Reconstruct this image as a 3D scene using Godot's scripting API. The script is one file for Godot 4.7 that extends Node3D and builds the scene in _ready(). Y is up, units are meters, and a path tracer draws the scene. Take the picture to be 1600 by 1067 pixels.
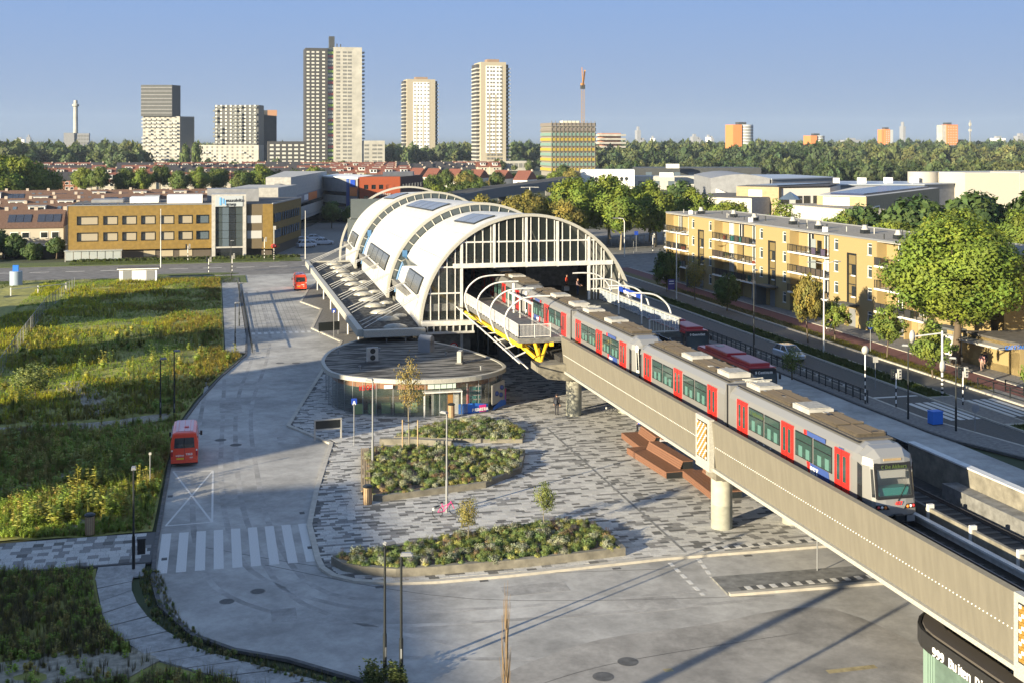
extends Node3D

# ------------------------------------------------------------------ mesh builder
class MB:
	var v := PackedVector3Array()
	var n := PackedVector3Array()
	var c := PackedColorArray()
	var col := Color.WHITE

	func t3(a: Vector3, b: Vector3, d: Vector3, na: Vector3, nb: Vector3, nd: Vector3) -> void:
		v.append(a); v.append(d); v.append(b)
		n.append(na); n.append(nd); n.append(nb)
		c.append(col); c.append(col); c.append(col)

	func tri(a: Vector3, b: Vector3, d: Vector3) -> void:
		var m := (b - a).cross(d - a).normalized()
		t3(a, b, d, m, m, m)

	func quad(a: Vector3, b: Vector3, d: Vector3, e: Vector3) -> void:
		var m := (d - a).cross(e - b).normalized()
		t3(a, b, d, m, m, m)
		t3(a, d, e, m, m, m)

	func quadn(a: Vector3, b: Vector3, d: Vector3, e: Vector3, na: Vector3, nb: Vector3, nd: Vector3, ne: Vector3) -> void:
		t3(a, b, d, na, nb, nd)
		t3(a, d, e, na, nd, ne)

	func hexa(p: Array) -> MB:  # 0-3 bottom ring counter-clockwise from above, 4-7 top ring
		quad(p[3], p[2], p[1], p[0]); quad(p[4], p[5], p[6], p[7])
		for i in 4:
			var j := (i + 1) % 4
			quad(p[i], p[j], p[4 + j], p[4 + i])
		return self

	func b(t0: float, t1: float, h0: float, h1: float, s0: float, s1: float) -> MB:  # across, up, away
		hexa([Vector3(t0, h0, -s0), Vector3(t1, h0, -s0), Vector3(t1, h0, -s1), Vector3(t0, h0, -s1), Vector3(t0, h1, -s0), Vector3(t1, h1, -s0), Vector3(t1, h1, -s1), Vector3(t0, h1, -s1)])
		return self

	func box(at: Vector3, size: Vector3, basis := Basis()) -> MB:
		var p := []
		for y in [-.5, .5]:
			for k in [[-.5, .5], [.5, .5], [.5, -.5], [-.5, -.5]]:
				p.append(at + basis * Vector3(k[0] * size.x, y * size.y, k[1] * size.z))
		hexa(p)
		return self

	func bar(a: Vector3, e: Vector3, w: float, h := 0.0) -> MB:  # square bar between two points
		var d := e - a
		var up := Vector3.UP if absf(d.normalized().y) < .95 else Vector3.RIGHT
		box((a + e) * .5, Vector3(w, h if h > 0 else w, d.length()), Basis.looking_at(d, up))
		return self

	func prism(poly: Array, y0: float, y1: float, cap := true, bottom := false) -> MB:  # poly of Vector2(across, away)
		var pv := PackedVector2Array(poly)
		var area := 0.0
		for i in pv.size():
			area += pv[i].cross(pv[(i + 1) % pv.size()])
		if area < 0:
			pv.reverse()
		for i in pv.size():
			var a := pv[i]
			var e := pv[(i + 1) % pv.size()]
			quad(Vector3(a.x, y0, -a.y), Vector3(e.x, y0, -e.y), Vector3(e.x, y1, -e.y), Vector3(a.x, y1, -a.y))
		if cap:
			var ix := Geometry2D.triangulate_polygon(pv)
			for i in range(0, ix.size(), 3):
				var q := [pv[ix[i]], pv[ix[i + 1]], pv[ix[i + 2]]]
				if (q[1] - q[0]).cross(q[2] - q[0]) < 0:
					q.reverse()
				tri(Vector3(q[0].x, y1, -q[0].y), Vector3(q[1].x, y1, -q[1].y), Vector3(q[2].x, y1, -q[2].y))
				if bottom:
					tri(Vector3(q[0].x, y0, -q[0].y), Vector3(q[2].x, y0, -q[2].y), Vector3(q[1].x, y0, -q[1].y))
		return self

	func tube(a: Vector3, e: Vector3, r0: float, r1 := -1.0, k := 8, caps := true) -> MB:
		if r1 < 0: r1 = r0
		var d := (e - a).normalized()
		var x := d.cross(Vector3.UP if absf(d.y) < .9 else Vector3.RIGHT).normalized()
		var y := x.cross(d)
		for i in k:
			var u0 := TAU * i / k
			var u1 := TAU * (i + 1) / k
			var m0 := x * cos(u0) + y * sin(u0)
			var m1 := x * cos(u1) + y * sin(u1)
			quadn(a + m1 * r0, a + m0 * r0, e + m0 * r1, e + m1 * r1, m1, m0, m0, m1)
			if caps:
				tri(e, e + m1 * r1, e + m0 * r1)
				tri(a, a + m0 * r0, a + m1 * r0)
		return self

	func pole(t: float, s: float, h0: float, h1: float, r0: float, r1 := -1.0, k := 8) -> MB:
		return tube(Vector3(t, h0, -s), Vector3(t, h1, -s), r0, r1, k)

	func path(pts: Array, r: float, k := 6, closed := false) -> MB:
		var m := pts.size()
		var last := Vector3.ZERO
		var rings := []
		for i in m:
			var a: Vector3 = pts[(i - 1 + m) % m] if closed else pts[maxi(i - 1, 0)]
			var e: Vector3 = pts[(i + 1) % m] if closed else pts[mini(i + 1, m - 1)]
			var d := (e - a).normalized()
			if last == Vector3.ZERO:
				last = d.cross(Vector3.UP if absf(d.y) < .9 else Vector3.RIGHT).normalized()
			var x := (last - d * d.dot(last)).normalized()
			last = x
			var y := x.cross(d)
			var ring := []
			for j in k + 1:
				ring.append(x * cos(TAU * j / k) + y * sin(TAU * j / k))
			rings.append(ring)
		for i in (m if closed else m - 1):
			var i2 := (i + 1) % m
			var p0: Vector3 = pts[i]
			var p1: Vector3 = pts[i2]
			for j in k:
				var a0: Vector3 = rings[i][j]
				var a1: Vector3 = rings[i][j + 1]
				var b0: Vector3 = rings[i2][j]
				var b1: Vector3 = rings[i2][j + 1]
				quadn(p0 + a1 * r, p0 + a0 * r, p1 + b0 * r, p1 + b1 * r, a1, a0, b0, b1)
		return self

	func lathe(at: Vector3, prof: Array, k := 16) -> MB:  # prof of Vector2(radius, height), upwards
		for i in prof.size() - 1:
			var p: Vector2 = prof[i]
			var e: Vector2 = prof[i + 1]
			var m := Vector2(e.y - p.y, p.x - e.x).normalized()
			for j in k:
				var u0 := TAU * j / k
				var u1 := TAU * (j + 1) / k
				var d0 := Vector3(cos(u0), 0, -sin(u0))
				var d1 := Vector3(cos(u1), 0, -sin(u1))
				var n0 := d0 * m.x + Vector3.UP * m.y
				var n1 := d1 * m.x + Vector3.UP * m.y
				quadn(at + d0 * p.x + Vector3.UP * p.y, at + d1 * p.x + Vector3.UP * p.y, at + d1 * e.x + Vector3.UP * e.y, at + d0 * e.x + Vector3.UP * e.y, n0, n1, n1, n0)
		return self

	func ball(at: Vector3, r: Vector3, k := 10, j0 := -1.0) -> MB:
		var rows := int(k / 2.0)
		for i in rows:
			var a0 := lerpf(j0, 1.0, float(i) / rows) * PI / 2
			var a1 := lerpf(j0, 1.0, float(i + 1) / rows) * PI / 2
			for j in k:
				var u0 := TAU * j / k
				var u1 := TAU * (j + 1) / k
				var p := [Vector3(cos(a0) * cos(u0), sin(a0), -cos(a0) * sin(u0)), Vector3(cos(a0) * cos(u1), sin(a0), -cos(a0) * sin(u1)), Vector3(cos(a1) * cos(u1), sin(a1), -cos(a1) * sin(u1)), Vector3(cos(a1) * cos(u0), sin(a1), -cos(a1) * sin(u0))]
				quadn(at + p[0] * r, at + p[1] * r, at + p[2] * r, at + p[3] * r, p[0], p[1], p[2], p[3])
		return self

	func loft(rings: Array, closed := true, smooth := false) -> MB:  # rings of equal length, joined one to the next
		for i in rings.size() - 1:
			var a: Array = rings[i]
			var e: Array = rings[i + 1]
			for j in (a.size() if closed else a.size() - 1):
				var k := (j + 1) % a.size()
				quad(a[j], a[k], e[k], e[j])
		return self

	func fan(ring: Array) -> MB:
		for i in range(1, ring.size() - 1):
			tri(ring[0], ring[i], ring[i + 1])
		return self

	func hexa2(face: Array, deep: Vector3) -> MB:  # a four-cornered face given some depth
		var o := []
		for p in face:
			o.append(p + deep)
		loft([face, o]); fan(face); fan(o)
		return self

	func add(m: MB, x := Transform3D()) -> MB:
		v.append_array(x * m.v)
		var q := Transform3D(x.basis, Vector3.ZERO)
		n.append_array(q * m.n)
		c.append_array(m.c)
		return self

	func mesh() -> ArrayMesh:
		var a := []
		a.resize(Mesh.ARRAY_MAX)
		a[Mesh.ARRAY_VERTEX] = v
		a[Mesh.ARRAY_NORMAL] = n
		a[Mesh.ARRAY_COLOR] = c
		var m := ArrayMesh.new()
		m.add_surface_from_arrays(Mesh.PRIMITIVE_TRIANGLES, a)
		return m

# ------------------------------------------------------------------ helpers
var rng := RandomNumberGenerator.new()
var used := {}
var mats := {}
var tex := {}

func P(t: float, h: float, s: float) -> Vector3:
	return Vector3(t, h, -s)

func V(a: float, e: float) -> Vector2:
	return Vector2(a, e)

func R(a: float, e: float) -> float:
	return rng.randf_range(a, e)

func lin(r: float, g: float, b: float, a := 1.0) -> Color:
	var q := Color(r, g, b).linear_to_srgb()
	q.a = a
	return q

func named(called: String) -> String:
	if not used.has(called):
		used[called] = 0
		return called
	used[called] += 1
	return "%s_%03d" % [called, used[called]]

func thing(called: String, label: String, category: String, at := Vector3.ZERO, turn := 0.0, group := "") -> Node3D:
	var o := Node3D.new()
	o.name = named(called)
	add_child(o)
	o.position = at
	o.rotation.y = turn
	return tag(o, label, category, group)

func tag(o: Node3D, label: String, category: String, group := "") -> Node3D:
	if label: o.set_meta("label", label)
	if category: o.set_meta("category", category)
	if group: o.set_meta("group", group)
	return o

func part(called: String, m, material: Material, parent: Node, label := "") -> MeshInstance3D:
	var o := MeshInstance3D.new()
	o.name = called if parent != self else named(called)
	o.mesh = m.mesh() if m is MB else m
	o.material_override = material
	parent.add_child(o, true)
	if label: o.set_meta("label", label)
	return o

func stuff(o: Node3D) -> Node3D:
	o.set_meta("kind", "stuff")
	return o

func struct(called: String, m, material: Material, label := "") -> MeshInstance3D:
	var o := part(called, m, material, self, label if label else called.replace("_", " "))
	o.set_meta("kind", "structure")
	return o

func dup(o: Node3D, at: Vector3, turn := 0.0, label := "", size := 1.0) -> Node3D:
	var q: Node3D = o.duplicate()
	var stem := String(o.name)
	if stem.right(3).is_valid_int() and stem.substr(stem.length() - 4, 1) == "_":
		stem = stem.left(stem.length() - 4)
	q.name = named(stem)
	add_child(q)
	q.position = at
	q.rotation.y = turn
	q.scale = Vector3.ONE * size
	if label: q.set_meta("label", label)
	return q

func noise(key: String, freq: float, lo: float, hi: float, type := FastNoiseLite.TYPE_SIMPLEX_SMOOTH, octaves := 5, gain := .5, bump := 0.0) -> NoiseTexture2D:
	if tex.has(key): return tex[key]
	var f := FastNoiseLite.new()
	f.noise_type = type
	f.frequency = freq
	f.fractal_octaves = octaves
	f.fractal_gain = gain
	f.seed = hash(key) % 1000
	var t := NoiseTexture2D.new()
	t.width = 1024 if freq < .008 else 512
	t.height = t.width
	t.seamless = true
	t.noise = f
	if bump > 0:
		t.as_normal_map = true
		t.bump_strength = bump
	else:
		var g := Gradient.new()
		g.set_color(0, Color(lo, lo, lo))
		g.set_color(1, Color(hi, hi, hi))
		if key == "felt":
			g.set_offset(0, .3)
			g.set_offset(1, .68)
		t.color_ramp = g
	tex[key] = t
	return t

# a material with a linear base colour; "tex" modulates it in world space
func M(key: String, r: float, g: float, b: float, rough := .8, o := {}) -> StandardMaterial3D:
	if mats.has(key): return mats[key]
	var m := StandardMaterial3D.new()
	m.resource_name = key
	m.albedo_color = lin(r, g, b, o.get("a", 1.0))
	m.roughness = rough
	m.metallic = o.get("metal", 0.0)
	m.metallic_specular = o.get("spec", .5)
	if o.has("tex"):
		m.albedo_texture = o.tex
		m.uv1_triplanar = true
		m.uv1_world_triplanar = o.get("world", true)
		var sc = o.get("scale", .2)
		m.uv1_scale = sc if sc is Vector3 else Vector3.ONE * sc
	if o.has("bump"):
		m.normal_enabled = true
		m.normal_texture = o.bump
		m.normal_scale = o.get("depth", .5)
		m.uv1_triplanar = true
		m.uv1_world_triplanar = o.get("world", true)
		var sc2 = o.get("scale", .2)
		m.uv1_scale = sc2 if sc2 is Vector3 else Vector3.ONE * sc2
	if o.get("vc", false):
		m.vertex_color_use_as_albedo = true
	if o.get("glass", false):
		m.transparency = BaseMaterial3D.TRANSPARENCY_ALPHA
	if o.get("leaf", false):
		m.backlight_enabled = true
		m.backlight = lin(r * .7, g * .7, b * .4)
	if o.has("clear"):
		m.clearcoat_enabled = true
		m.clearcoat = o.clear
		m.clearcoat_roughness = .08
	mats[key] = m
	return m

func text(called: String, words: String, size: float, material: Material, parent: Node, at: Vector3, basis := Basis(), deep := .012) -> MeshInstance3D:
	var t := TextMesh.new()
	var f := SystemFont.new()
	f.font_names = PackedStringArray(["Droid Sans"])
	f.font_weight = 700
	t.font = f
	t.text = words
	t.font_size = 32
	t.pixel_size = size / 24.0
	t.depth = deep
	t.curve_step = 4.0
	var o := part(called, t, material, parent)
	o.transform = Transform3D(basis, at)
	return o

func spline(pts: Array, per := 6, closed := true) -> Array:
	var out := []
	var m := pts.size()
	for i in (m if closed else m - 1):
		var a = pts[(i - 1 + m) % m] if closed else pts[maxi(i - 1, 0)]
		var p = pts[i]
		var q = pts[(i + 1) % m]
		var e = pts[(i + 2) % m] if closed else pts[mini(i + 2, m - 1)]
		for j in per:
			out.append(p.cubic_interpolate(q, a, e, float(j) / per))
	if not closed: out.append(pts[m - 1])
	return out

func sheet(poly: Array, y: float) -> MB:  # flat sheet, a few centimetres thick
	return MB.new().prism(poly, y - .02, y)

func strip(pts: Array, w: float, y0: float, y1: float) -> MB:  # a kerb along a line
	var mb := MB.new()
	for i in pts.size() - 1:
		var d: Vector2 = (pts[i + 1] - pts[i]).normalized()
		var da: Vector2 = d if i == 0 else (d + (pts[i] - pts[i - 1]).normalized()).normalized()
		var de: Vector2 = d if i == pts.size() - 2 else (d + (pts[i + 2] - pts[i + 1]).normalized()).normalized()
		var na := V(da.y, -da.x) * w * .5
		var ne := V(de.y, -de.x) * w * .5
		var a: Vector2 = pts[i]
		var e: Vector2 = pts[i + 1]
		mb.hexa([P((a + na).x, y0, (a + na).y), P((e + ne).x, y0, (e + ne).y), P((e - ne).x, y0, (e - ne).y), P((a - na).x, y0, (a - na).y), P((a + na).x, y1, (a + na).y), P((e + ne).x, y1, (e + ne).y), P((e - ne).x, y1, (e - ne).y), P((a - na).x, y1, (a - na).y)])
	return mb

func rail_fence(pts: Array, h: float, y: float, step: float, r := .02, between := .12) -> Array:  # [posts, bars] of a railing along a line
	var posts := MB.new()
	var bars := MB.new()
	for i in pts.size() - 1:
		var a: Vector2 = pts[i]
		var e: Vector2 = pts[i + 1]
		var l := a.distance_to(e)
		var k := maxi(1, int(round(l / step)))
		for j in k + 1:
			var p := a.lerp(e, float(j) / k)
			posts.box(P(p.x, y + h * .5, p.y), Vector3(r * 2.2, h, r * 2.2))
		for f in [.12, .97]:
			bars.bar(P(a.x, y + h * f, a.y), P(e.x, y + h * f, e.y), r * 1.8)
		if between > 0:
			var c := int(l / between)
			for j in c:
				var p := a.lerp(e, (j + .5) / c)
				bars.box(P(p.x, y + h * .545, p.y), Vector3(r * .7, h * .85, r * .7))
	return [posts, bars]

# ------------------------------------------------------------------ scene
func _ready() -> void:
	rng.seed = 7
	var cam := Camera3D.new()
	cam.name = "camera"
	cam.near = .5
	cam.far = 9000.0
	cam.position = Vector3(0, 22.5, 0)
	cam.rotation.y = -atan(465.0 / 1900.0)
	cam.projection = Camera3D.PROJECTION_FRUSTUM
	cam.size = 1067.0 / 1900.0 * cam.near
	cam.frustum_offset = Vector2(0, -(533.5 - 222.0) / 1900.0 * cam.near)
	add_child(cam)
	var env := Environment.new()
	env.background_mode = Environment.BG_SKY
	# clear evening air: pale at the horizon, blue above, a little deeper towards the zenith
	var air := [[-90.0, .22, .23, .22], [-6.0, .26, .28, .28], [-.3, .34, .41, .48], [0.0, .355, .45, .58], [2.5, .33, .445, .65], [7.0, .265, .42, .735], [20.0, .275, .42, .71], [45.0, .275, .41, .67], [90.0, .265, .39, .63]]
	var im := Image.create(8, 512, false, Image.FORMAT_RGBF)
	for y in 512:
		var up := 90.0 - (y + .5) / 512.0 * 180.0
		for i in air.size() - 1:
			if up >= air[i][0] and up <= air[i + 1][0]:
				var f: float = (up - air[i][0]) / (air[i + 1][0] - air[i][0])
				for x in 8:
					im.set_pixel(x, y, Color(lerpf(air[i][1], air[i + 1][1], f), lerpf(air[i][2], air[i + 1][2], f), lerpf(air[i][3], air[i + 1][3], f)) * .36)
	var sm := PanoramaSkyMaterial.new()
	sm.panorama = ImageTexture.create_from_image(im)
	var sky := Sky.new()
	sky.sky_material = sm
	env.sky = sky
	env.tonemap_mode = Environment.TONE_MAPPER_LINEAR
	env.tonemap_exposure = 2.8
	env.sdfgi_enabled = true
	env.ssao_enabled = true
	env.ssil_enabled = true
	env.fog_enabled = true
	env.fog_density = .00006
	env.fog_light_color = Color(.70, .76, .84)
	var we := WorldEnvironment.new()
	we.name = "environment"
	we.environment = env
	add_child(we)
	var sun := DirectionalLight3D.new()
	sun.name = "sun"
	sun.light_energy = 1.6
	sun.light_color = Color(1.0, .935, .80)
	sun.light_angular_distance = .5
	sun.shadow_enabled = true
	sun.basis = Basis.looking_at(Vector3(1, -.25, -.6))
	add_child(sun)
	materials()
	setting()
	viaduct()
	station()
	train()
	kiosk()
	plaza_things()
	street_things()
	vehicles()
	people()
	apartments()
	near_buildings()
	school()
	houses()
	skyline()
	vegetation()

func materials() -> void:
	var fine := noise("fine", .05, .72, 1.0, FastNoiseLite.TYPE_SIMPLEX_SMOOTH, 6, .75)
	var blot := noise("blot", .006, .62, 1.0, FastNoiseLite.TYPE_SIMPLEX_SMOOTH, 8, .78)
	var worn := noise("worn", .02, .66, 1.0, FastNoiseLite.TYPE_PERLIN, 6, .6)
	var soft := noise("soft", .01, .84, 1.0, FastNoiseLite.TYPE_SIMPLEX_SMOOTH, 4, .5)
	var grit := noise("grit", .2, 0, 1, FastNoiseLite.TYPE_SIMPLEX_SMOOTH, 4, .6, 3.0)
	M("concrete_road", .50, .49, .465, .9, {"tex": blot, "scale": .017})
	M("asphalt", .11, .105, .10, .85, {"tex": fine, "scale": .12, "bump": grit, "depth": .3})
	M("old_asphalt", .22, .21, .20, .85, {"tex": worn, "scale": .07})
	M("joint", .09, .09, .09, .95)
	M("tile", 1, 1, 1, .8, {"vc": true, "tex": fine, "scale": .35})
	M("kerb", .48, .45, .39, .8, {"tex": soft, "scale": .25})
	M("dark_kerb", .12, .12, .12, .8, {"tex": worn, "scale": .25})
	M("slab", .46, .455, .44, .85, {"tex": blot, "scale": .12})
	M("paint", .74, .73, .70, .7, {"tex": fine, "scale": .5})
	M("yellow_paint", .46, .38, .20, .7, {"tex": worn, "scale": .3})
	M("red_path", .17, .06, .055, .85, {"tex": fine, "scale": .15})
	M("pavement", .24, .23, .22, .85, {"tex": worn, "scale": .3})
	M("far_ground", .055, .075, .03, .95, {"tex": worn, "scale": .01})
	M("soil", .33, .325, .085, .95, {"tex": worn, "scale": .12})
	M("sand", .42, .38, .30, .95, {"tex": worn, "scale": .3, "bump": grit, "depth": .5})
	M("lawn", .11, .15, .035, .95, {"tex": worn, "scale": .3, "bump": grit, "depth": .7})
	M("girder", .175, .16, .125, .85, {"tex": noise("stain", .02, .88, 1.0, FastNoiseLite.TYPE_SIMPLEX_SMOOTH, 6, .65), "scale": Vector3(.24, .03, .24)})
	M("concrete", .27, .25, .20, .85, {"tex": worn, "scale": .15})
	M("grey_concrete", .24, .24, .23, .85, {"tex": worn, "scale": .2})
	M("column", .42, .41, .34, .75, {"tex": soft, "scale": .25})
	M("track_bed", .045, .042, .04, .95, {"tex": worn, "scale": .4})
	M("rail", .22, .19, .17, .4, {"metal": .8})
	M("steel_white", .66, .655, .63, .45, {"tex": soft, "scale": .3})
	M("cream", .50, .49, .44, .6, {"tex": fine, "scale": .3})
	M("roof_white", .62, .625, .62, .5, {"tex": noise("streak", .012, .74, 1.0, FastNoiseLite.TYPE_SIMPLEX_SMOOTH, 5, .6), "scale": .22})
	M("white", .78, .77, .74, .5)
	M("off_white", .46, .45, .42, .7, {"tex": soft, "scale": .2})
	M("dark_metal", .02, .024, .026, .45, {"metal": .2})
	M("grey_metal", .25, .26, .27, .45, {"metal": .3})
	M("silver", .27, .27, .265, .32, {"metal": .35})
	M("black", .012, .012, .013, .5)
	M("rubber", .02, .02, .02, .85)
	M("glass_dark", .018, .022, .026, .06, {"spec": .8})
	M("glass_mid", .05, .065, .07, .08, {"spec": .8})
	M("glass_blue", .09, .12, .15, .08, {"spec": .8})
	M("glass_clear", .12, .15, .15, .04, {"glass": true, "a": .12})
	M("glass_green", .14, .20, .17, .05, {"glass": true, "a": .1})
	M("solar", .03, .035, .05, .12, {"spec": .9})
	M("solar_pale", .16, .18, .22, .2, {"spec": .9})
	M("red", .62, .025, .02, .35, {"clear": .4})
	M("van_red", .72, .055, .02, .32, {"clear": .6})
	M("bus_red", .40, .025, .035, .35, {"clear": .4})
	M("blue", .015, .05, .32, .4)
	M("bright_blue", .02, .16, .62, .5)
	M("livery_blue", .045, .085, .27, .35, {"clear": .3})
	M("yellow", .72, .47, .02, .45)
	M("orange_lamp", .75, .20, .02, .3)
	M("pink", .65, .03, .22, .5)
	M("teal", .03, .22, .20, .7)
	M("wood", .30, .145, .085, .7, {"tex": noise("grain", .02, .6, 1.0, FastNoiseLite.TYPE_SIMPLEX_SMOOTH, 5, .6), "scale": Vector3(3, 3, .4)})
	M("pale_wood", .42, .31, .18, .75, {"tex": soft, "scale": .8})
	M("frieze", .40, .15, .055, .6, {"tex": fine, "scale": .6})
	M("felt", .20, .19, .17, .9, {"tex": noise("felt", .012, .22, 1.0, FastNoiseLite.TYPE_SIMPLEX_SMOOTH, 6, .65), "scale": Vector3(.035, .3, .22)})
	M("grey_felt", .13, .12, .11, .9, {"tex": worn, "scale": .12})
	M("bark", .14, .105, .07, .9, {"tex": fine, "scale": .8})
	M("pale_bark", .30, .26, .19, .9, {"tex": fine, "scale": .8})
	M("brick_yellow", .40, .30, .135, .85, {"tex": fine, "scale": .5})
	M("ochre", .235, .15, .032, .8, {"tex": soft, "scale": .2})
	M("brick_red", .40, .085, .03, .85, {"tex": fine, "scale": .3})
	M("brick_dark", .13, .06, .045, .85, {"tex": fine, "scale": .3})
	M("roof_tile", .17, .098, .068, .85, {"tex": worn, "scale": .3})
	M("roof_red", .24, .085, .055, .85, {"tex": worn, "scale": .2})
	M("roof_dark", .05, .048, .055, .8, {"tex": worn, "scale": .3})
	M("tan", .36, .285, .17, .8, {"tex": soft, "scale": .2})
	M("stone", .44, .43, .385, .8, {"tex": soft, "scale": .02})
	M("tower_grey", .05, .05, .052, .7, {"tex": soft, "scale": .05})
	M("tower_dark", .055, .06, .062, .5, {"tex": soft, "scale": .05})
	M("panel_grey", .27, .28, .30, .6, {"tex": soft, "scale": .1})
	M("orange", .62, .20, .06, .7)
	M("mint", .12, .18, .15, .35, {"tex": soft, "scale": .3})
	M("leaf", 1, 1, 1, .75, {"vc": true, "leaf": false})
	M("blade", 1, 1, 1, .85, {"vc": true})
	M("skin", .42, .25, .17, .6)
	M("cloth", 1, 1, 1, .9, {"vc": true})
	for k in ["leaf", "blade"]:
		mats[k].backlight_enabled = true
		mats[k].backlight = Color(.70, .75, .36) if k == "leaf" else Color(.86, .9, .56)

func blot_tex() -> Texture2D:
	return tex.blot

func mm(called: String) -> StandardMaterial3D:
	return mats[called]

# ------------------------------------------------------------------ ground, roads, plaza
func field_edge(s: float) -> float:
	var k := [V(40, -5.2), V(66, -5.2), V(73.4, -3.5), V(88, -3.3), V(102, -2.7), V(109.5, -1.7), V(119.5, .2), V(131, 2.8), V(133, 2.8), V(133.6, 1.0), V(210, 1.0)]
	for i in k.size() - 1:
		if s <= k[i + 1].x:
			return lerpf(k[i].y, k[i + 1].y, clampf((s - k[i].x) / (k[i + 1].x - k[i].x), 0, 1))
	return 1.0

func near_edge(s: float) -> float:  # left edge of the slab path in the foreground
	var k := [V(30, 18), V(49, 3.6), V(52, .6), V(53.7, -1.2), V(55.5, -3.1), V(57.3, -4.0), V(59.2, -4.85), V(62.5, -5.5), V(66, -6.0), V(70, -6.2)]
	for i in k.size() - 1:
		if s <= k[i + 1].x:
			return lerpf(k[i].y, k[i + 1].y, clampf((s - k[i].x) / (k[i + 1].x - k[i].x), 0, 1))
	return -6.2

var hill := FastNoiseLite.new()

func rough(t: float, s: float, edge: float) -> float:
	return clampf((edge - t) / 4.0, 0, 1) * (hill.get_noise_2d(t * 3.0, s * 3.0) * .5 + .12)

func terrain(called: String, s0: float, s1: float, edge: Callable, material: Material, label: String) -> void:
	var mb := MB.new()
	var rows := int((s1 - s0) / 1.2)
	var cols := 44
	for i in rows:
		var sa := lerpf(s0, s1, float(i) / rows)
		var sb := lerpf(s0, s1, float(i + 1) / rows)
		for j in cols:
			var q := []
			for k in [[sa, j], [sa, j + 1], [sb, j + 1], [sb, j]]:
				var e: float = edge.call(k[0])
				var t := e - 58.0 * pow(1.0 - float(k[1]) / cols, 1.7)
				q.append(P(t, -.01 + rough(t, k[0], e), k[0]))
			mb.quad(q[0], q[1], q[2], q[3])
	struct(called, mb, material, label)

func plaza_shape() -> Array:
	return [V(5.4, 66), V(5.39, 72), V(6.44, 79.5), V(8.45, 91.2), V(5.66, 97.7), V(10.45, 121.2), V(13.9, 137.5), V(11.42, 148), V(13.92, 164.5), V(11.78, 172.8), V(13.6, 185.6), V(16, 198), V(38, 198), V(38, 61.7), V(33.8, 61.55), V(23.7, 61.75), V(15, 61.25), V(11, 61.25), V(8.6, 61.6), V(7.0, 62.3), V(6.0, 63.3), V(5.5, 64.6)]

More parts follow.
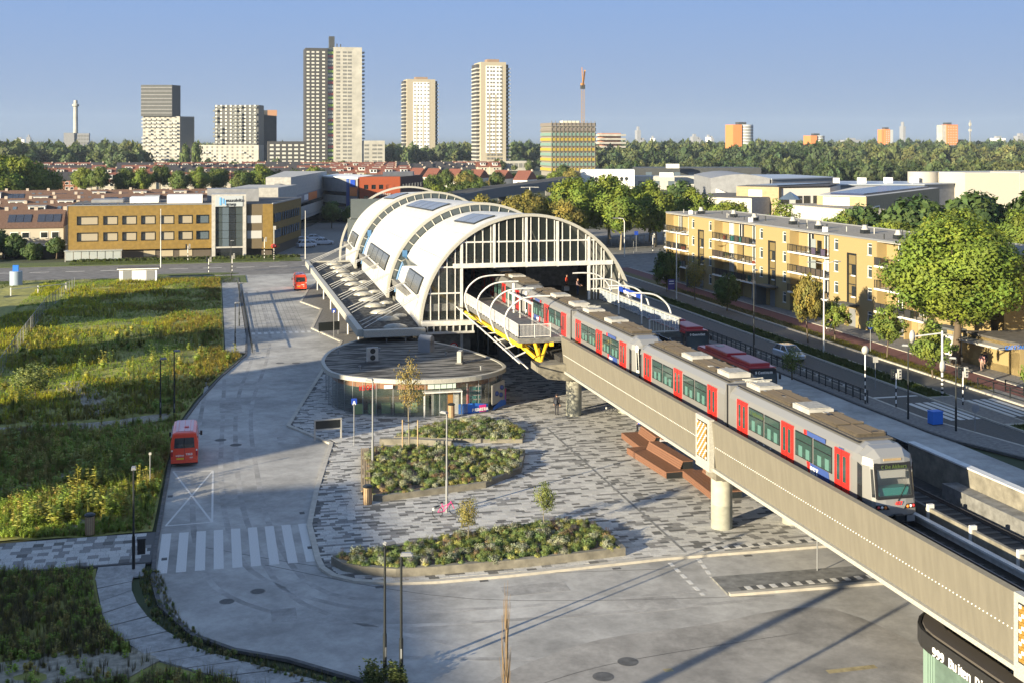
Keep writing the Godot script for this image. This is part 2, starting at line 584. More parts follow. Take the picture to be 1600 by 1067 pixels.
func setting() -> void:
	hill.seed = 4
	hill.frequency = .03
	var g := MB.new()
	g.b(-1500, 2600, -1, -.12, -400, 4000)
	struct("ground", g, mm("far_ground"), "green ground stretching away to the horizon")
	var left := [V(24, 30), V(16, 41), V(9, 47.6), V(5.8, 50.9), V(3.1, 53.6), V(.8, 55.2), V(-1, 57.3), V(-1.85, 59.4), V(-2.6, 61.3), V(-3.1, 64.9), V(-3.2, 69.8), V(-3.0, 88), V(-2.3, 102.2), V(-1.25, 109.5), V(.6, 119.5), V(3.3, 131.4), V(3.8, 147), V(3.8, 206), V(-2, 210.5)]
	var road := struct("bus_road", sheet(left + [V(54, 210.5), V(54, 30)], 0), mm("concrete_road"), "pale grey concrete bus road curving round the plaza")
	struct("cross_street", MB.new().b(-260, 160, -.04, -.004, 210.4, 232.5), mm("old_asphalt"), "asphalt street crossing behind the bus station")
	part("centre_line", dashes(V(-60, 222.6), V(30, 224), 3.2, 2.6, .35, 0), mm("paint"), road)
	# crossing stripes: nine pale bars on the bus road
	for k in 9:
		part("crossing_stripe", MB.new().b(-2.95 + k * .965, -2.43 + k * .965, -.01, .006, 65.95, 72.6), mm("paint"), road)
	for k in 10:
		part("crossing_stripe", MB.new().b(4.2 + k * .72, 4.6 + k * .72, -.01, .006, 145.2, 146.6), mm("paint"), road)
	for k in [[V(-2.77, 86.3), V(-.15, 74.2)], [V(-.12, 85.8), V(-2.8, 74.1)], [V(-.12, 85.8), V(-.15, 74.2)], [V(-2.8, 74.1), V(-.15, 74.2)], [V(-2.77, 86.3), V(-.12, 85.8)]]:
		part("bay_marking", strip([k[0], k[1]], .12, -.01, .005 + R(0, .001)), mm("paint"), road)
	part("lane_line", dashes(V(23.67, 61.2), V(23.6, 56.4), .55, .35, .22, 0), mm("paint"), road)
	part("lane_line", dashes(V(25.4, 61.4), V(25.0, 58.6), .55, .35, .22, 0), mm("paint"), road)
	part("yellow_marking", MB.new().b(25.3, 27.6, -.01, .005, 46.8, 47.15), mm("yellow_paint"), road)
	part("yellow_marking", MB.new().b(18.6, 19.0, -.01, .005, 48.6, 48.9), mm("yellow_paint"), road)
	for k in 13:  # slab joints by the bus bay
		part("slab_joint", MB.new().b(4.0 + k * .55, 4.03 + k * .55, -.01, .004, 147, 182), mm("joint"), road)
		part("slab_joint", MB.new().b(4.0, 10.6, -.01, .003, 148 + k * 2.7, 148.06 + k * 2.7), mm("joint"), road)
	var tyre := M("tyre_mark", .455, .445, .425, .9, {"tex": blot_tex(), "scale": .03})
	for k in [[V(-.6, 120), V(-1.2, 100), V(-1.4, 84), V(-1.0, 70), V(.6, 62), V(6, 57), V(14, 55.6), V(26, 55.2)], [V(.9, 120), V(.6, 100), V(.4, 84), V(.9, 71), V(2.4, 64), V(7, 58.6), V(14, 57.2), V(24, 57)], [V(6.2, 188), V(6.4, 150), V(5.2, 128), V(3.0, 105), V(2.8, 84), V(3.4, 70), V(5.6, 61), V(12, 58.8)], [V(4.6, 188), V(4.9, 150), V(3.8, 130), V(1.9, 108), V(1.5, 86), V(2.1, 71), V(4.2, 60), V(11, 53)], [V(8, 50), V(16, 48), V(27, 47.6)], [V(7, 53), V(16, 50.8), V(30, 50.4)]]:
		part("tyre_track", strip(spline(k, 5, false), .34, -.01, .0022), tyre, road)
	for k in [[4.6, 92, 1.6, 2.4], [.4, 104, 1.8, 5], [8.2, 158, 2.0, 6], [14, 58.6, 3.4, 1.3], [19.5, 55.0, 2.6, 1.8], [2.6, 58, 1.2, 1.6]]:
		part("repair_patch", MB.new().b(k[0], k[0] + k[2], -.01, .0032, k[1], k[1] + k[3]), M("patch", .43, .42, .40, .9, {"tex": tex.blot, "scale": .05}), road)
	for k in 9:  # drain slots along the kerb
		part("drain_grate", MB.new().b([5.0, 5.0, 7.9, 13.2, 20.4, 28.0, -2.8, -2.9, -2.4][k], [5.3, 5.3, 8.35, 13.65, 20.85, 28.45, -2.5, -2.6, -2.1][k], -.01, .007, [68, 74.5, 61.2, 60.8, 60.9, 61.1, 68, 80, 98][k], [68.45, 74.95, 61.5, 61.05, 61.15, 61.35, 68.45, 80.45, 98.45][k]), mm("dark_kerb"), road)
	for k in [[-1, 70, 24, 60.2], [2.6, 66, 27, 55.5], [9.6, 47, 26, 51]]:  # old seams in the concrete
		part("road_seam", strip(spline([V(k[0], k[1]), V(lerpf(k[0], k[2], .4), lerpf(k[1], k[3], .7)), V(k[2], k[3])], 6, false), .05, -.01, .004), mm("joint"), road)
	part("tarmac_patch", sheet(spline([V(10.2, 48.4), V(16, 52.2), V(22, 52.9), V(29, 53.2), V(30, 44), V(20, 40), V(12, 44)], 5), .004), M("worn_concrete", .38, .365, .34, .9, {"tex": tex.blot, "scale": .03}), road)
	for k in [[.42, 94.5, .4], [1.52, 92.7, .4], [.58, 61.2, .34], [2.1, 62.2, .34], [15.9, 48.8, .42], [17.4, 49.95, .42], [6.46, 126, .4], [8.05, 125.6, .4], [11.8, 100.2, .3]]:
		if k[0] < 11:
			var h := MB.new().lathe(P(k[0], -.01, k[1]), [V(k[2], 0), V(k[2], .014), V(k[2] - .05, .018), V(.001, .018)], 16)
			var cover := part("manhole_cover", h, mm("dark_kerb"), road)
			part("cover_rim", MB.new().lathe(P(k[0], -.01, k[1]), [V(k[2] + .05, 0), V(k[2] + .05, .012), V(k[2], .013)], 16), mm("grey_concrete"), cover)
	for k in [[15.9, 48.8], [17.4, 49.95]]:
		part("manhole_cover", MB.new().lathe(P(k[0], -.01, k[1]), [V(.46, 0), V(.46, .018), V(.38, .022), V(.001, .022)], 18), mm("dark_kerb"), road)
	# plaza on its kerb, with tiles of four greys in a running bond
	var shape := plaza_shape()
	var plaza := struct("plaza", MB.new().prism(shape, -.05, .1), mm("joint"), "plaza paved with light and dark grey tiles")
	var closed := shape.duplicate()
	closed = closed.slice(13) + closed.slice(0, 12)
	part("kerb", strip(closed, .32, -.03, .135), mm("kerb"), plaza)
	tiles(plaza, shape, 5, 38, 61.5, 128, .52, .3, .1)
	part("far_paving", sheet([V(10.2, 121.2), V(13.7, 137.5), V(11.3, 148), V(13.7, 164.5), V(11.7, 172.8), V(13.4, 185.6), V(16, 197), V(37.8, 197), V(37.8, 128.2), V(11.8, 128.2)], .112), mm("pavement"), plaza)
	for k in [[26.2, 61.9, 9.0]]:
		for i in 22:
			part("edge_tile", MB.new().b(k[0] + i * .36, k[0] + i * .36 + .34, .1, .137, k[1] + .32, k[1] + .75), mm("paint") if i % 2 else mm("dark_kerb"), plaza)
	part("inlaid_line", strip([V(25.0, 62.2), V(25.3, 92)], .16, .1, .128), mm("grey_concrete"), plaza)
	# the low island in the bus road under the viaduct
	var isl := struct("bus_island", MB.new().prism([V(24.9, 58.45), V(24.75, 56.1), V(33.2, 55.75), V(37, 55.9), V(37, 58.3), V(34.2, 58.1)], -.02, .1), mm("grey_concrete"), "low grey bus island beside the viaduct")
	part("kerb", strip([V(24.85, 56.05), V(33.2, 55.7), V(37, 55.85)], .3, -.02, .13), mm("kerb"), isl)
	for i in 26:
		part("edge_tile", MB.new().b(25.6 + i * .34, 25.6 + i * .34 + .3, .09, .112, 56.3, 56.75), mm("paint") if i % 2 else mm("dark_kerb"), isl)
	# left of the bus road: fields, chequered path and slab path
	terrain("field", 73.3, 209, field_edge, mm("soil"), "weedy field of dry grass beside the bus road")
	terrain("near_field", 36, 67.6, near_edge, mm("soil"), "dark weedy corner in the foreground shade")
	for k in [[[V(-34, 98), V(-22, 99.4), V(-13, 100.6), V(-6, 102.6), V(-3.3, 103.8)], 2.0], [[V(-30, 78), V(-19, 80), V(-14, 84), V(-9.6, 88)], 2.2], [[V(-12, 52), V(-8.5, 54), V(-5, 55.2), V(-3, 54)], 3.4], [[V(-15, 75.4), V(-9, 75.6), V(-6.6, 74.6)], 1.6], [[V(-13, 120), V(-10.5, 112), V(-9, 105)], 2.0]]:
		var w := strip(spline(k[0], 5, false), k[1], -.2, .0)
		for i in w.v.size():
			w.v[i].y += rough(w.v[i].x, -w.v[i].z, field_edge(-w.v[i].z) if -w.v[i].z > 70 else near_edge(-w.v[i].z)) + .05
		struct("sandy_track", w, mm("sand"), "sandy track worn through the weeds")
	var cp := struct("chequered_path", MB.new().b(-30, -3.3, -.05, .06, 67.75, 72.9), mm("joint"), "chequered light and dark grey path at the left edge")
	tiles(cp, [V(-30, 67.9), V(-3.4, 67.9), V(-3.4, 72.8), V(-30, 72.8)], -30, -3.4, 67.9, 72.8, .54, .54, .06, true)
	var sp := struct("slab_path", MB.new().b(-6, -3.6, -.05, .02, 65.8, 67.7), mm("slab"), "pale slab path winding down beside the bus road")
	var l := spline([V(-5.95, 65.8), V(-5.46, 62.5), V(-4.8, 59.2), V(-3, 55.6), V(-1.16, 53.7), V(1.6, 51.1), V(5.0, 47.6), V(9, 44)], 2, false)
	var r := spline([V(-4.1, 65.8), V(-4.05, 63.7), V(-3.1, 60), V(-1, 56.06), V(1.1, 53.9), V(4.2, 51.2), V(7.4, 48), V(11, 45)], 2, false)
	for i in l.size() - 1:
		var g0 := .03
		part("concrete_slab", MB.new().prism([l[i].lerp(l[i + 1], g0), r[i].lerp(r[i + 1], g0), r[i].lerp(r[i + 1], 1 - g0), l[i].lerp(l[i + 1], 1 - g0)], -.05, .06 + R(0, .015)), mm("slab"), sp)
	struct("road_kerb", strip([V(16, 41), V(9, 47.6), V(5.8, 50.9), V(3.1, 53.6), V(.8, 55.2), V(-1, 57.3), V(-1.85, 59.4), V(-2.6, 61.3), V(-3.1, 64.9), V(-3.2, 69.8), V(-3.05, 88), V(-2.35, 102.2), V(-1.3, 109.5), V(.5, 119.5), V(3.2, 131.4), V(3.7, 147), V(3.7, 206)], .22, -.04, .1), mm("dark_kerb"), "dark kerb along the left of the bus road")
	struct("footpath", MB.new().b(1.1, 3.5, -.03, .05, 133, 206), mm("slab"), "blue grey footpath between field and bus road")
	# main street on the right
	var st := struct("main_street", MB.new().b(55.9, 67, -.05, .0, 40, 215), mm("asphalt"), "dark asphalt main street on the right")
	for k in [[57.95, .5], [58.75, .5], [59.55, .5], [60.3, .4], [63.55, .5], [64.35, .5], [65.15, .5], [65.95, .5]]:
		part("crossing_stripe", MB.new().b(k[0], k[0] + k[1], -.01, .006, 87.1, 93.7), mm("paint"), st)
	part("stop_line", MB.new().b(56.2, 60.7, -.01, .006, 96.2, 96.6), mm("paint"), st)
	for k in 9:
		part("hatching", strip([V(55.95, 101 + k * 2.6), V(57.0, 102.6 + k * 2.6)], .22, -.01, .006), mm("paint"), st)
	part("lane_line", strip([V(56.95, 100), V(56.95, 128)], .12, -.01, .0055), mm("paint"), st)
	for k in 6:
		part("crossing_stripe", MB.new().b(58 + k * 1.5, 58.7 + k * 1.5, -.01, .006, 203, 206), mm("paint"), st)
	var sw := struct("pavement", MB.new().prism([V(53.6, 94), V(53.75, 88.5), V(53.8, 84), V(54.1, 80.8), V(54.8, 78.7), V(56, 75), V(58, 66), V(60, 56), V(60.5, 40), V(62, 40), V(60.7, 60), V(58.4, 76), V(56, 88), V(56, 205), V(53.6, 205)], -.05, .12), mm("pavement"), "pavement between bus lane and main street")
	part("kerb", strip([V(56, 205), V(56, 88), V(58.4, 76), V(60.7, 60)], .25, -.04, .14), mm("kerb"), sw)
	part("kerb", strip([V(53.6, 205), V(53.6, 94), V(53.75, 88.5), V(53.8, 84), V(54.1, 80.8), V(54.8, 78.7), V(56, 75), V(58, 66), V(60, 56)], .25, -.04, .14), mm("dark_kerb"), sw)
	var md := struct("median", MB.new().b(60.85, 63.35, -.05, .11, 95, 200), mm("lawn"), "grass median of the main street")
	part("kerb", strip([V(60.85, 200), V(60.85, 95), V(63.35, 95), V(63.35, 200)], .25, -.04, .14), mm("kerb"), md)
	var mp := struct("crossing_island", MB.new().b(60.95, 63.3, -.05, .1, 84.5, 94.8), mm("pavement"), "paved refuge in the middle of the crossing")
	part("kerb", strip([V(60.9, 94.8), V(60.9, 84.5), V(63.3, 84.5), V(63.3, 94.8)], .2, -.04, .12), mm("kerb"), mp)
	var md2 := struct("median", MB.new().b(61, 63.3, -.05, .11, 50, 84.2), mm("lawn"), "grass median this side of the crossing")
	part("kerb", strip([V(61, 50), V(61, 84.2), V(63.3, 84.2), V(63.3, 50)], .25, -.04, .14), mm("kerb"), md2)
	struct("verge", MB.new().b(67.1, 69.0, -.05, .1, 97, 200), M("dry_lawn", .15, .13, .04, .95, {"tex": tex.worn, "scale": .3}), "dry grass verge beside the red cycle path")
	struct("street_kerb", strip([V(67.05, 200), V(67.05, 50)], .25, -.04, .14), mm("kerb"), "pale kerb on the far side of the main street")
	struct("cycle_path", MB.new().b(69.0, 71.9, -.05, .06, 40, 206), mm("red_path"), "red cycle path along the apartments")
	struct("footway", MB.new().prism([V(71.9, 40), V(90, 40), V(78, 100), V(72.4, 206), V(71.9, 206)], -.05, .1), mm("pavement"), "grey footway in front of the apartments")
	struct("footway_kerb", strip([V(71.9, 40), V(71.9, 206)], .15, -.04, .12), mm("kerb"), "pale edge of the footway beside the cycle path")
	struct("crossing_pavement", MB.new().b(67.1, 69.0, -.05, .1, 50, 96.8), mm("pavement"), "pavement at the pedestrian crossing")
	struct("junction", MB.new().b(54, 200, -.06, -.008, 200, 300), mm("old_asphalt"), "wide junction beyond the apartments")
	struct("street_verge", MB.new().b(-120, 5, -.05, .05, 199, 209.6), mm("lawn"), "grass verge along the cross street")
	struct("far_verge", MB.new().b(-120, 16, -.05, .06, 233, 240), mm("lawn"), "grass strip before the ochre building")
	struct("side_square", MB.new().b(12, 90, -.05, .03, 233, 340), mm("grey_concrete"), "paved shopping street beside the ochre building")
	struct("traffic_island", MB.new().prism([V(-15, 211.4), V(1, 211.6), V(4, 213), V(1, 214.6), V(-15, 214)], -.03, .1), mm("lawn"), "grass island in the cross street")

func dashes(a: Vector2, e: Vector2, on: float, off: float, w: float, y: float) -> MB:
	var mb := MB.new()
	var l := a.distance_to(e)
	var d := (e - a) / l
	var x := 0.0
	while x < l:
		mb.add(strip([a + d * x, a + d * minf(l, x + on)], w, y - .02, y + .006))
		x += on + off
	return mb

func tiles(owner: Node, shape: Array, t0: float, t1: float, s0: float, s1: float, w: float, d: float, y: float, chequer := false) -> void:
	var poly := PackedVector2Array(shape)
	var greys := [[.60, .59, .56], [.52, .51, .485], [.27, .265, .255], [.15, .148, .14]]
	var share := [.52, .68, .86] if not chequer else [.60, .64, .93]
	var rest := MB.new()
	var singles := 0
	var s := s0
	var row := 0
	var variants := []
	for k in 12:
		var g: Array = greys[[0, 0, 0, 0, 1, 1, 1, 2, 2, 3, 3, 3][k]]
		var m := MB.new()
		var f := R(.9, 1.08)
		m.col = Color(g[0] * f, g[1] * f, g[2] * f)
		m.b(-w / 2 + .008, w / 2 - .008, -.03, .022, -d / 2 + .008, d / 2 - .008)
		variants.append(m.mesh())
	while s + d <= s1:
		var t := t0 + R(0, w)
		var run := 0
		var kind := 0
		while t + w <= t1:
			var cx := t + w / 2
			var cs := s + d / 2
			var inside := Geometry2D.is_point_in_polygon(V(t, s), poly) and Geometry2D.is_point_in_polygon(V(t + w, s + d), poly) and Geometry2D.is_point_in_polygon(V(t, s + d), poly) and Geometry2D.is_point_in_polygon(V(t + w, s), poly)
			var u := rng.randf()
			if run <= 0:
				kind = 0 if u < share[0] else 1 if u < share[1] else 2 if u < share[2] else 3
				run = 1 + int(rng.randf() * 1.25) if not chequer else 1
			run -= 1
			if inside:
				if singles < 300:
					var mi := MeshInstance3D.new()
					mi.name = "paving_tile"
					mi.mesh = variants[[rng.randi() % 4, 4 + rng.randi() % 3, 7 + rng.randi() % 2, 9 + rng.randi() % 3][kind]]
					mi.material_override = mm("tile")
					mi.position = P(cx, y + R(-.002, .003), cs)
					owner.add_child(mi, true)
					singles += 1
				else:
					var g: Array = greys[kind]
					var f := R(.86, 1.1)
					rest.col = Color(g[0] * f, g[1] * f, g[2] * f)
					var h := y + .022 + R(-.002, .003)
					rest.b(t + .008, t + w - .008, y - .03, h, s + .008, s + d - .008)
			t += w
		s += d
		row += 1
	if rest.v.size():
		stuff(part("paving_tiles", rest, mm("tile"), owner))

# ------------------------------------------------------------------ viaduct
func viaduct() -> void:
	var v := thing("viaduct", "pale concrete metro viaduct on round columns running into the station", "viaduct")
	var joints := [12.0, 36.2, 65.3, 95.4]
	for i in 3:
		var a: float = joints[i] + .03
		var e: float = joints[i + 1] - .03
		var w := MB.new()
		var ring := func(s: float) -> Array: return [P(27.72, 3.95, s), P(27.45, 6.62, s), P(27.72, 6.66, s), P(27.98, 4.9, s), P(27.98, 3.95, s)]
		var r0: Array = ring.call(a)
		var r1: Array = ring.call(e)
		w.loft([r0, r1])
		w.fan(r0)
		w.fan(r1)
		var gd := part("girder_wall", w, mm("girder"), v)
		part("bottom_lip", MB.new().b(27.52, 27.95, 3.78, 3.97, a, e), mm("cream"), gd)
		part("deck", MB.new().b(27.99, 35.55, 4.2, 4.86, a, e), mm("grey_concrete"), v)
		part("soffit_beam", MB.new().b(29.0, 34.4, 3.6, 4.2, a, e), mm("concrete"), v)
		part("parapet", MB.new().b(35.62, 35.92, 3.9, 6.62, a, minf(e, 57.4)), mm("concrete"), v) if a < 57 else null
		if e > 58:
			part("screen_wall", MB.new().b(35.66, 35.86, 3.9, 5.5, maxf(a, 57.42), e), mm("grey_concrete"), v)
			var s := maxf(a, 57.42)
			while s < minf(e, 95):
				part("screen_pane", MB.new().b(35.72, 35.78, 5.5, 6.55, s + .06, s + 2.4), mm("glass_dark"), v)
				part("screen_post", MB.new().b(35.68, 35.84, 5.5, 6.66, s - .05, s + .05), mm("grey_metal"), v)
				s += 2.46
		part("cable_duct", MB.new().b(34.75, 35.6, 4.86, 5.75, a, minf(e, 53)), mm("grey_concrete"), v) if a < 53 else null
		part("track_bed", MB.new().b(28.0, 34.74 if e < 60 else 35.6, 4.86, 5.02, a, e), mm("track_bed"), v)
	part("parapet_cap", MB.new().b(35.55, 35.98, 6.62, 6.7, 12, 57.4), mm("steel_white"), v)
	# white lights set along the girder, in two rows of dots
	var dots := MB.new()
	var s := 36.6
	while s < 95:
		if absf(s - 65.3) > 1.2:
			dots.ball(P(27.57, 5.22, s), Vector3(.034, .034, .034), 6)
		s += .235
	stuff(part("girder_light", dots, mm("white"), v))
	for k in [65.3, 36.2]:  # framed lattice of yellow and white tiles over each joint
		var fr := part("joint_panel", MB.new().b(27.3, 27.62, 3.75, 6.72, k - .9, k + 1.1), mm("cream"), v)
		part("panel_frame", MB.new().b(27.27, 27.32, 4.35, 6.45, k - .62, k + .82), mm("dark_metal"), fr)
		var yl := MB.new()
		var wh := MB.new()
		for i in 9:
			for j in 14:
				var c := [k - .58 + i * .15, 4.42 + j * .143]
				(wh if (i + j) % 3 < 1 else yl).b(27.24, 27.275, c[1], c[1] + .125, c[0], c[0] + .13)
		stuff(part("white_tiles", wh, mm("white"), fr))
		stuff(part("yellow_tiles", yl, M("ochre_tile", .30, .165, .03, .6), fr))
	for k in [[28.65, 65.75], [33.1, 65.6], [28.65, 95.75], [33.1, 95.7], [28.65, 35.6], [33.1, 35.4]]:
		var c := part("pillar", MB.new().lathe(P(k[0], 0, k[1]), [V(.62, 0), V(.62, 3.55)], 24), mm("column"), v)
		if k[1] < 70 or k[1] > 90:
			part("pillar_band", MB.new().lathe(P(k[0], 0, k[1]), [V(.626, 0), V(.626, 1.5), V(.62, 1.52)], 24), M("pillar_base", .33, .335, .28, .8, {"tex": tex.soft, "scale": .4}), c)
		part("rainpipe", MB.new().tube(P(k[0] + .66, .1, k[1] + .1), P(k[0] + .66, 3.4, k[1] + .1), .06), mm("grey_metal"), c)
	for k in [36.2, 65.4]:
		part("crosshead", MB.new().prism([V(27.9, k - .6), V(34.6, k - .6), V(34.6, k + .9), V(27.9, k + .9)], 3.1, 3.76, true, true), mm("concrete"), v)
	var hh := MB.new()
	var prof := [V(25.3, 4.55), V(25.3, 3.95), V(26.1, 3.4), V(27.6, 3.2), V(35.5, 3.2), V(36.4, 3.9), V(36.4, 4.5)]
	var ra := []
	var rb := []
	for p in prof:
		ra.append(P(p.x, p.y, 94.6))
		rb.append(P(p.x, p.y, 96.8))
	hh.loft([ra, rb]); hh.fan(ra); hh.fan(rb)
	part("hammerhead", hh, mm("concrete"), v)
	for t in [28.98, 30.45, 32.85, 34.3]:
		var rl := MB.new().b(t - .035, t + .035, 5.1, 5.2, 12, 200).b(t - .07, t + .07, 5.02, 5.1, 12, 200)
		part("rail", rl, mm("rail"), v)
	part("conductor_rail", MB.new().b(31.06, 31.32, 5.42, 5.52, 12, 97).b(31.26, 31.32, 5.1, 5.44, 12, 97), mm("steel_white"), v)
	var lw := part("middle_wall", MB.new().b(31.62, 31.78, 5.0, 5.85, 12, 96), mm("concrete"), v)
	for i in 26:
		part("wall_post", MB.new().b(31.56, 31.86, 5.0, 6.02, 14 + i * 3.2, 14.16 + i * 3.2), mm("steel_white"), lw)
	var sl := MB.new()
	for i in 120:
		for t in [29.72, 33.57]:
			sl.b(t - 1.2, t + 1.2, 4.98, 5.05, 14 + i * .7, 14.26 + i * .7)
	stuff(part("sleepers", sl, M("sleeper", .07, .065, .06, .9), v))

# ------------------------------------------------------------------ station hall
const CT := 31.0
const CH := 3.95
const BAYS := [[119.9, 142.7], [143.4, 176.7], [177.4, 199.0]]

func cone(bay: int, u: float, deg: float, off := 0.0) -> Vector3:  # point on a shell; u runs from its near to its far end
	var r := lerpf(11.22, 10.25, u) + off
	return P(CT + r * cos(deg_to_rad(deg)), CH + r * sin(deg_to_rad(deg)), lerpf(BAYS[bay][0], BAYS[bay][1], u))

func shell(mb: MB, bay: int, u0: float, u1: float, d0: float, d1: float, lo: float, hi: float, k := 4) -> MB:
	var q := func(u: float, d: float, o: float) -> Vector3: return cone(bay, u, d, o)
	for i in k:
		var a := lerpf(d0, d1, float(i) / k)
		var e := lerpf(d0, d1, float(i + 1) / k)
		var na := Vector3(cos(deg_to_rad(a)), sin(deg_to_rad(a)), .04)
		var ne := Vector3(cos(deg_to_rad(e)), sin(deg_to_rad(e)), .04)
		mb.quadn(q.call(u0, a, hi), q.call(u1, a, hi), q.call(u1, e, hi), q.call(u0, e, hi), na, na, ne, ne)
		mb.quadn(q.call(u0, e, lo), q.call(u1, e, lo), q.call(u1, a, lo), q.call(u0, a, lo), -ne, -ne, -na, -na)
		mb.quad(q.call(u0, a, lo), q.call(u0, a, hi), q.call(u0, e, hi), q.call(u0, e, lo))
		mb.quad(q.call(u1, e, lo), q.call(u1, e, hi), q.call(u1, a, hi), q.call(u1, a, lo))
	mb.quad(q.call(u0, d0, lo), q.call(u1, d0, lo), q.call(u1, d0, hi), q.call(u0, d0, hi))
	mb.quad(q.call(u0, d1, hi), q.call(u1, d1, hi), q.call(u1, d1, lo), q.call(u0, d1, lo))
	return mb

func arch(s0: float, s1: float, r0: float, r1: float, foot: float, a0 := 0.0, a1 := 180.0) -> MB:
	var mb := MB.new()
	var k := 56
	var rings := []
	for i in k + 1:
		var a := deg_to_rad(lerpf(a0, a1, float(i) / k))
		var d := V(cos(a), sin(a))
		rings.append([P(CT + d.x * r0, CH + d.y * r0, s0), P(CT + d.x * r1, CH + d.y * r1, s0), P(CT + d.x * r1, CH + d.y * r1, s1), P(CT + d.x * r0, CH + d.y * r0, s1)])
	mb.loft(rings)
	if foot < CH:
		for x in [-1, 1]:
			mb.b(minf(CT + x * r0, CT + x * r1), maxf(CT + x * r0, CT + x * r1), foot, CH, s0, s1)
	return mb

func arc_h(t: float, r: float) -> float:
	return CH + sqrt(maxf(0, r * r - (t - CT) * (t - CT)))

func station() -> void:
	var st := thing("station_hall", "metro station hall with a white barrel vault and glazed end", "station")
	var counts := [4, 6, 4]
	for bay in 3:
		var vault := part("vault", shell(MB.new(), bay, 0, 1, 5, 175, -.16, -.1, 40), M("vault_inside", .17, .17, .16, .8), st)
		for i in counts[bay]:
			for j in 10:
				var d0 := 3.0 + j * 17.4
				part("roof_panel", shell(MB.new(), bay, (i + .004) / counts[bay], (i + .996) / counts[bay], d0 + .1, d0 + 17.3, -.09, R(.0, .012), 5), mm("roof_white"), vault)
		for x in [-1, 1]:
			var fs := []
			for e in [[11.2, BAYS[bay][0] + .1], [10.24, BAYS[bay][1]]]:
				fs.append([P(CT + x * (e[0] - .2), 2.9, e[1]), P(CT + x * e[0], 2.9, e[1]), P(CT + x * e[0], 4.6, e[1]), P(CT + x * (e[0] - .2), 4.6, e[1])])
			part("vault_foot", MB.new().loft(fs), mm("roof_white"), vault)
	for k in [[119.3, 119.95], [142.9, 143.55], [176.9, 177.55], [199.0, 199.6]]:
		part("arch", arch(k[0], k[1], 10.98, 11.27, 0.0), mm("cream"), st)
	for bay in 2:  # glazed half moons where a lower vault runs in under the next arch
		var s: float = BAYS[bay][1]
		var mull := MB.new()
		for i in 25:
			var a := deg_to_rad(12 + i * 6.5)
			mull.bar(P(CT + 10.2 * cos(a), CH + 10.2 * sin(a), s + .1), P(CT + 10.95 * cos(a), CH + 10.95 * sin(a), s + .3), .1)
		part("clerestory_bars", mull, mm("cream"), st)
		var gl := arch(s + .28, s + .3, 10.2, 10.95, 9, 10, 170)
		part("clerestory_pane", gl, mm("glass_mid"), st)
		var pipe := []
		for i in 9:
			pipe.append(cone(bay, .985, 152 + i * 2.9, .09))
		part("blue_gutter", MB.new().path(pipe, .16, 6), mm("gutter_blue") if mats.has("gutter_blue") else M("gutter_blue", .06, .16, .32, .5), st)
		part("gutter_box", MB.new().box(cone(bay, .985, 150, .35), Vector3(.5, .9, .5)), mm("gutter_blue"), st)
	# roof lights: framed panels low on the left and near the crown
	for k in [[0, 123.4, 135.2, 2], [1, 148.2, 171.2, 4], [2, 182.0, 194.6, 2]]:
		var bs: float = BAYS[k[0]][0]
		var be: float = BAYS[k[0]][1]
		for d in [[155.5, 165.5], [103.5, 116.0]]:
			for i in k[3]:
				var u0: float = (lerpf(k[1], k[2], float(i) / k[3]) - bs) / (be - bs)
				var u1: float = (lerpf(k[1], k[2], float(i + 1) / k[3]) - bs) / (be - bs)
				var fr := part("roof_light", shell(MB.new(), k[0], u0, u1, d[0], d[1], .02, .16, 3), mm("dark_metal"), st)
				for j in 5:
					var w := (u1 - u0 - .014) / 5.0
					var e := u0 + .007 + j * w
					part("pane", shell(MB.new(), k[0], e + .002, e + w - .002, d[0] + .6, d[1] - .6, .16, .175, 3), mm("solar_pale") if d[0] < 120 else M("roof_glass", .10, .11, .12, .15), fr)
	# streaked ribs running down from the low roof lights
	for bay in 3:
		for i in counts[bay] * 2 + 1:
			var u := clampf(float(i) / (counts[bay] * 2), .01, .97)
			part("rib", MB.new().path([cone(bay, u, 166, .03), cone(bay, u, 171, .03), cone(bay, u, 176, .03)], .04, 5), mm("cream"), st)
	# glazed near end
	var z0 := 119.62
	var fr := part("end_frame", MB.new().b(23.2, 39.95, 9.85, 10.3, z0 - .25, z0 + .15), mm("steel_white"), st)
	for t in [24.05, 27.4, 30.75, 34.05, 37.4]:
		var lo := 9.8 if t > 25 and t < 37 else 0.2
		part("mullion", MB.new().b(t - .12, t + .12, lo, arc_h(t, 10.9), z0 - .2, z0 + .1), mm("steel_white"), fr)
	for i in 22:
		var t := 20.9 + i * .835 + (.32 if i > 3 else .0)
		if t > 41.2: continue
		var lo := 9.9 if t > 24.1 and t < 37.4 else 4.6 if t < 24.1 else 1.5
		if absf(fposmod(t - 24.05, 3.34)) < .2 and t > 24: continue
		if arc_h(t, 10.9) > lo + .3:
			part("glazing_bar", MB.new().b(t - .04, t + .04, lo, arc_h(t, 10.9), z0 - .1, z0 + .02), mm("steel_white"), fr)
	for i in 5:
		var t := 37.4 + (i + 1) * .82
		if arc_h(t, 10.9) > 5: part("glazing_bar", MB.new().b(t - .04, t + .04, 1.0, arc_h(t, 10.9), z0 - .11, z0 + .01), mm("steel_white"), fr)
	part("transom", MB.new().b(23.6, 38.4, 12.35, 12.5, z0 - .12, z0 + .03), mm("steel_white"), fr)
	for h in [7.3, 9.9]:
		part("transom", MB.new().b(20.5 if h < 8 else 21.8, 24.05, h, h + .14, z0 - .12, z0 + .03), mm("steel_white"), fr)
		part("transom", MB.new().b(37.4, 41.5 if h < 8 else 40.2, h, h + .14, z0 - .12, z0 + .03), mm("steel_white"), fr)
	var pane := MB.new()
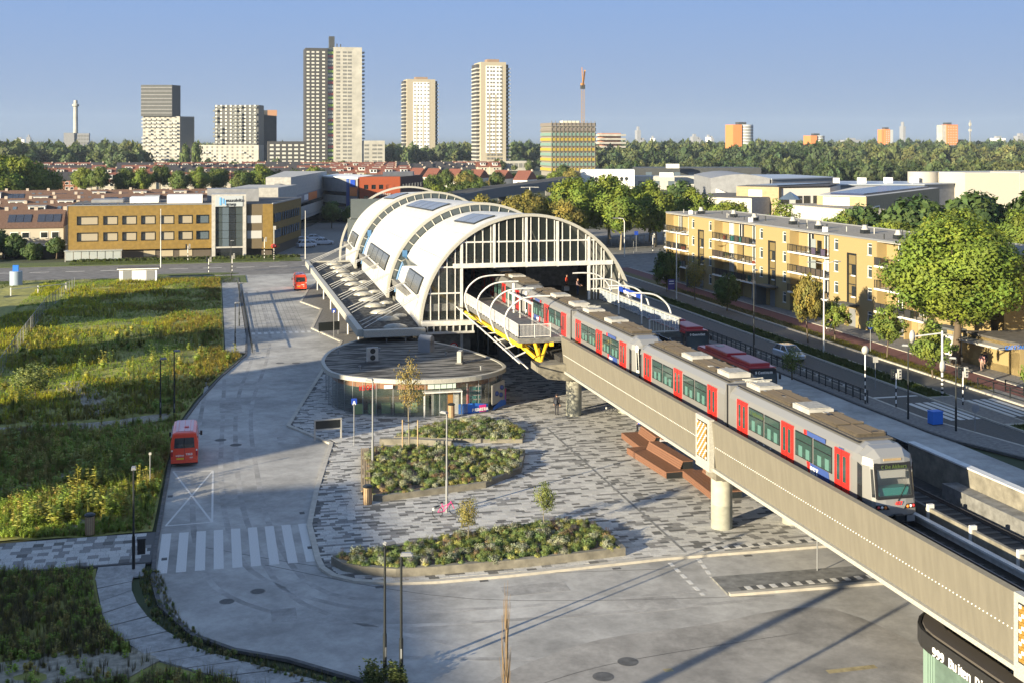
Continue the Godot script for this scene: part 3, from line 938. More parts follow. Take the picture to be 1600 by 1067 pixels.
	for i in 44:
		var t0 := 20.0 + i * .5
		var lo := 10.0 if t0 >= 24 and t0 + .5 <= 37.5 else 4.6 if t0 < 24 else .4
		var h0 := arc_h(t0, 10.9)
		var h1 := arc_h(t0 + .5, 10.9)
		if maxf(h0, h1) > lo:
			pane.quad(P(t0, lo, z0), P(t0 + .5, lo, z0), P(t0 + .5, maxf(lo, h1), z0), P(t0, maxf(lo, h0), z0))
	part("end_glass", pane, mm("glass_clear"), fr)
	part("beam", MB.new().b(19.9, 25.2, 4.25, 4.72, z0 - .9, z0 - .1), mm("steel_white"), fr)
	part("beam", MB.new().b(19.9, 25.2, 3.45, 3.66, z0 - .9, z0 - .1), mm("steel_white"), fr)
	part("ribbon_glass", MB.new().b(20, 25.1, 3.66, 4.25, z0 - .6, z0 - .5), mm("glass_dark"), fr)
	for i in 8:
		part("glazing_bar", MB.new().b(20.4 + i * .66, 20.5 + i * .66, 3.66, 4.25, z0 - .85, z0 - .6), mm("steel_white"), fr)
	part("lift_wall", MB.new().b(20.6, 25.0, 0, 3.4, z0 + .2, z0 + 4), mm("grey_concrete"), st)
	var sg := part("no_entry_sign", MB.new().tube(P(23.3, 2.0, z0 + .2), P(23.3, 2.0, z0 + .14), .42, -1, 18), mm("red"), st)
	part("sign_face", MB.new().tube(P(23.3, 2.0, z0 + .15), P(23.3, 2.0, z0 + .12), .32, -1, 18), mm("white"), sg)
	part("sign_bar", MB.new().bar(P(23.05, 1.75, z0 + .11), P(23.55, 2.25, z0 + .11), .06), mm("red"), sg)
	part("sign_symbol", MB.new().box(P(23.3, 2.0, z0 + .115), Vector3(.3, .12, .01)), mm("black"), sg)
	# inside: platforms, ground floor, far screen
	part("platform", MB.new().b(20.4, 28.25, 5.6, 6.3, 119.7, 199).b(24.35, 28.25, 5.9, 6.3, 97.2, 119.7), M("platform", .20, .20, .195, .85, {"tex": tex.worn, "scale": .3}), st)
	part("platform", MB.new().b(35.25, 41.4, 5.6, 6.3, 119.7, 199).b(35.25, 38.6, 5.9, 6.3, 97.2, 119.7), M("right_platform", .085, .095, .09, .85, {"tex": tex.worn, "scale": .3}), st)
	for t in [28.15, 35.35]:
		part("platform_edge", MB.new().b(t - .12, t + .12, 6.28, 6.34, 97.2, 199), mm("off_white"), st)
	part("track_floor", MB.new().b(27.4, 36, 4.2, 4.95, 95.5, 199), mm("track_bed"), st)
	part("ground_floor", MB.new().b(21.2, 40.6, 0, 4.2, 125, 197), mm("glass_dark"), st)
	for i in 18:
		part("shop_mullion", MB.new().b(21.08, 21.2, .1, 3.9, 125 + i * 4, 125.2 + i * 4), mm("grey_metal"), st)
		part("shop_mullion", MB.new().b(21.3 + i * 1.1, 21.45 + i * 1.1, .1, 3.9, 124.85, 125), mm("grey_metal"), st)
	part("waiting_room", MB.new().b(33.9, 40, 6.3, 9.4, 132, 140), mm("grey_concrete"), st)
	part("stair_enclosure", MB.new().b(21.5, 24.6, 6.3, 9.0, 128, 143), mm("glass_mid"), st)
	part("far_screen", MB.new().b(21.5, 40.5, 9.9, 13.2, 198.4, 198.6).b(21, 24, 4, 10, 198.4, 198.6).b(37.6, 41, 4, 10, 198.4, 198.6), mm("glass_mid"), st)
	for s in [126.3, 156.0, 186.0]:
		for t in [28.7, 33.4]:
			part("pillar", MB.new().lathe(P(t, 0, s), [V(.6, 0), V(.6, 4.2)], 20), mm("grey_concrete"), st)
	part("pillar", MB.new().lathe(P(28.9, 0, 121.5), [V(.62, 0), V(.62, 5.0)], 20), mm("grey_concrete"), st)
	for x in [19.7, 42.3]:
		for s in [126.0, 137, 149, 160, 171, 188]:
			part("pillar", MB.new().lathe(P(x, 0, s), [V(.45, 0), V(.45, 3.5)], 16), mm("cream"), st)
	# canopy on the left with its rods and domes
	var cn := part("bus_canopy", MB.new().b(13.9, 20.2, 3.86, 4.1, 117.4, 187.2), M("canopy_roof", .07, .068, .062, .9, {"tex": tex.felt, "scale": Vector3(.2, .2, .08)}), st)
	part("fascia", MB.new().prism([V(13.35, 117.2), V(13.35, 187.4), V(13.9, 187.4), V(13.9, 117.2)], 3.72, 4.45, true, true), mm("cream"), cn)
	part("fascia", MB.new().b(13.9, 19.9, 3.72, 4.4, 116.6, 117.4), mm("cream"), cn)
	part("fascia", MB.new().b(13.9, 20.2, 3.72, 4.3, 187.2, 187.6), mm("cream"), cn)
	for i in 13:
		var s := 119.8 + i * 5.3
		part("dome_light", MB.new().ball(P(17.4, 4.08, s), Vector3(1.25, .42, .8), 14, 0), M("dome", .50, .48, .42, .25, {"tex": tex.worn, "scale": .3}), cn)
		part("dome_light", MB.new().ball(P(19.0, 4.08, s + 2.4), Vector3(.8, .3, .6), 12, 0), mm("dome"), cn) if i % 2 else null
	for i in 13:
		var s := 120.5 + i * 5.4
		for d in ([-2.3, -.3, 1.7] if i % 2 == 0 else []):
			part("tension_rod", MB.new().tube(P(14.1, 4.42, s + d), P(20.5, 7.0, s + 2.2 + d * .25), .04, -1, 5, false), mm("steel_white"), cn)
		if i % 2 == 0:
			part("canopy_post", MB.new().pole(15.1, s, 0, 3.9, .11), mm("steel_white"), cn)
	# railed platform ends with their hoops and yellow struts
	for x in [[24.4, 27.1, -1], [35.8, 38.55, 1]]:
		var out: float = x[0] if x[2] < 0 else x[1]
		var inn: float = x[1] if x[2] < 0 else x[0]
		var f := rail_fence([V(out, 119.4), V(out, 97.3), V(inn, 97.3)], 1.15, 6.28, 1.15, .03, .11 if x[2] < 0 else .25)
		var rl := part("railing", f[0].add(f[1]), mm("steel_white"), st)
		if x[2] > 0:
			part("rail_glass", MB.new().b(out - .02, out + .0, 6.4, 7.3, 97.5, 119.2), M("rail_glass", .45, .52, .6, .1, {"glass": true, "a": .45}), rl)
			part("handrail", MB.new().b(out - .1, out + .14, 7.42, 7.5, 97.3, 119.4), mm("cream"), rl)
		for i in 4:
			var s: float = 100.5 + i * 5.6
			var pts := []
			for q in [V(0.0, 5.15), V(-.42, 5.9), V(-.72, 6.9), V(-.62, 7.7), V(-.2, 8.4), V(.7, 9.05), V(1.9, 9.28), V(3.3, 9.28)]:
				pts.append(P(out - x[2] * (q.x + .25), q.y, s))
			part("hoop", MB.new().path(spline(pts, 4, false), .085, 6), mm("steel_white"), st)
	part("platform_sign", MB.new().b(36.9, 37.0, 8.5, 8.95, 102.5, 108.6), mm("blue"), st)
	text("sign_lettering", "Spijkenisse Centrum", .26, mm("white"), st, P(36.88, 8.64, 105.4), Basis(Vector3.UP, -PI / 2))
	part("sign_post", MB.new().pole(36.95, 102.4, 6.3, 8.9, .07).pole(36.95, 108.7, 6.3, 8.9, .07), mm("steel_white"), st)
	part("shelter_frame", MB.new().bar(P(27.3, 8.2, 104), P(27.3, 8.2, 113), .18).bar(P(27.3, 6.3, 104), P(27.3, 8.2, 104), .1).bar(P(27.3, 6.3, 108.5), P(27.3, 8.2, 108.5), .1).bar(P(27.3, 6.3, 113), P(27.3, 8.2, 113), .1), mm("steel_white"), st)
	part("clock_post", MB.new().pole(27.6, 112.0, 6.3, 9.2, .16), mm("steel_white"), st)
	var ys := MB.new()
	var foot := P(25.95, 4.45, 96.2)
	for e in [P(24.5, 5.95, 98.4), P(27.0, 5.95, 97.8), P(25.8, 5.95, 97.6), P(26.8, 5.95, 100.5), P(24.5, 5.95, 101.5)]:
		ys.tube(foot, e, .15, -1, 8)
	ys.tube(foot - Vector3(0, .5, 0), foot + Vector3(0, .25, 0), .24)
	part("yellow_strut", ys, mm("yellow"), st)
	part("yellow_beam", MB.new().bar(P(24.5, 5.75, 97.2), P(24.5, 5.4, 119.5), .3, .35).bar(P(27.2, 5.75, 97.2), P(27.2, 5.4, 119.5), .3, .35).bar(P(26.0, 4.75, 96.6), P(25.4, 5.3, 119.5), .3), mm("yellow"), st)
	for i in 8:
		part("yellow_brace", MB.new().bar(P(24.5, 5.6, 98 + i * 2.6), P(27.2, 5.6, 99.3 + i * 2.6), .12), mm("yellow"), st)
	part("cable_rail", MB.new().tube(P(23.5, 5.0, 93.5), P(23.5, 6.0, 119.4), .07, -1, 6).tube(P(23.9, 4.75, 92.5), P(23.9, 5.4, 104), .06, -1, 6), mm("steel_white"), st)
	for i in 7:
		part("rail_bracket", MB.new().bar(P(23.4, 5.05 + i * .13, 95.5 + i * 3.4), P(24.5, 5.5, 95.5 + i * 3.4), .09), mm("steel_white"), st)

# ------------------------------------------------------------------ metro train
func side_glass(o: Node, x: float, u0: float, u1: float, y0: float, y1: float, called := "window", deep := .03) -> MeshInstance3D:
	return part(called, MB.new().b(x - deep if x < 0 else x - .01, x + .01 if x < 0 else x + deep, y0, y1, u0, u1), mm("glass_train") if mats.has("glass_train") else M("glass_train", .03, .06, .057, .05, {"spec": .9}), o)

func train() -> void:
	var tr := thing("metro_train", "silver metro train with red doors on the viaduct", "train", P(29.73, 5.2, 64.4))
	var rng_keep := rng.state
	for unit in 3:
		for half in [-1, 1]:
			car(tr, -unit * -31.3 - half * 0.0, half, unit)
	rng.state = rng_keep

func sec(w: float, top: float, u: float, bot := .62) -> Array:  # cross-section of the body
	return [P(-w + .06, bot, u), P(w - .06, bot, u), P(w, bot + .4, u), P(w, top - .72, u), P(w - .07, top - .42, u), P(w - .34, top - .14, u), P(w - .75, top, u), P(-w + .75, top, u), P(-w + .34, top - .14, u), P(-w + .07, top - .42, u), P(-w, top - .72, u), P(-w, bot + .4, u)]

func car(tr: Node3D, at: float, half: int, unit: int) -> void:
	# half -1 is the nearer half of a unit; its cab end points to -15.4
	var f := float(half)
	var body := MB.new()
	var rings := [sec(1.33, 3.55, f * .35), sec(1.33, 3.55, f * 14.0), sec(1.30, 3.50, f * 14.35)]
	if half < 0:
		rings = [rings[0], rings[1], rings[2]]
	body.loft(rings)
	body.fan(rings[0])
	body.fan(rings[2])
	var car_node := part("car", body, mm("silver"), tr)
	car_node.position = P(0, 0, at)
	part("skirt", MB.new().b(-1.345, 1.345, .42, .9, minf(f * .3, f * 14.2), maxf(f * .3, f * 14.2)), M("skirt", .022, .028, .05, .5), car_node)
	for x in [-1, 1]:
		for d in [2.1, 7.55, 13.1]:
			var u: float = d * f
			var door := part("door", MB.new().b(x * 1.35 - .03, x * 1.35 + .03, .92, 3.0, u - .66, u + .66), mm("red"), car_node)
			part("door_seam", MB.new().b(x * 1.36 - .03, x * 1.36 + .03, .94, 2.98, u - .02, u + .02), mm("black"), door)
			for e in [-.42, .14]:
				side_glass(door, x * 1.37, u + e, u + e + .28, 1.55, 2.75, "door_window", .03)
		for w in [[2.95, 4.75], [4.88, 6.68], [8.42, 10.2], [10.33, 12.15]]:
			var a := minf(f * w[0], f * w[1])
			var e := maxf(f * w[0], f * w[1])
			var fr := part("window", MB.new().b(x * 1.335 - .02, x * 1.335 + .02, 1.62, 2.86, a, e), mm("black"), car_node)
			side_glass(fr, x * 1.35, a + .05, e - .05, 1.67, 2.42, "pane", .025)
			side_glass(fr, x * 1.352, a + .05, e - .05, 2.48, 2.81, "top_pane", .025)
			var seats := MB.new()
			for i in 2:
				seats.b(x * 1.374 - .012, x * 1.374 + .012, 1.68, 2.12 + R(0, .12), a + .25 + i * .75, a + .62 + i * .75)
			part("seat_back", seats, M("seat_behind_glass", .09, .19, .17, .3), fr)
		if (half < 0 and unit < 2) or (half > 0 and unit == 1):  # blue and red livery bands with lettering
			var u: float = 10.9 * f
			var sl := .55
			for k in [[-1.1, .75, "livery_blue"], [.75, 1.08, "red"]]:
				for z in [[.9, 1.6, 0.0], [2.88, 3.1, .55]]:
					var a: float = u - x * 0 - f * k[0]
					var e: float = u - f * k[1]
					var sh: float = -f * z[2] * sl * 1.6
					var sh2: float = -f * (z[2] + .35) * sl
					var q := MB.new()
					var px: float = x * 1.345
					q.loft([[P(px, z[0], a + sh), P(px, z[0], e + sh), P(px, z[1], e + sh2), P(px, z[1], a + sh2)], [P(px + x * .012, z[0], a + sh), P(px + x * .012, z[0], e + sh), P(px + x * .012, z[1], e + sh2), P(px + x * .012, z[1], a + sh2)]])
					q.fan([P(px + x * .012, z[0], a + sh), P(px + x * .012, z[0], e + sh), P(px + x * .012, z[1], e + sh2), P(px + x * .012, z[1], a + sh2)])
					part("livery_band", q, mm(k[2]), car_node)
			if x < 0:
				text("operator_lettering", "RET", .36, mm("white"), car_node, P(-1.365, 1.28, u - f * .5), Basis(Vector3.UP, -PI / 2))
	if half < 0 and unit == 0:
		text("side_display", "C Spijkenisse", .2, M("display_green", .06, .09, .03, .5), car_node, P(-1.38, 2.62, f * 4.0), Basis(Vector3.UP, -PI / 2))
		text("car_number", "5417", .15, mm("livery_blue"), car_node, P(-1.335, 3.0, f * 13.0), Basis(Vector3.UP, -PI / 2))
		for i in 3:
			part("marker_lamp", MB.new().ball(P(-1.34, 1.2, f * (4 + i * .8)), Vector3(.05, .05, .05), 6), mm("white"), car_node)
	# roof: walkway of brown resistor boxes, white air units, black edge cables
	var y := 3.55
	var u := 1.2
	part("roof_deck", MB.new().b(-.88, .88, y - .02, y + .05, minf(f * .6, f * 13.8), maxf(f * .6, f * 13.8)), M("roof_grey", .14, .125, .105, .85, {"tex": tex.worn, "scale": .4}), car_node)
	for k in [[1.2, 2.9, 0], [3.1, 6.6, 1], [6.8, 8.6, 0], [8.8, 11.4, 1], [11.6, 13.4, 2]]:
		var a := minf(f * k[0], f * k[1])
		var e := maxf(f * k[0], f * k[1])
		if k[2] == 0:
			var ac := part("air_unit", MB.new().b(-.68, .68, y + .05, y + .3, a, e), mm("off_white"), car_node)
			part("unit_lid", MB.new().b(-.6, .6, y + .3, y + .34, a + .12, e - .12), M("lid", .50, .47, .40, .6, {"tex": tex.worn, "scale": .5}), ac)
		else:
			var rb := part("resistor_box", MB.new().b(-.74, .74, y + .05, y + .2, a, e), M("resistor", .10, .08, .055, .8, {"tex": tex.worn, "scale": .6}), car_node)
			var slats := MB.new()
			for i in int((e - a) / .14):
				slats.b(-.7, .7, y + .2, y + .225, a + .04 + i * .14, a + .11 + i * .14)
			stuff(part("resistor_slats", slats, M("slat", .125, .098, .066, .8), rb))
			part("box_ridge", MB.new().b(-.03, .03, y + .2, y + .24, a, e), mm("bark"), rb)
	for x in [-.92, .92]:
		part("roof_cable", MB.new().tube(P(x, y - .02, f * .6), P(x, y - .02, f * 13.9), .045, -1, 5), mm("black"), car_node)
	for i in 12:  # conduits, hatches and brackets
		part("roof_fitting", MB.new().box(P(R(-.6, .6), y + .1, f * R(.8, 13.2)), Vector3(R(.1, .3), R(.14, .3), R(.15, .5))), [mm("grey_metal"), mm("black"), mm("off_white")][i % 3], car_node)
	for i in 7:
		part("cable_clip", MB.new().box(P(.8, y + .12, f * (1.5 + i * 1.9)), Vector3(.2, .14, .3)), mm("pale_wood"), car_node)
	if half < 0:
		part("bellows", MB.new().b(-1.28, 1.28, .5, 3.48, -.34, .34), M("bellows", .16, .16, .16, .7), car_node)
		part("joint_seam", MB.new().b(-1.335, 1.335, .6, 3.5, -.06, .06), mm("black"), car_node)
		var pg := MB.new()
		for k in [[-.6, .5, -.2, 1.6], [.6, .5, .2, 1.6], [-.5, 1.5, .5, 1.7], [-.6, .6, .6, .6], [-.3, 1.7, .5, .9], [.3, 1.7, -.5, .9]]:
			pg.tube(P(k[0], y + .3, -k[1]), P(k[2], y + .36, -k[3]), .04, -1, 5)
		pg.tube(P(-.8, y + .36, -1.3), P(.8, y + .36, -1.3), .05, -1, 5)
		part("pantograph", pg, mm("cream"), car_node)
	for i in [3.0, 11.3]:
		part("bogie", MB.new().b(-1.05, 1.05, .1, .45, minf(f * i, f * (i + 2.2)), maxf(f * i, f * (i + 2.2))), mm("black"), car_node)
		for x in [-.74, .74]:
			for e in [.3, 1.9]:
				part("wheel", MB.new().tube(P(x - .06, .36, f * (i + e)), P(x + .06, .36, f * (i + e)), .36, -1, 14), mm("rail"), car_node)
	cab(car_node, f, unit == 0 and half < 0)

func cab(c: Node3D, f: float, front: bool) -> void:
	# tapered cab: two side cheeks with curved windows, roof brow, apron with lamps, big windscreen
	var s := func(w: float, y: float, u: float) -> Vector3: return P(w, y, f * u)
	var sh := MB.new()
	for x in [-1.0, 1.0]:
		var a := [s.call(1.30 * x, .62, 14.3), s.call(1.30 * x, 2.8, 14.3), s.call(1.22 * x, 3.15, 14.3)]
		var m := [s.call(1.28 * x, .62, 14.8), s.call(1.28 * x, 2.75, 14.75), s.call(1.2 * x, 3.1, 14.7)]
		var e := [s.call(1.08 * x, .62, 15.35), s.call(1.06 * x, 2.72, 15.05), s.call(1.0 * x, 3.05, 15.0)]
		sh.loft([a, m, e], false)
		var g := [s.call(.92 * x, .62, 15.45), s.call(.92 * x, 2.7, 15.16), s.call(.86 * x, 3.02, 15.1)]
		sh.loft([e, g], false)
	part("cab_cheek", sh, mm("silver"), c)
	var brow := MB.new()
	brow.loft([[s.call(-1.22, 3.12, 14.3), s.call(-.75, 3.5, 14.3), s.call(.75, 3.5, 14.3), s.call(1.22, 3.12, 14.3)], [s.call(-1.18, 3.08, 14.75), s.call(-.7, 3.42, 14.8), s.call(.7, 3.42, 14.8), s.call(1.18, 3.08, 14.75)], [s.call(-.92, 2.98, 15.12), s.call(-.6, 3.1, 15.18), s.call(.6, 3.1, 15.18), s.call(.92, 2.98, 15.12)], [s.call(-.92, 2.85, 15.15), s.call(-.6, 2.85, 15.22), s.call(.6, 2.85, 15.22), s.call(.92, 2.85, 15.15)]], false)
	part("cab_brow", brow, mm("silver"), c)
	var ap := MB.new()
	ap.loft([[s.call(-.92, 1.32, 15.36), s.call(-.5, 1.32, 15.46), s.call(.5, 1.32, 15.46), s.call(.92, 1.32, 15.36)], [s.call(-.96, .95, 15.42), s.call(-.5, .95, 15.54), s.call(.5, .95, 15.54), s.call(.96, .95, 15.42)], [s.call(-1.0, .6, 15.42), s.call(-.5, .58, 15.55), s.call(.5, .58, 15.55), s.call(1.0, .6, 15.42)], [s.call(-.9, .42, 15.25), s.call(-.5, .42, 15.3), s.call(.5, .42, 15.3), s.call(.9, .42, 15.25)]], false)
	part("apron", ap, mm("silver"), c)
	for x in [-1.0, 1.0]:
		var side := MB.new()
		var a := [s.call(1.315 * x, 1.1, 14.42), s.call(1.315 * x, 2.78, 14.42)]
		var e := [s.call(1.30 * x, .72, 14.82), s.call(1.295 * x, 2.68, 14.78)]
		side.loft([a, e], false)
		side.loft([[s.call(1.30 * x, .72, 14.82), s.call(1.30 * x, 1.1, 14.82)], [s.call(1.17 * x, .68, 15.18), s.call(1.17 * x, .98, 15.16)]], false)
		side.loft([[s.call(1.06 * x, 1.38, 15.26), s.call(1.05 * x, 2.6, 15.1)], [s.call(.97 * x, 1.38, 15.36), s.call(.96 * x, 2.6, 15.16)]], false)
		part("cab_window", side, mm("glass_dark"), c)
	var fr := MB.new()
	for k in [[-.9, 1.3, .9, 1.4], [-.9, 2.6, .9, 2.86]]:
		fr.hexa([s.call(k[0], k[1], 15.5 - (k[1] - 1.3) * .2), s.call(k[2], k[1], 15.5 - (k[1] - 1.3) * .2), s.call(k[2], k[1], 15.3 - (k[1] - 1.3) * .2), s.call(k[0], k[1], 15.3 - (k[1] - 1.3) * .2), s.call(k[0], k[3], 15.5 - (k[3] - 1.3) * .2), s.call(k[2], k[3], 15.5 - (k[3] - 1.3) * .2), s.call(k[2], k[3], 15.3 - (k[3] - 1.3) * .2), s.call(k[0], k[3], 15.3 - (k[3] - 1.3) * .2)])
	for x in [-.87, .87]:
		fr.bar(s.call(x, 1.32, 15.44), s.call(x, 2.8, 15.14), .09)
	part("windscreen_frame", fr, mm("black"), c)
	var sc := MB.new()
	sc.quad(s.call(-.86, 1.36, 15.45), s.call(.86, 1.36, 15.45), s.call(.86, 2.66, 15.19), s.call(-.86, 2.66, 15.19))
	part("windscreen", sc, mm("glass_clear") if front else mm("glass_dark"), c)
	for x in [-1, 1]:
		var lm := part("lamp_cluster", MB.new().hexa2([s.call(.36 * x, .86, 15.56), s.call(.98 * x, .86, 15.46), s.call(.98 * x, 1.06, 15.46), s.call(.5 * x, 1.06, 15.54)], s.call(0, 0, .03)), mm("black"), c)
		for k in [[.56, "orange_lamp"], [.72, "white"], [.88, "red"]]:
			part("lamp", MB.new().ball(s.call(k[0] * x, .96, 15.6 - (k[0] - .4) * .17), Vector3(.075, .075, .04), 8), mm(k[1]), lm)
	part("coupler", MB.new().tube(s.call(0, .5, 15.2), s.call(0, .5, 15.75), .13).box(s.call(0, .5, 15.75), Vector3(.42, .34, .22)), mm("dark_metal"), c)
	part("underframe", MB.new().box(s.call(0, .32, 14.9), Vector3(1.7, .35, .8)), mm("black"), c)
	part("bumper", MB.new().box(s.call(.8, .36, 15.3), Vector3(.4, .28, .25)).box(s.call(-.8, .36, 15.3), Vector3(.4, .28, .25)), mm("grey_metal"), c)
	if front:
		text("front_display", "C De Akkers", .17, mm("display_green"), c, s.call(.05, 2.68, 15.26), Basis())
		text("operator_lettering", "427", .17, mm("red"), c, s.call(.1, 1.12, 15.58), Basis())
		part("sun_blind", MB.new().b(-.7, .7, 2.15, 2.5, f * 15.12 - .01, f * 15.12 + .01), M("blind_pale", .28, .28, .26, .7), c)
		part("dashboard", MB.new().b(-.82, .82, 1.2, 1.72, minf(f * 14.7, f * 15.2), maxf(f * 14.7, f * 15.2)), M("dash_teal", .015, .13, .12, .6), c)
		part("cab_wall", MB.new().b(-1.1, 1.1, .9, 3.0, minf(f * 14.25, f * 14.3), maxf(f * 14.25, f * 14.3)), M("cab_inside", .05, .07, .07, .8), c)
		part("wiper", MB.new().bar(s.call(.1, 1.2, 15.52), s.call(.55, 1.85, 15.42), .03), mm("black"), c)
		var vents := MB.new()
		for i in 15:
			vents.b(-.45 + i * .06, -.42 + i * .06, 2.95, 3.05, f * 15.22 - .02, f * 15.22 + .02)
		stuff(part("brow_grille", vents, mm("pale_wood"), c))

# ------------------------------------------------------------------ oval glass shop
func kiosk() -> void:
	var k := thing("glass_kiosk", "rounded glass station shop with a weathered grey roof", "kiosk")
	var rim := spline([V(9.44, 109.4), V(9.36, 104), V(10.3, 101.4), V(12.2, 99.6), V(15.4, 98.0), V(18.5, 97.75), V(21.4, 98.5), V(23.7, 100.6), V(24.35, 103.0), V(23.8, 107.0), V(21.7, 113.6), V(17.9, 119.6), V(15.5, 120.6), V(11.3, 115.2)], 5)
	var shrink := func(d: float) -> Array:
		var o := []
		for i in rim.size():
			var t: Vector2 = (rim[(i + 1) % rim.size()] - rim[i - 1]).normalized()
			o.append(rim[i] + V(-t.y, t.x) * d)
		return o
	var inner: Array = shrink.call(.22)
	var deep: Array = shrink.call(.5)
	part("roof", MB.new().prism(shrink.call(.12), 2.98, 3.16, true, true), mm("felt"), k)
	part("roof_rim", strip(rim + [rim[0]], .3, 2.86, 3.22), mm("cream"), k)
	part("floor", MB.new().prism(deep, .1, .16), mm("grey_concrete"), k)
	var fz := strip(deep + [deep[0]], .06, 2.3, 2.86)
	part("timber_frieze", fz, mm("frieze"), k)
	for i in rim.size():
		var j := (i + 1) % rim.size()
		var a: Vector2 = inner[i]
		var e: Vector2 = inner[j]
		var p := part("glass_panel", MB.new().hexa2([P(a.x, .12, a.y), P(e.x, .12, e.y), P(e.x, 2.88, e.y), P(a.x, 2.88, a.y)], Vector3(0, 0, .01)), mm("glass_green"), k)
		if i % 2 == 0:
			part("glass_post", MB.new().pole(a.x, a.y, .1, 2.88, .03, -1, 5), mm("grey_metal"), p)
	# what shows through the glass: back wall, counter, shelves, door
	part("back_wall", MB.new().b(11.5, 22.3, .16, 2.9, 103.4, 103.6), M("shop_wall", .12, .10, .08, .8, {"tex": tex.worn, "scale": .4}), k)
	part("counter", MB.new().b(11.4, 16.5, .16, 1.15, 101.6, 102.3), mm("wood"), k)
	for i in 5:
		part("shop_table", MB.new().b(11.2 + i * 1.1, 11.9 + i * 1.1, .16, .95, 100.1 - i * .12, 100.6 - i * .12), M("shop_green", .22, .30, .14, .6), k)
	var dr := part("door", MB.new().b(17.3, 19.6, .12, 2.1, 98.35, 98.5), mm("steel_white"), k)
	part("door_glass", MB.new().b(17.42, 18.5, .15, 2.0, 98.3, 98.34), mm("glass_mid"), dr)
	part("door_leaf", MB.new().b(18.62, 19.05, .15, 2.0, 98.3, 98.34), M("amber_wood", .45, .20, .03, .5), dr)
	part("door_canopy", MB.new().b(16.5, 19.7, 2.1, 2.2, 97.5, 98.4), mm("steel_white"), k)
	part("door_jamb", MB.new().b(16.5, 16.58, .1, 2.1, 97.55, 97.65).b(19.6, 19.68, .1, 2.1, 97.55, 97.65), mm("steel_white"), k)
	part("signboard", MB.new().b(16.9, 19.2, 2.4, 2.86, 97.85, 97.95), M("board", .45, .55, .50, .5), k)
	for i in 4:
		part("board_divider", MB.new().b(17.4 + i * .5, 17.42 + i * .5, 2.42, 2.84, 97.82, 97.86), mm("grey_metal"), k)
	part("notice", MB.new().b(13.4, 14.1, 2.45, 2.75, 98.55, 98.6), mm("white"), k)
	text("shop_lettering", "KIOSK", .42, mm("red"), k, P(12.2, 2.45, 99.4), Basis(Vector3.UP, .25))
	part("fridge", MB.new().b(20.5, 21.6, .7, 2.3, 98.9, 99.3), mm("off_white"), k)
	var bt := MB.new()
	for i in 4:
		for j in 5:
			bt.b(20.6 + j * .19, 20.72 + j * .19, .85 + i * .36, 1.1 + i * .36, 98.84, 98.9)
	stuff(part("bottles", bt, mm("teal"), k))
	part("red_post", MB.new().b(20.25, 20.4, .12, 2.6, 98.6, 98.7), mm("red"), k)
	part("white_panel", MB.new().hexa2([P(22.5, .5, 99.1), P(24.0, .6, 100.9), P(24.0, 2.3, 100.9), P(22.5, 2.2, 99.1)], P(.03, 0, -.03)), mm("off_white"), k)
	for p in [[23.0, 1.4, 99.6], [23.6, 1.75, 100.3], [23.5, 1.15, 100.2]]:
		part("panel_badge", MB.new().ball(P(p[0] + .06, p[1], p[2] - .06), Vector3(.2, .22, .08), 10), mm("livery_blue"), k)
	var bn := part("blue_banner", MB.new().hexa2([P(19.5, .14, 98.25), P(21.0, .14, 98.35), P(21.0, .95, 98.35), P(19.5, .95, 98.25)], P(0, 0, -.03)).hexa2([P(21.0, .14, 98.35), P(22.1, .14, 98.75), P(22.1, .75, 98.75), P(21.0, .95, 98.35)], P(0, 0, -.03)).hexa2([P(22.6, .14, 99.05), P(24.15, .14, 101), P(24.25, .95, 101.3), P(22.6, .3, 99.05)], P(.03, 0, -.03)), mm("bright_blue"), k)
	part("pink_patch", MB.new().hexa2([P(21.3, .2, 98.42), P(21.9, .2, 98.62), P(21.9, .75, 98.62), P(21.3, .75, 98.42)], P(0, 0, -.05)).hexa2([P(24.1, .3, 101.0), P(24.3, .3, 101.6), P(24.3, 1.4, 101.6), P(24.1, 1.4, 101.0)], P(.05, 0, -.02)), mm("pink"), bn)
	text("banner_lettering", "PRIMERA", .26, mm("white"), bn, P(21.35, .42, 98.33), Basis(Vector3.UP, .25))
	# air conditioning on the roof
	for a in [[13.5, 107.0, .1, "off_white"], [20.9, 104.6, 1.2, "cream"], [19.0, 111.0, -.6, "panel_grey"]]:
		var ac := thing("air_conditioner", ["double fan air conditioning unit on the left of the shop roof", "cream air conditioning unit near the right end of the shop roof", "grey ventilation hood at the back of the shop roof"][0 if a[0] < 14 else 1 if a[0] > 20 else 2], "air conditioner", P(a[0], 3.17, a[1]), a[2])
		if a[3] == "panel_grey":
			part("hood", MB.new().prism([V(-.6, -.5), V(.6, -.5), V(.6, .5), V(-.6, .5)], 0, 1.0).tube(P(-.6, 1.0, 0), P(.6, 1.0, 0), .5, -1, 14), mm(a[3]), ac)
		else:
			var h := 1.25 if a[0] < 14 else 1.05
			part("cabinet", MB.new().b(-.5, .5, .1, h, -.18, .18), mm(a[3]), ac)
			part("stand", MB.new().b(-.6, .6, 0, .1, -.3, .3), mm("grey_concrete"), ac)
			for j in (2 if a[0] < 14 else 1):
				part("fan_grille", MB.new().tube(P(0, .38 + j * .58, -.18), P(0, .38 + j * .58, -.21), .24, -1, 14), mm("dark_metal"), ac)
	for i in 7:
		var a := V([14.8, 18.0, 22.0, 16.2, 12.0, 20.4, 11][i], [112.0, 117.0, 101.0, 117.4, 103.5, 108.5, 112][i])
		part("roof_vent", MB.new().pole(a.x, a.y, 3.14, 3.45, .07).pole(a.x, a.y, 3.45, 3.5, .12), mm("grey_metal"), k)
	# a curled-up offcut of roofing and puddle stains are left to the felt itself

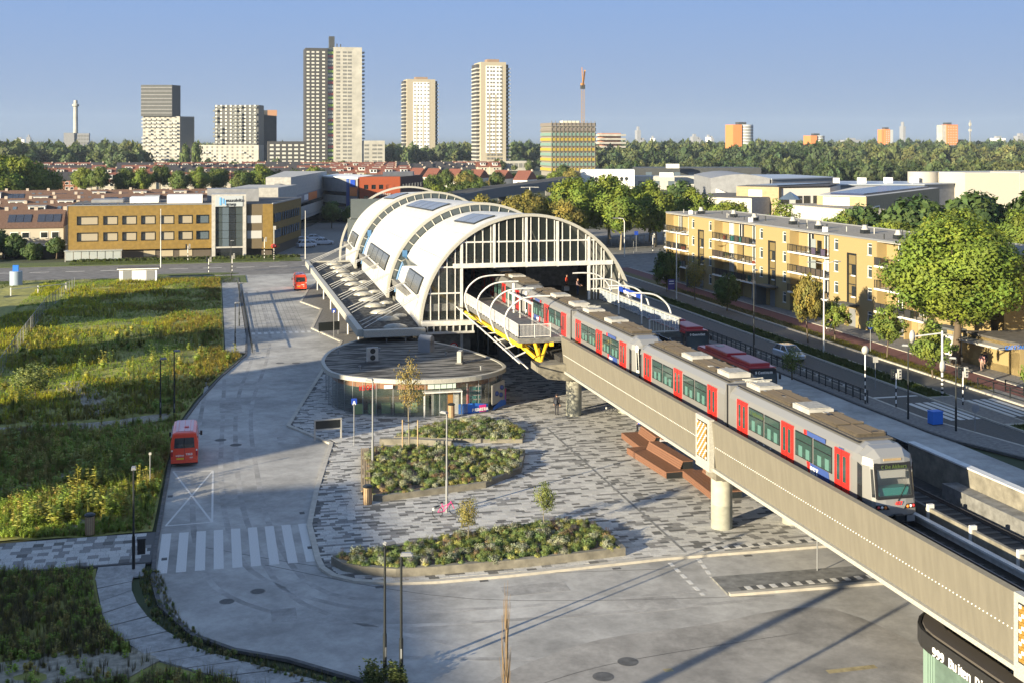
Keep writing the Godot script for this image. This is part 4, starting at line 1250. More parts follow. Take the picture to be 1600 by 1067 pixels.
# ------------------------------------------------------------------ plaza furniture
func planter(called: String, label: String, pts: Array, h: float, wall: float) -> Node3D:
	var o := thing("planter", label, "planter")
	shapes[o.name] = pts
	part("edging", strip(pts + [pts[0]], wall, .08, h), mm("concrete"), o)
	part("earth", MB.new().prism(pts, .08, h - .09), M("mulch", .17, .115, .08, .95, {"tex": tex.worn, "scale": .5}), o)
	return o

var beds := []

func lamp_post(label: String, t: float, s: float, h: float, turn: float, dark := true, y := .0, group := "") -> void:
	var o := thing("street_lamp", label, "street lamp", P(t, y, s), turn, group)
	part("pole", MB.new().pole(0, 0, 0, h * .33, .085, .085).pole(0, 0, h * .33, h, .06, .045), mm("dark_metal") if dark else mm("grey_metal"), o)
	var hd := part("lamp_head", MB.new().box(Vector3(.22, h + .02, 0), Vector3(.5, .08, .24)).box(Vector3(.22, h + .08, 0), Vector3(.4, .06, .18)), mm("panel_grey"), o)
	part("lamp_glass", MB.new().box(Vector3(.3, h - .045, 0), Vector3(.4, .03, .24)), mm("glass_mid"), hd)
	part("lamp_bracket", MB.new().bar(Vector3(-.08, h - .15, 0), Vector3(.1, h + .02, 0), .05), mm("dark_metal"), o)
	part("service_door", MB.new().box(Vector3(0, 1.1, .085), Vector3(.07, .4, .02)), mm("grey_metal"), o)

func flat_sign(called: String, label: String, t: float, s: float, h: float, y: float, face: String, w: float, round_face := false, ink := "") -> Node3D:
	var o := thing(called, label, "sign", P(t, y, s))
	part("pole", MB.new().pole(0, 0, 0, h, .035, -1, 6), mm("grey_metal"), o)
	if round_face:
		part("sign_face", MB.new().tube(Vector3(0, h - .3, .05), Vector3(0, h - .3, .09), w, -1, 18), mm(face), o)
	else:
		part("sign_face", MB.new().box(Vector3(0, h - w * .5, .06), Vector3(w, w, .04)), mm(face), o)
	if ink:
		text("sign_lettering", ink, w * .7, mm("white"), o, Vector3(0, h - w * .78, .085))
	return o

func bicycle(label: String, at: Vector3, turn: float, colour: Material, tilt := 0.0) -> Node3D:
	var o := thing("bicycle", label, "bicycle", at, turn)
	o.rotation.z = tilt
	for x in [-.53, .53]:
		var ring := []
		for i in 20:
			ring.append(Vector3(x + .33 * cos(TAU * i / 20), .34 + .33 * sin(TAU * i / 20), 0))
		var w := part("wheel", MB.new().path(ring, .022, 5, true), mm("rubber"), o)
		var sp := MB.new()
		for i in 8:
			sp.tube(Vector3(x, .34, 0), ring[i * 5 % 20] if i < 4 else ring[(i * 5 + 2) % 20], .005, -1, 3, false)
		part("spokes", sp, mm("grey_metal"), w)
	part("frame", MB.new().tube(Vector3(-.12, .3, 0), Vector3(-.22, .82, 0), .022).tube(Vector3(-.12, .3, 0), Vector3(.36, .78, 0), .024).tube(Vector3(-.2, .6, 0), Vector3(.37, .72, 0), .022).tube(Vector3(-.53, .34, 0), Vector3(-.12, .3, 0), .018).tube(Vector3(-.53, .34, 0), Vector3(-.2, .7, 0), .016).tube(Vector3(.53, .34, 0), Vector3(.35, .85, 0), .02), colour, o)
	part("saddle", MB.new().ball(Vector3(-.24, .87, 0), Vector3(.14, .05, .08), 8), mm("black"), o)
	part("handlebar", MB.new().path([Vector3(.1, 1.02, -.28), Vector3(.28, 1.05, -.2), Vector3(.34, 1.0, 0), Vector3(.28, 1.05, .2), Vector3(.1, 1.02, .28)], .016, 5).tube(Vector3(.35, .82, 0), Vector3(.33, 1.0, 0), .016), mm("grey_metal"), o)
	part("carrier", MB.new().box(Vector3(-.55, .72, 0), Vector3(.38, .02, .14)), mm("dark_metal"), o)
	part("mudguard", MB.new().box(Vector3(-.78, .58, 0), Vector3(.1, .16, .05)), mm("white"), o)
	return o

func plaza_things() -> void:
	beds = [
		[planter("planter", "long pointed planter at the front of the plaza with two young trees", [V(6.15, 64.9), V(6.6, 63.9), V(7.5, 63.1), V(9.1, 62.35), V(11.2, 62.2), V(16, 62.2), V(21.5, 62.6), V(21.5, 63.6), V(21.2, 67.3), V(19.0, 67.9), V(16.1, 67.4), V(11, 66.3)], .55, .35), .46, 17.0],
		[planter("planter", "middle planter with low flowering shrubs beside the red bicycle", [V(9.2, 76.1), V(10.2, 75.6), V(17.0, 77.0), V(20.1, 80.0), V(21.5, 84.4), V(16.4, 86.6), V(11.4, 88.0), V(10.6, 86.9)], .5, .3), .41, 18.0],
		[planter("planter", "rear planter with shrubs in front of the glass shop", [V(13.2, 90.9), V(14.5, 92.0), V(16.9, 94.2), V(20.4, 95.6), V(22.6, 93.2), V(22.9, 90), V(22.2, 87.8), V(18.0, 89.0)], .4, .25), .31, 16.0]]
	var tw := thing("low_wall", "low beige retaining wall between the two rear planters", "wall")
	part("wall_block", strip([V(11.9, 89.9), V(14.4, 89.3), V(17.0, 88.0)], .5, .1, .55), mm("concrete"), tw)
	var lb := thing("slatted_bench", "long slatted timber bench along the left of the middle planter", "bench")
	for i in 4:
		part("slat", strip([V(9.0 + i * .17, 76.6), V(10.25 + i * .15, 87.3)], .12, .5, .56), mm("pale_wood"), lb)
	for i in 5:
		part("bench_leg", MB.new().b(9.1 + i * .28, 9.6 + i * .28, .1, .5, 77.2 + i * 2.4, 77.35 + i * 2.4), mm("dark_metal"), lb)
	for k in [[9.2, 75.2, .12, "wooden litter bin at the end of the slatted bench"], [-6.98, 73.6, .0, "wooden litter bin with a dark lid at the edge of the weeds"], [18.7, 97.2, .1, "wooden litter bin by the shop door"]]:
		var o := thing("litter_bin", k[3], "litter bin", P(k[0], k[2], k[1]))
		part("timber_drum", MB.new().lathe(Vector3.ZERO, [V(.26, 0), V(.26, 1.02), V(.001, 1.02)], 14), mm("pale_wood"), o)
		var sl := MB.new()
		for i in 14:
			sl.box(Vector3(.265 * cos(TAU * i / 14), .5, .265 * sin(TAU * i / 14)), Vector3(.02, .98, .02))
		part("batten", sl, mm("wood"), o)
		part("lid", MB.new().lathe(Vector3(0, 1.06, 0), [V(.3, 0), V(.32, .06), V(.2, .14), V(.001, .15)], 14), mm("dark_metal"), o)
	# stepped timber seating under the viaduct
	for k in [[V(30.1, 87.3), V(30.0, 83.0), "rear timber lounge seat, the farthest of the three under the viaduct"], [V(29.0, 82.9), V(29.4, 76.1), "long timber lounge seat in the middle under the viaduct"], [V(30.6, 76.2), V(30.4, 71.0), "nearest timber lounge seat, half hidden behind the pale pillar"]]:
		var a: Vector2 = k[0]
		var e: Vector2 = k[1]
		var o := thing("lounge_bench", k[2], "bench", P((a.x + e.x) * .5, .11, (a.y + e.y) * .5), atan2(-(a.x - e.x), (a.y - e.y)))
		var l := a.distance_to(e) * .5
		part("plinth", MB.new().b(-.15, 1.9, 0, .4, -l, l), mm("dark_metal"), o)
		for i in 8:
			part("deck_plank", MB.new().b(-.2 + i * .265, .05 + i * .265, .4, .46, -l, l), mm("wood"), o)
		for i in 3:
			part("front_plank", MB.new().b(-.22, -.18, .04 + i * .13, .15 + i * .13, -l, l), mm("wood"), o)
		for i in 4:
			part("back_plank", MB.new().hexa2([P(.92 + i * .06, .48 + i * .13, -l + .3), P(.92 + i * .06, .48 + i * .13, l * .75), P(.97 + i * .06, .59 + i * .13, l * .75), P(.97 + i * .06, .59 + i * .13, -l + .3)], P(.03, 0, 0)), mm("wood"), o)
		part("back_top", MB.new().b(1.15, 1.9, .95, 1.0, -l + .3, l * .75), mm("wood"), o)
		part("back_box", MB.new().b(1.2, 1.88, .46, .94, -l + .32, l * .74), mm("dark_metal"), o)
	# lamps, signs, poles
	lamp_post("left of the two dark street lamps in the foreground", 6.95, 50.9, 5.6, .4)
	lamp_post("right of the two dark street lamps in the foreground", 7.6, 50.6, 5.2, -.2)
	lamp_post("dark street lamp beside the chequered path and zebra crossing", -4.16, 66.9, 5.2, 1.6, true, .06)
	lamp_post("left of the pair of dark street lamps behind the parked red van", -4.3, 102.9, 4.8, .2, true, .05)
	lamp_post("right of the pair of dark street lamps behind the parked red van", -3.2, 102.4, 5.5, .2, true, .02)
	lamp_post("slim grey street lamp in front of the glass shop", 10.52, 83.2, 6.1, 2.5, false, .1)
	lamp_post("slim grey street lamp on the plaza beside the red bicycle", 13.65, 72.4, 6.0, 2.2, false, .1)
	lamp_post("dark street lamp by the far footpath, nearer one", 2.2, 138, 4.6, .3, true, .04)
	lamp_post("dark street lamp by the far footpath, farther one", 2.9, 152, 5.2, .3, true, .04)
	lamp_post("dark street lamp where the footpath meets the cross street", 2.6, 205, 6.2, .3, true, .04)
	lamp_post("tall dark street lamp between bus lane and parked car", 54.6, 117, 9.0, .3, true, .12)
	lamp_post("dark street lamp left of the blue box at the crossing", 54.54, 87.9, 5.9, 2.4, true, .12)
	lamp_post("dark street lamp right of the blue box at the crossing", 55.9, 83.4, 5.6, 2.4, true, .12)
	flat_sign("bus_stop_sign", "blue bus stop flag on a grey pole before the glass shop", 10.0, 90.0, 3.5, .1, "blue", .42, false, "A")
	flat_sign("bus_stop_sign", "blue bus stop flag beside the dark roof of the shop", 13.2, 139.5, 3.4, .1, "blue", .46, false, "P")
	var bs := thing("information_board", "low framed information board beside the bus stop flag", "sign", P(8.3, .1, 92.4), .1)
	part("board", MB.new().b(-.95, .95, .85, 1.45, -.05, .05), mm("dark_metal"), bs)
	part("frame", MB.new().b(-1.05, 1.05, 1.45, 1.55, -.1, .1).b(-1.05, -.95, 0, 1.5, -.1, .1).b(.95, 1.05, 0, 1.5, -.1, .1).b(-1, 1, .75, .82, -.1, .1), mm("off_white"), bs)
	var ib := thing("information_board", "dark display board at the rear bus bay", "sign", P(12.9, .1, 142.2), .3)
	part("board", MB.new().b(-1.3, 1.3, .5, 1.5, -.06, .06), mm("dark_metal"), ib)
	part("leg", MB.new().b(-1.2, -1.1, 0, .5, -.05, .05).b(1.1, 1.2, 0, .5, -.05, .05), mm("grey_metal"), ib)
	flat_sign("marker_post", "thin pale post with a small sign on the island under the viaduct", 30.66, 58.0, 4.2, .1, "white", .3)
	flat_sign("marker_post", "short pale post at the edge of the weeds beside the red van", -4.1, 82.6, 2.3, .0, "off_white", .16)
	var bb := thing("waste_bin", "small black bin on the lamp pole at the end of the chequered path", "litter bin", P(-3.75, .9, 66.7))
	part("bin_body", MB.new().prism([V(-.2, -.18), V(.2, -.18), V(.2, .18), V(-.2, .18)], 0, .75, true, true), mm("black"), bb)
	part("bin_lid", MB.new().box(Vector3(0, .79, 0), Vector3(.46, .06, .42)), mm("dark_metal"), bb)
	bicycle("pink red bicycle leaning on the slim lamp pole on the plaza", P(13.5, .12, 71.7), .18, mm("pink"), .1)
	bicycle("dark bicycle parked behind the rear pillar in the shade", P(32.0, .12, 95.2), .2, mm("dark_metal"))
	var rf := rail_fence([V(3.9, 133), V(3.9, 185)], 1.05, .02, 1.6, .035, 0.0)
	var gr := thing("guard_rail", "dark guard rail between footpath and bus road", "railing")
	part("post", rf[0], mm("dark_metal"), gr)
	part("rail", rf[1], mm("dark_metal"), gr)
	# oval staff building under the near end of the viaduct
	var sb := thing("staff_building", "rounded mint glass building with a dark lettered roof rim", "building")
	var ov := stadium(30.05, 45.3, 31.5, 2.55)
	var body := stadium(30.05, 45.2, 31.5, 2.4)
	part("body", MB.new().prism(body, 0, 2.4), mm("mint"), sb)
	for i in body.size():
		var p: Vector2 = body[i]
		for w in 3:
			var q := p.lerp(body[(i + 1) % body.size()], w / 3.0)
			part("glass_rib", MB.new().pole(q.x, q.y, .05, 2.35, .045, -1, 5), M("mint_rib", .17, .25, .21, .3), sb)
	var band := strip(ov + [ov[0]], .12, 2.3, 3.0)
	part("lettered_rim", band, M("rim_dark", .022, .021, .02, .45), sb)
	part("rim_top", strip(stadium(30.05, 45.0, 31.5, 2.2) + [stadium(30.05, 45.0, 31.5, 2.2)[0]], .75, 3.06, 3.15), M("rim_brown", .075, .065, .055, .6), sb)
	part("roof", MB.new().prism(stadium(30.05, 44.7, 31.5, 1.9), 2.2, 2.7), M("flat_roof", .16, .13, .09, .9, {"tex": tex.worn, "scale": .2}), sb)
	var words := "999 Buiten Dienst"
	var sx := 42.35
	for i in words.length():
		if words[i] != " ":
			text("rim_lettering", words[i], .38, mm("white"), sb, P(27.42, 2.5, sx), Basis(Vector3.UP, -PI / 2))
		sx -= .17 if words[i] in ["i", "t", "r"] else .27
	var av := thing("roof_ventilator", "dark cowl and skylight frame on the rounded building's roof", "ventilator", P(29.0, 2.7, 39.9))
	part("cowl", MB.new().lathe(Vector3.ZERO, [V(.12, 0), V(.1, .35), V(.22, .42), V(.2, .55), V(.001, .6)], 12), mm("dark_metal"), av)
	part("skylight_frame", MB.new().b(-.6, .6, .0, .1, -1.6, -1.5).b(-.6, .6, 0, .1, -.4, -.3).b(-.6, -.5, 0, .1, -1.5, -.4).b(.5, .6, 0, .1, -1.5, -.4), mm("steel_white"), av)
	part("skylight_pane", MB.new().b(-.5, .5, .0, .06, -1.5, -.4), mm("glass_dark"), av)

func stadium(t: float, s1: float, s0: float, r: float) -> Array:
	var o := []
	for i in 13:
		o.append(V(t + r * cos(PI * i / 12), s1 - 2.5 + r * sin(PI * i / 12)))
	for i in 13:
		o.append(V(t - r * cos(PI * i / 12), s0 - r * sin(PI * i / 12)))
	return o

# ------------------------------------------------------------------ street furniture on the right and at the cross street
func striped_pole(label: String, t: float, s: float, h: float, kind: String, y := .1, bare := 0.0) -> void:
	var o := thing("traffic_light" if kind != "beacon" else "striped_beacon", label, "traffic light" if kind != "beacon" else "beacon", P(t, y, s))
	var hs := h * .62 if kind != "beacon" else h * .8
	part("pole", MB.new().pole(0, 0, 0, h, .055, -1, 8), mm("white"), o)
	var k := int(hs / .32)
	for i in k:
		if i % 2 == 0: part("black_band", MB.new().pole(0, 0, i * .32 + .02, i * .32 + .34, .062, -1, 8), mm("black"), o)
	if kind == "lights":
		for d in [-.3, .3]:
			var hd := part("signal_head", MB.new().box(Vector3(d, h - .1, 0), Vector3(.28, .85, .22)), mm("off_white") if d > 0 else mm("dark_metal"), o)
			for i in 3:
				part("signal_lens", MB.new().ball(Vector3(d, h + .15 - i * .25, .12), Vector3(.09, .09, .03), 8), mm("glass_dark"), hd)
		part("bracket", MB.new().bar(Vector3(-.3, h - .3, 0), Vector3(.3, h - .3, 0), .05), mm("grey_metal"), o)
	elif kind == "beacon":
		part("globe", MB.new().ball(Vector3(0, h + .28, 0), Vector3(.34, .4, .2), 12), M("globe", .42, .40, .36, .5), o)
	elif kind == "button":
		part("push_button", MB.new().box(Vector3(0, 1.1, .1), Vector3(.14, .26, .1)), mm("yellow"), o)

func street_things() -> void:
	var fn := thing("black_fence", "black bar fence along the kerb between bus lane and street", "fence")
	var f := rail_fence([V(54.55, 135), V(54.55, 94.2)], 1.1, .12, 1.25, .035, .14)
	part("post", f[0], mm("dark_metal"), fn)
	part("bars", f[1], mm("dark_metal"), fn)
	striped_pole("black and white traffic light on the kerb left of the zebra crossing", 56.0, 92.1, 2.9, "lights")
	striped_pole("black and white traffic light on the crossing island", 62.0, 91.5, 2.9, "lights")
	striped_pole("striped beacon with a round grey globe at the end of the black fence", 54.2, 94.0, 4.3, "beacon")
	striped_pole("striped post beyond the crossing by the tree on the right", 65.9, 85.6, 3.0, "button")
	var g := thing("signal_gantry", "tall pale signal mast with a long arm and striped foot in the median", "traffic light", P(62.57, .1, 95.4))
	part("mast", MB.new().pole(0, 0, 0, 5.7, .11, .09, 10), mm("steel_white"), g)
	for i in 5:
		part("black_band", MB.new().pole(0, 0, .05 + i * .36, .23 + i * .36, .118, -1, 10), mm("black"), g)
	part("arm", MB.new().tube(Vector3(0, 5.5, 0), Vector3(-3.2, 5.3, .1), .07), mm("steel_white"), g)
	for k in [[-3.0, 5.3], [.0, 2.6]]:
		var hd := part("signal_head", MB.new().ball(Vector3(k[0], k[1], .05), Vector3(.3, .62, .14), 12), mm("off_white"), g)
		part("signal_lens", MB.new().ball(Vector3(k[0], k[1], -.1), Vector3(.12, .3, .06), 8), mm("glass_dark"), hd)
	flat_sign("round_sign", "grey back of a round sign at the kerb in the right corner", 57.1, 82.7, 2.2, .1, "panel_grey", .34, true)
	flat_sign("street_sign", "pale double sign plate by the median near the crossing", 58.1, 99.0, 3.0, .1, "off_white", .5)
	flat_sign("round_sign", "blue round sign beside the red cycle path", 68.2, 117.2, 3.0, .1, "blue", .34, true)
	var bx := thing("blue_box", "bright blue cabinet on the pavement at the crossing", "cabinet", P(55.65, .12, 85.8), .05)
	part("cabinet", MB.new().b(-.46, .46, .06, 1.0, -.35, .35), mm("bright_blue"), bx)
	part("lid", MB.new().b(-.49, .49, 1.0, 1.08, -.38, .38), mm("bright_blue"), bx)
	part("base", MB.new().b(-.44, .44, 0, .06, -.33, .33), mm("black"), bx)
	for k in [[63.1, 117.9, 9.6, "tall white double-armed lamp in the median before the balconies"], [64.1, 163, 9.6, "tall white double-armed lamp farther along the median"]]:
		var o := thing("tall_lamp", k[3], "street lamp", P(k[0], .1, k[1]))
		part("mast", MB.new().pole(0, 0, 0, k[2], .11, .06, 8), mm("steel_white"), o)
		for x in [-1, 1]:
			var a := part("arm", MB.new().tube(Vector3(0, k[2] - .2, 0), Vector3(x * 1.1, k[2], 0), .04), mm("steel_white"), o)
			part("lamp_head", MB.new().box(Vector3(x * 1.5, k[2] + .02, 0), Vector3(.9, .09, .26)), mm("grey_metal"), a)
	var ad := thing("advertising_board", "small purple advertising panel fixed to the lamp mast", "sign", P(63.2, 2.2, 162.7))
	part("panel", MB.new().box(Vector3.ZERO, Vector3(1.0, 1.5, .08)), M("purple", .06, .045, .20, .5), ad)
	part("panel_text", MB.new().box(Vector3(0, .45, .05), Vector3(.7, .14, .02)).box(Vector3(0, .1, .05), Vector3(.8, .1, .02)), mm("white"), ad)
	# cycle railings on the far right
	for k in [[67.6, 97.5, 67.9, 84], [69.4, 96, 69.9, 84]]:
		var rr := rail_fence([V(k[0], k[1]), V(k[2], k[3])], 1.0, .1, 2.4, .035, 0.0)
		var o := thing("cycle_railing", "dark tubular railing beside the crossing, " + ("nearer the street" if k[0] < 68 else "nearer the shop"), "railing")
		part("rail", rr[0].add(rr[1]), mm("dark_metal"), o)
	# cross street, left
	var fl := rail_fence([V(-19.9, 122), V(-20.3, 132), V(-21.0, 150), V(-21.7, 171), V(-20.8, 196)], 1.9, .0, 2.6, .024, 1.3)
	var mf := thing("mesh_fence", "grey wire mesh fence along the left of the weedy field", "fence")
	part("post", fl[0], mm("grey_metal"), mf)
	part("wires", fl[1], mm("panel_grey"), mf)
	var fs := thing("barrier_rail", "white barrier rail on posts left of the field", "railing")
	part("rail", MB.new().bar(P(-29, .95, 190), P(-22, .95, 195.5), .09).bar(P(-29, 0, 190), P(-29, 1.2, 190), .16).bar(P(-25.6, 0, 192.6), P(-25.6, 1.1, 192.6), .14).bar(P(-22, 0, 195.5), P(-22, 1.1, 195.5), .14), mm("steel_white"), fs)
	var hut := thing("utility_hut", "small white flat-roofed utility hut at the end of the field", "hut", P(-12.0, .05, 205.5))
	part("wall", MB.new().b(-2.9, 2.9, 0, 1.9, -1.2, 1.2), mm("white"), hut)
	part("roof", MB.new().b(-3.2, 3.2, 1.9, 2.15, -1.5, 1.5), mm("grey_felt"), hut)
	part("roof_edge", MB.new().b(-3.22, 3.22, 1.95, 2.1, -1.54, -1.5), mm("white"), hut)
	for x in [-1.7, 1.9]:
		part("door", MB.new().b(x - .65, x + .65, .05, 1.75, -1.25, -1.2), mm("grey_metal"), hut)
	var bc := thing("advertising_column", "grey advertising column with a blue top at the far left", "sign", P(-30.2, 0, 203))
	part("column", MB.new().lathe(Vector3.ZERO, [V(.95, 0), V(.95, 2.3), V(.001, 2.3)], 20), M("column_grey", .26, .32, .40, .6), bc)
	part("blue_top", MB.new().box(Vector3(-.05, 2.75, 0), Vector3(.85, .95, .5)), mm("bright_blue"), bc)
	for k in [[-9.4, 226.5, 10.4, "flag pole before the left of the ochre building"], [16.9, 236, 9.2, "flag pole at the corner of the ochre building"]]:
		var o := thing("flag_pole", "white " + k[3], "flag pole", P(k[0], 0, k[1]))
		part("mast", MB.new().pole(0, 0, 0, k[2], .1, .05, 8), mm("steel_white"), o)
		part("finial", MB.new().ball(Vector3(0, k[2], 0), Vector3(.1, .1, .1), 8), mm("steel_white"), o)
	for k in [[-1.0, 213.0, 2.6, "left of the striped traffic lights on the cross street island"], [2.9, 214.0, 3.0, "middle striped traffic light on the cross street island"], [9.2, 236.5, 4.0, "striped traffic light at the foot of the ochre building's corner"], [-4.9, 236, 3.0, "striped traffic light before the ochre wall"]]:
		striped_pole(k[3], k[0], k[1], k[2], "lights", .0)
	var cs := thing("crossing_signal", "tall crossing signal with a red oval lamp board", "traffic light", P(10.9, .05, 234))
	part("pole", MB.new().pole(0, 0, 0, 6.3, .1), mm("cream"), cs)
	for i in 5:
		part("black_band", MB.new().pole(0, 0, .05 + i * .4, .25 + i * .4, .11), mm("black"), cs)
	part("oval_board", MB.new().ball(Vector3(0, 2.75, .12), Vector3(.6, .42, .06), 12), mm("red"), cs)
	part("oval_face", MB.new().ball(Vector3(0, 2.75, .15), Vector3(.5, .33, .06), 12), mm("black"), cs)
	for x in [-.22, .22]:
		part("lamp", MB.new().ball(Vector3(x, 2.75, .2), Vector3(.13, .13, .05), 8), mm("red"), cs)
	part("camera_head", MB.new().box(Vector3(.1, 6.2, 0), Vector3(.5, .7, .4)), mm("off_white"), cs)
	for i in 4:
		flat_sign("junction_sign", ["small sign on a thin post left of the junction trees", "blue sign among the posts beyond the station arch", "round dark sign at the far junction kerb", "thin pale post in front of the junction trees"][i], [82, 84, 88.2, 92][i], [232, 236, 222, 240][i], [3.0, 4.2, 1.5, 5.2][i], 0, ["dark_metal", "blue", "dark_metal", "off_white"][i], [.5, .8, .5, .4][i], i == 2)
	for i in 3:
		striped_pole(["left", "middle", "right"][i] + " traffic light at the far junction by the apartments", 86.5 + i * 3.6, 233 + i * 2.5, 3.6, "lights", 0)
	var jf := thing("junction_fence", "pale mesh fence behind the far junction", "fence")
	var jr := rail_fence([V(76, 246), V(110, 262)], 2.0, 0, 2.0, .05, .4)
	part("post", jr[0], mm("off_white"), jf)
	part("wires", jr[1], mm("panel_grey"), jf)
	for k in [[66.0, 245, 8.0], [78.0, 226, 7.5]]:
		var o := thing("junction_lamp", "pale bent-arm lamp at the junction " + ("by the station arch" if k[0] < 70 else "under the bright trees"), "street lamp", P(k[0], 0, k[1]))
		part("mast", MB.new().path([Vector3.ZERO, Vector3(0, k[2] - .6, 0), Vector3(-.3, k[2], 0), Vector3(-1.6, k[2] + .1, 0)], .09, 6), mm("steel_white"), o)
		part("lamp_head", MB.new().box(Vector3(-1.9, k[2] + .1, 0), Vector3(.9, .14, .3)), mm("grey_metal"), o)
	var tall := thing("light_mast", "tall light mast outside the frame that throws the long shadow on the road", "street lamp", P(-10.5, 0, 30.9))
	part("mast", MB.new().pole(0, 0, 0, 10.5, .32, .26, 10), mm("grey_metal"), tall)
	part("lamp_head", MB.new().box(Vector3(0, 10.6, 0), Vector3(1.0, .3, .6)), mm("grey_metal"), tall)

# ------------------------------------------------------------------ vehicles (nose towards -z, which is away)
func wheels(o: Node3D, x: float, zs: Array, r: float) -> void:
	for z in zs:
		for e in [-1, 1]:
			var w := part("wheel", MB.new().tube(Vector3(e * (x - .2), r, z), Vector3(e * x, r, z), r, -1, 18), mm("rubber"), o)
			part("rim", MB.new().tube(Vector3(e * x, r, z), Vector3(e * (x + .012), r, z), r * .62, -1, 14), mm("grey_metal"), w)

func ring8(y0: float, y1: float, y2: float, w0: float, w1: float, w2: float, z: float) -> Array:
	return [Vector3(-w0, y0, z), Vector3(w0, y0, z), Vector3(w1, y1, z), Vector3(w1 * .995, lerpf(y1, y2, .55) - .0, z), Vector3(w2, y2 - .06, z), Vector3(w2 - .14, y2, z), Vector3(-w2 + .14, y2, z), Vector3(-w2, y2 - .06, z), Vector3(-w1 * .995, lerpf(y1, y2, .55), z), Vector3(-w1, y1, z)]

func van(label: String, at: Vector3, turn: float, marked: bool) -> void:
	var o := thing("red_van", label, "van", at, turn)
	o.scale = Vector3(.94, .92, .94)
	var body := MB.new()
	var rings := [ring8(.45, 1.0, 2.52, .93, .97, .80, 0), ring8(.4, 1.0, 2.6, .96, .99, .83, -.12), ring8(.38, 1.0, 2.62, .97, 1.0, .84, -2.4), ring8(.38, 1.0, 2.58, .97, 1.0, .82, -4.2), ring8(.38, 1.0, 2.1, .97, .99, .76, -5.0), ring8(.4, .95, 1.35, .95, .95, .85, -5.5), ring8(.45, .85, 1.15, .88, .88, .78, -6.0)]
	body.loft(rings); body.fan(rings[0]); body.fan(rings[6])
	part("body", body, mm("van_red"), o)
	part("roof_panel", MB.new().b(-.62, .62, 2.6, 2.635, .4, 4.1), M("roof_pink", .56, .26, .27, .3, {"clear": .5}), o)
	for x in [-.42, .0, .42]:
		part("roof_groove", MB.new().b(x - .02, x + .02, 2.635, 2.655, .5, 4.0), mm("van_red"), o)
	part("roof_hatch", MB.new().b(-.02, .3, 2.64, 2.7, 1.5, 1.9), mm("red"), o)
	var rw := part("rear_window", MB.new().hexa2([Vector3(-.74, 1.45, .0), Vector3(.74, 1.45, .0), Vector3(.68, 2.22, -.0), Vector3(-.68, 2.22, -.0)], Vector3(0, 0, .025)), mm("glass_dark"), o)
	part("window_split", MB.new().box(Vector3(0, 1.83, .028), Vector3(.04, .8, .01)), mm("black"), rw)
	part("head_rest", MB.new().box(Vector3(-.3, 1.62, .03), Vector3(.3, .22, .006)), M("seat_grey", .06, .065, .065, .7), rw)
	part("door_seam", MB.new().box(Vector3(0, 1.0, .004), Vector3(.02, .9, .01)), mm("black"), o)
	part("bumper", MB.new().b(-.96, .96, .34, .56, -.08, .2), mm("van_red"), o)
	part("bumper_foot", MB.new().b(-.9, .9, .26, .36, -.06, .3), mm("black"), o)
	part("number_plate", MB.new().box(Vector3(-.3, .66, .03), Vector3(.52, .12, .02)), mm("yellow"), o)
	for x in [-.88, .88]:
		part("tail_lamp", MB.new().box(Vector3(x, 1.1, .01), Vector3(.12, .5, .06)), M("tail_red", .35, .02, .03, .2), o)
		part("tail_lamp", MB.new().box(Vector3(x, 1.28, .03), Vector3(.1, .12, .04)), mm("white"), o)
		part("side_window", MB.new().b(x * 1.085 - .02, x * 1.085 + .02, 1.45, 2.15, .6, 3.6), mm("glass_dark"), o)
		part("front_window", MB.new().b(x * 1.085 - .02, x * 1.085 + .02, 1.4, 2.1, 3.8, 4.7), mm("glass_dark"), o)
		var m := part("mirror", MB.new().box(Vector3(signf(x) * 1.16, 1.45, -4.6), Vector3(.16, .34, .14)), mm("black"), o)
		part("mirror_arm", MB.new().bar(Vector3(signf(x) * .95, 1.4, -4.65), Vector3(signf(x) * 1.12, 1.42, -4.62), .05), mm("black"), m)
	part("windscreen", MB.new().hexa2([Vector3(-.78, 1.4, -5.5), Vector3(.78, 1.4, -5.5), Vector3(.7, 2.1, -5.02), Vector3(-.7, 2.1, -5.02)], Vector3(0, .02, -.03)), mm("glass_dark"), o)
	text("rear_lettering", "1968", .17, mm("white"), o, Vector3(.34, .98, .03))
	text("rear_lettering", "RET", .1, mm("white"), o, Vector3(.5, .72, .03))
	text("rear_lettering", "wijkbus", .12, mm("white"), o, Vector3(-.32, .9, .03))
	if marked:
		text("roof_lettering", "R", .5, mm("white"), o, Vector3(-.1, 2.645, -3), Basis(Vector3.RIGHT, -PI / 2))
	wheels(o, .95, [-1.1, -4.85], .34)

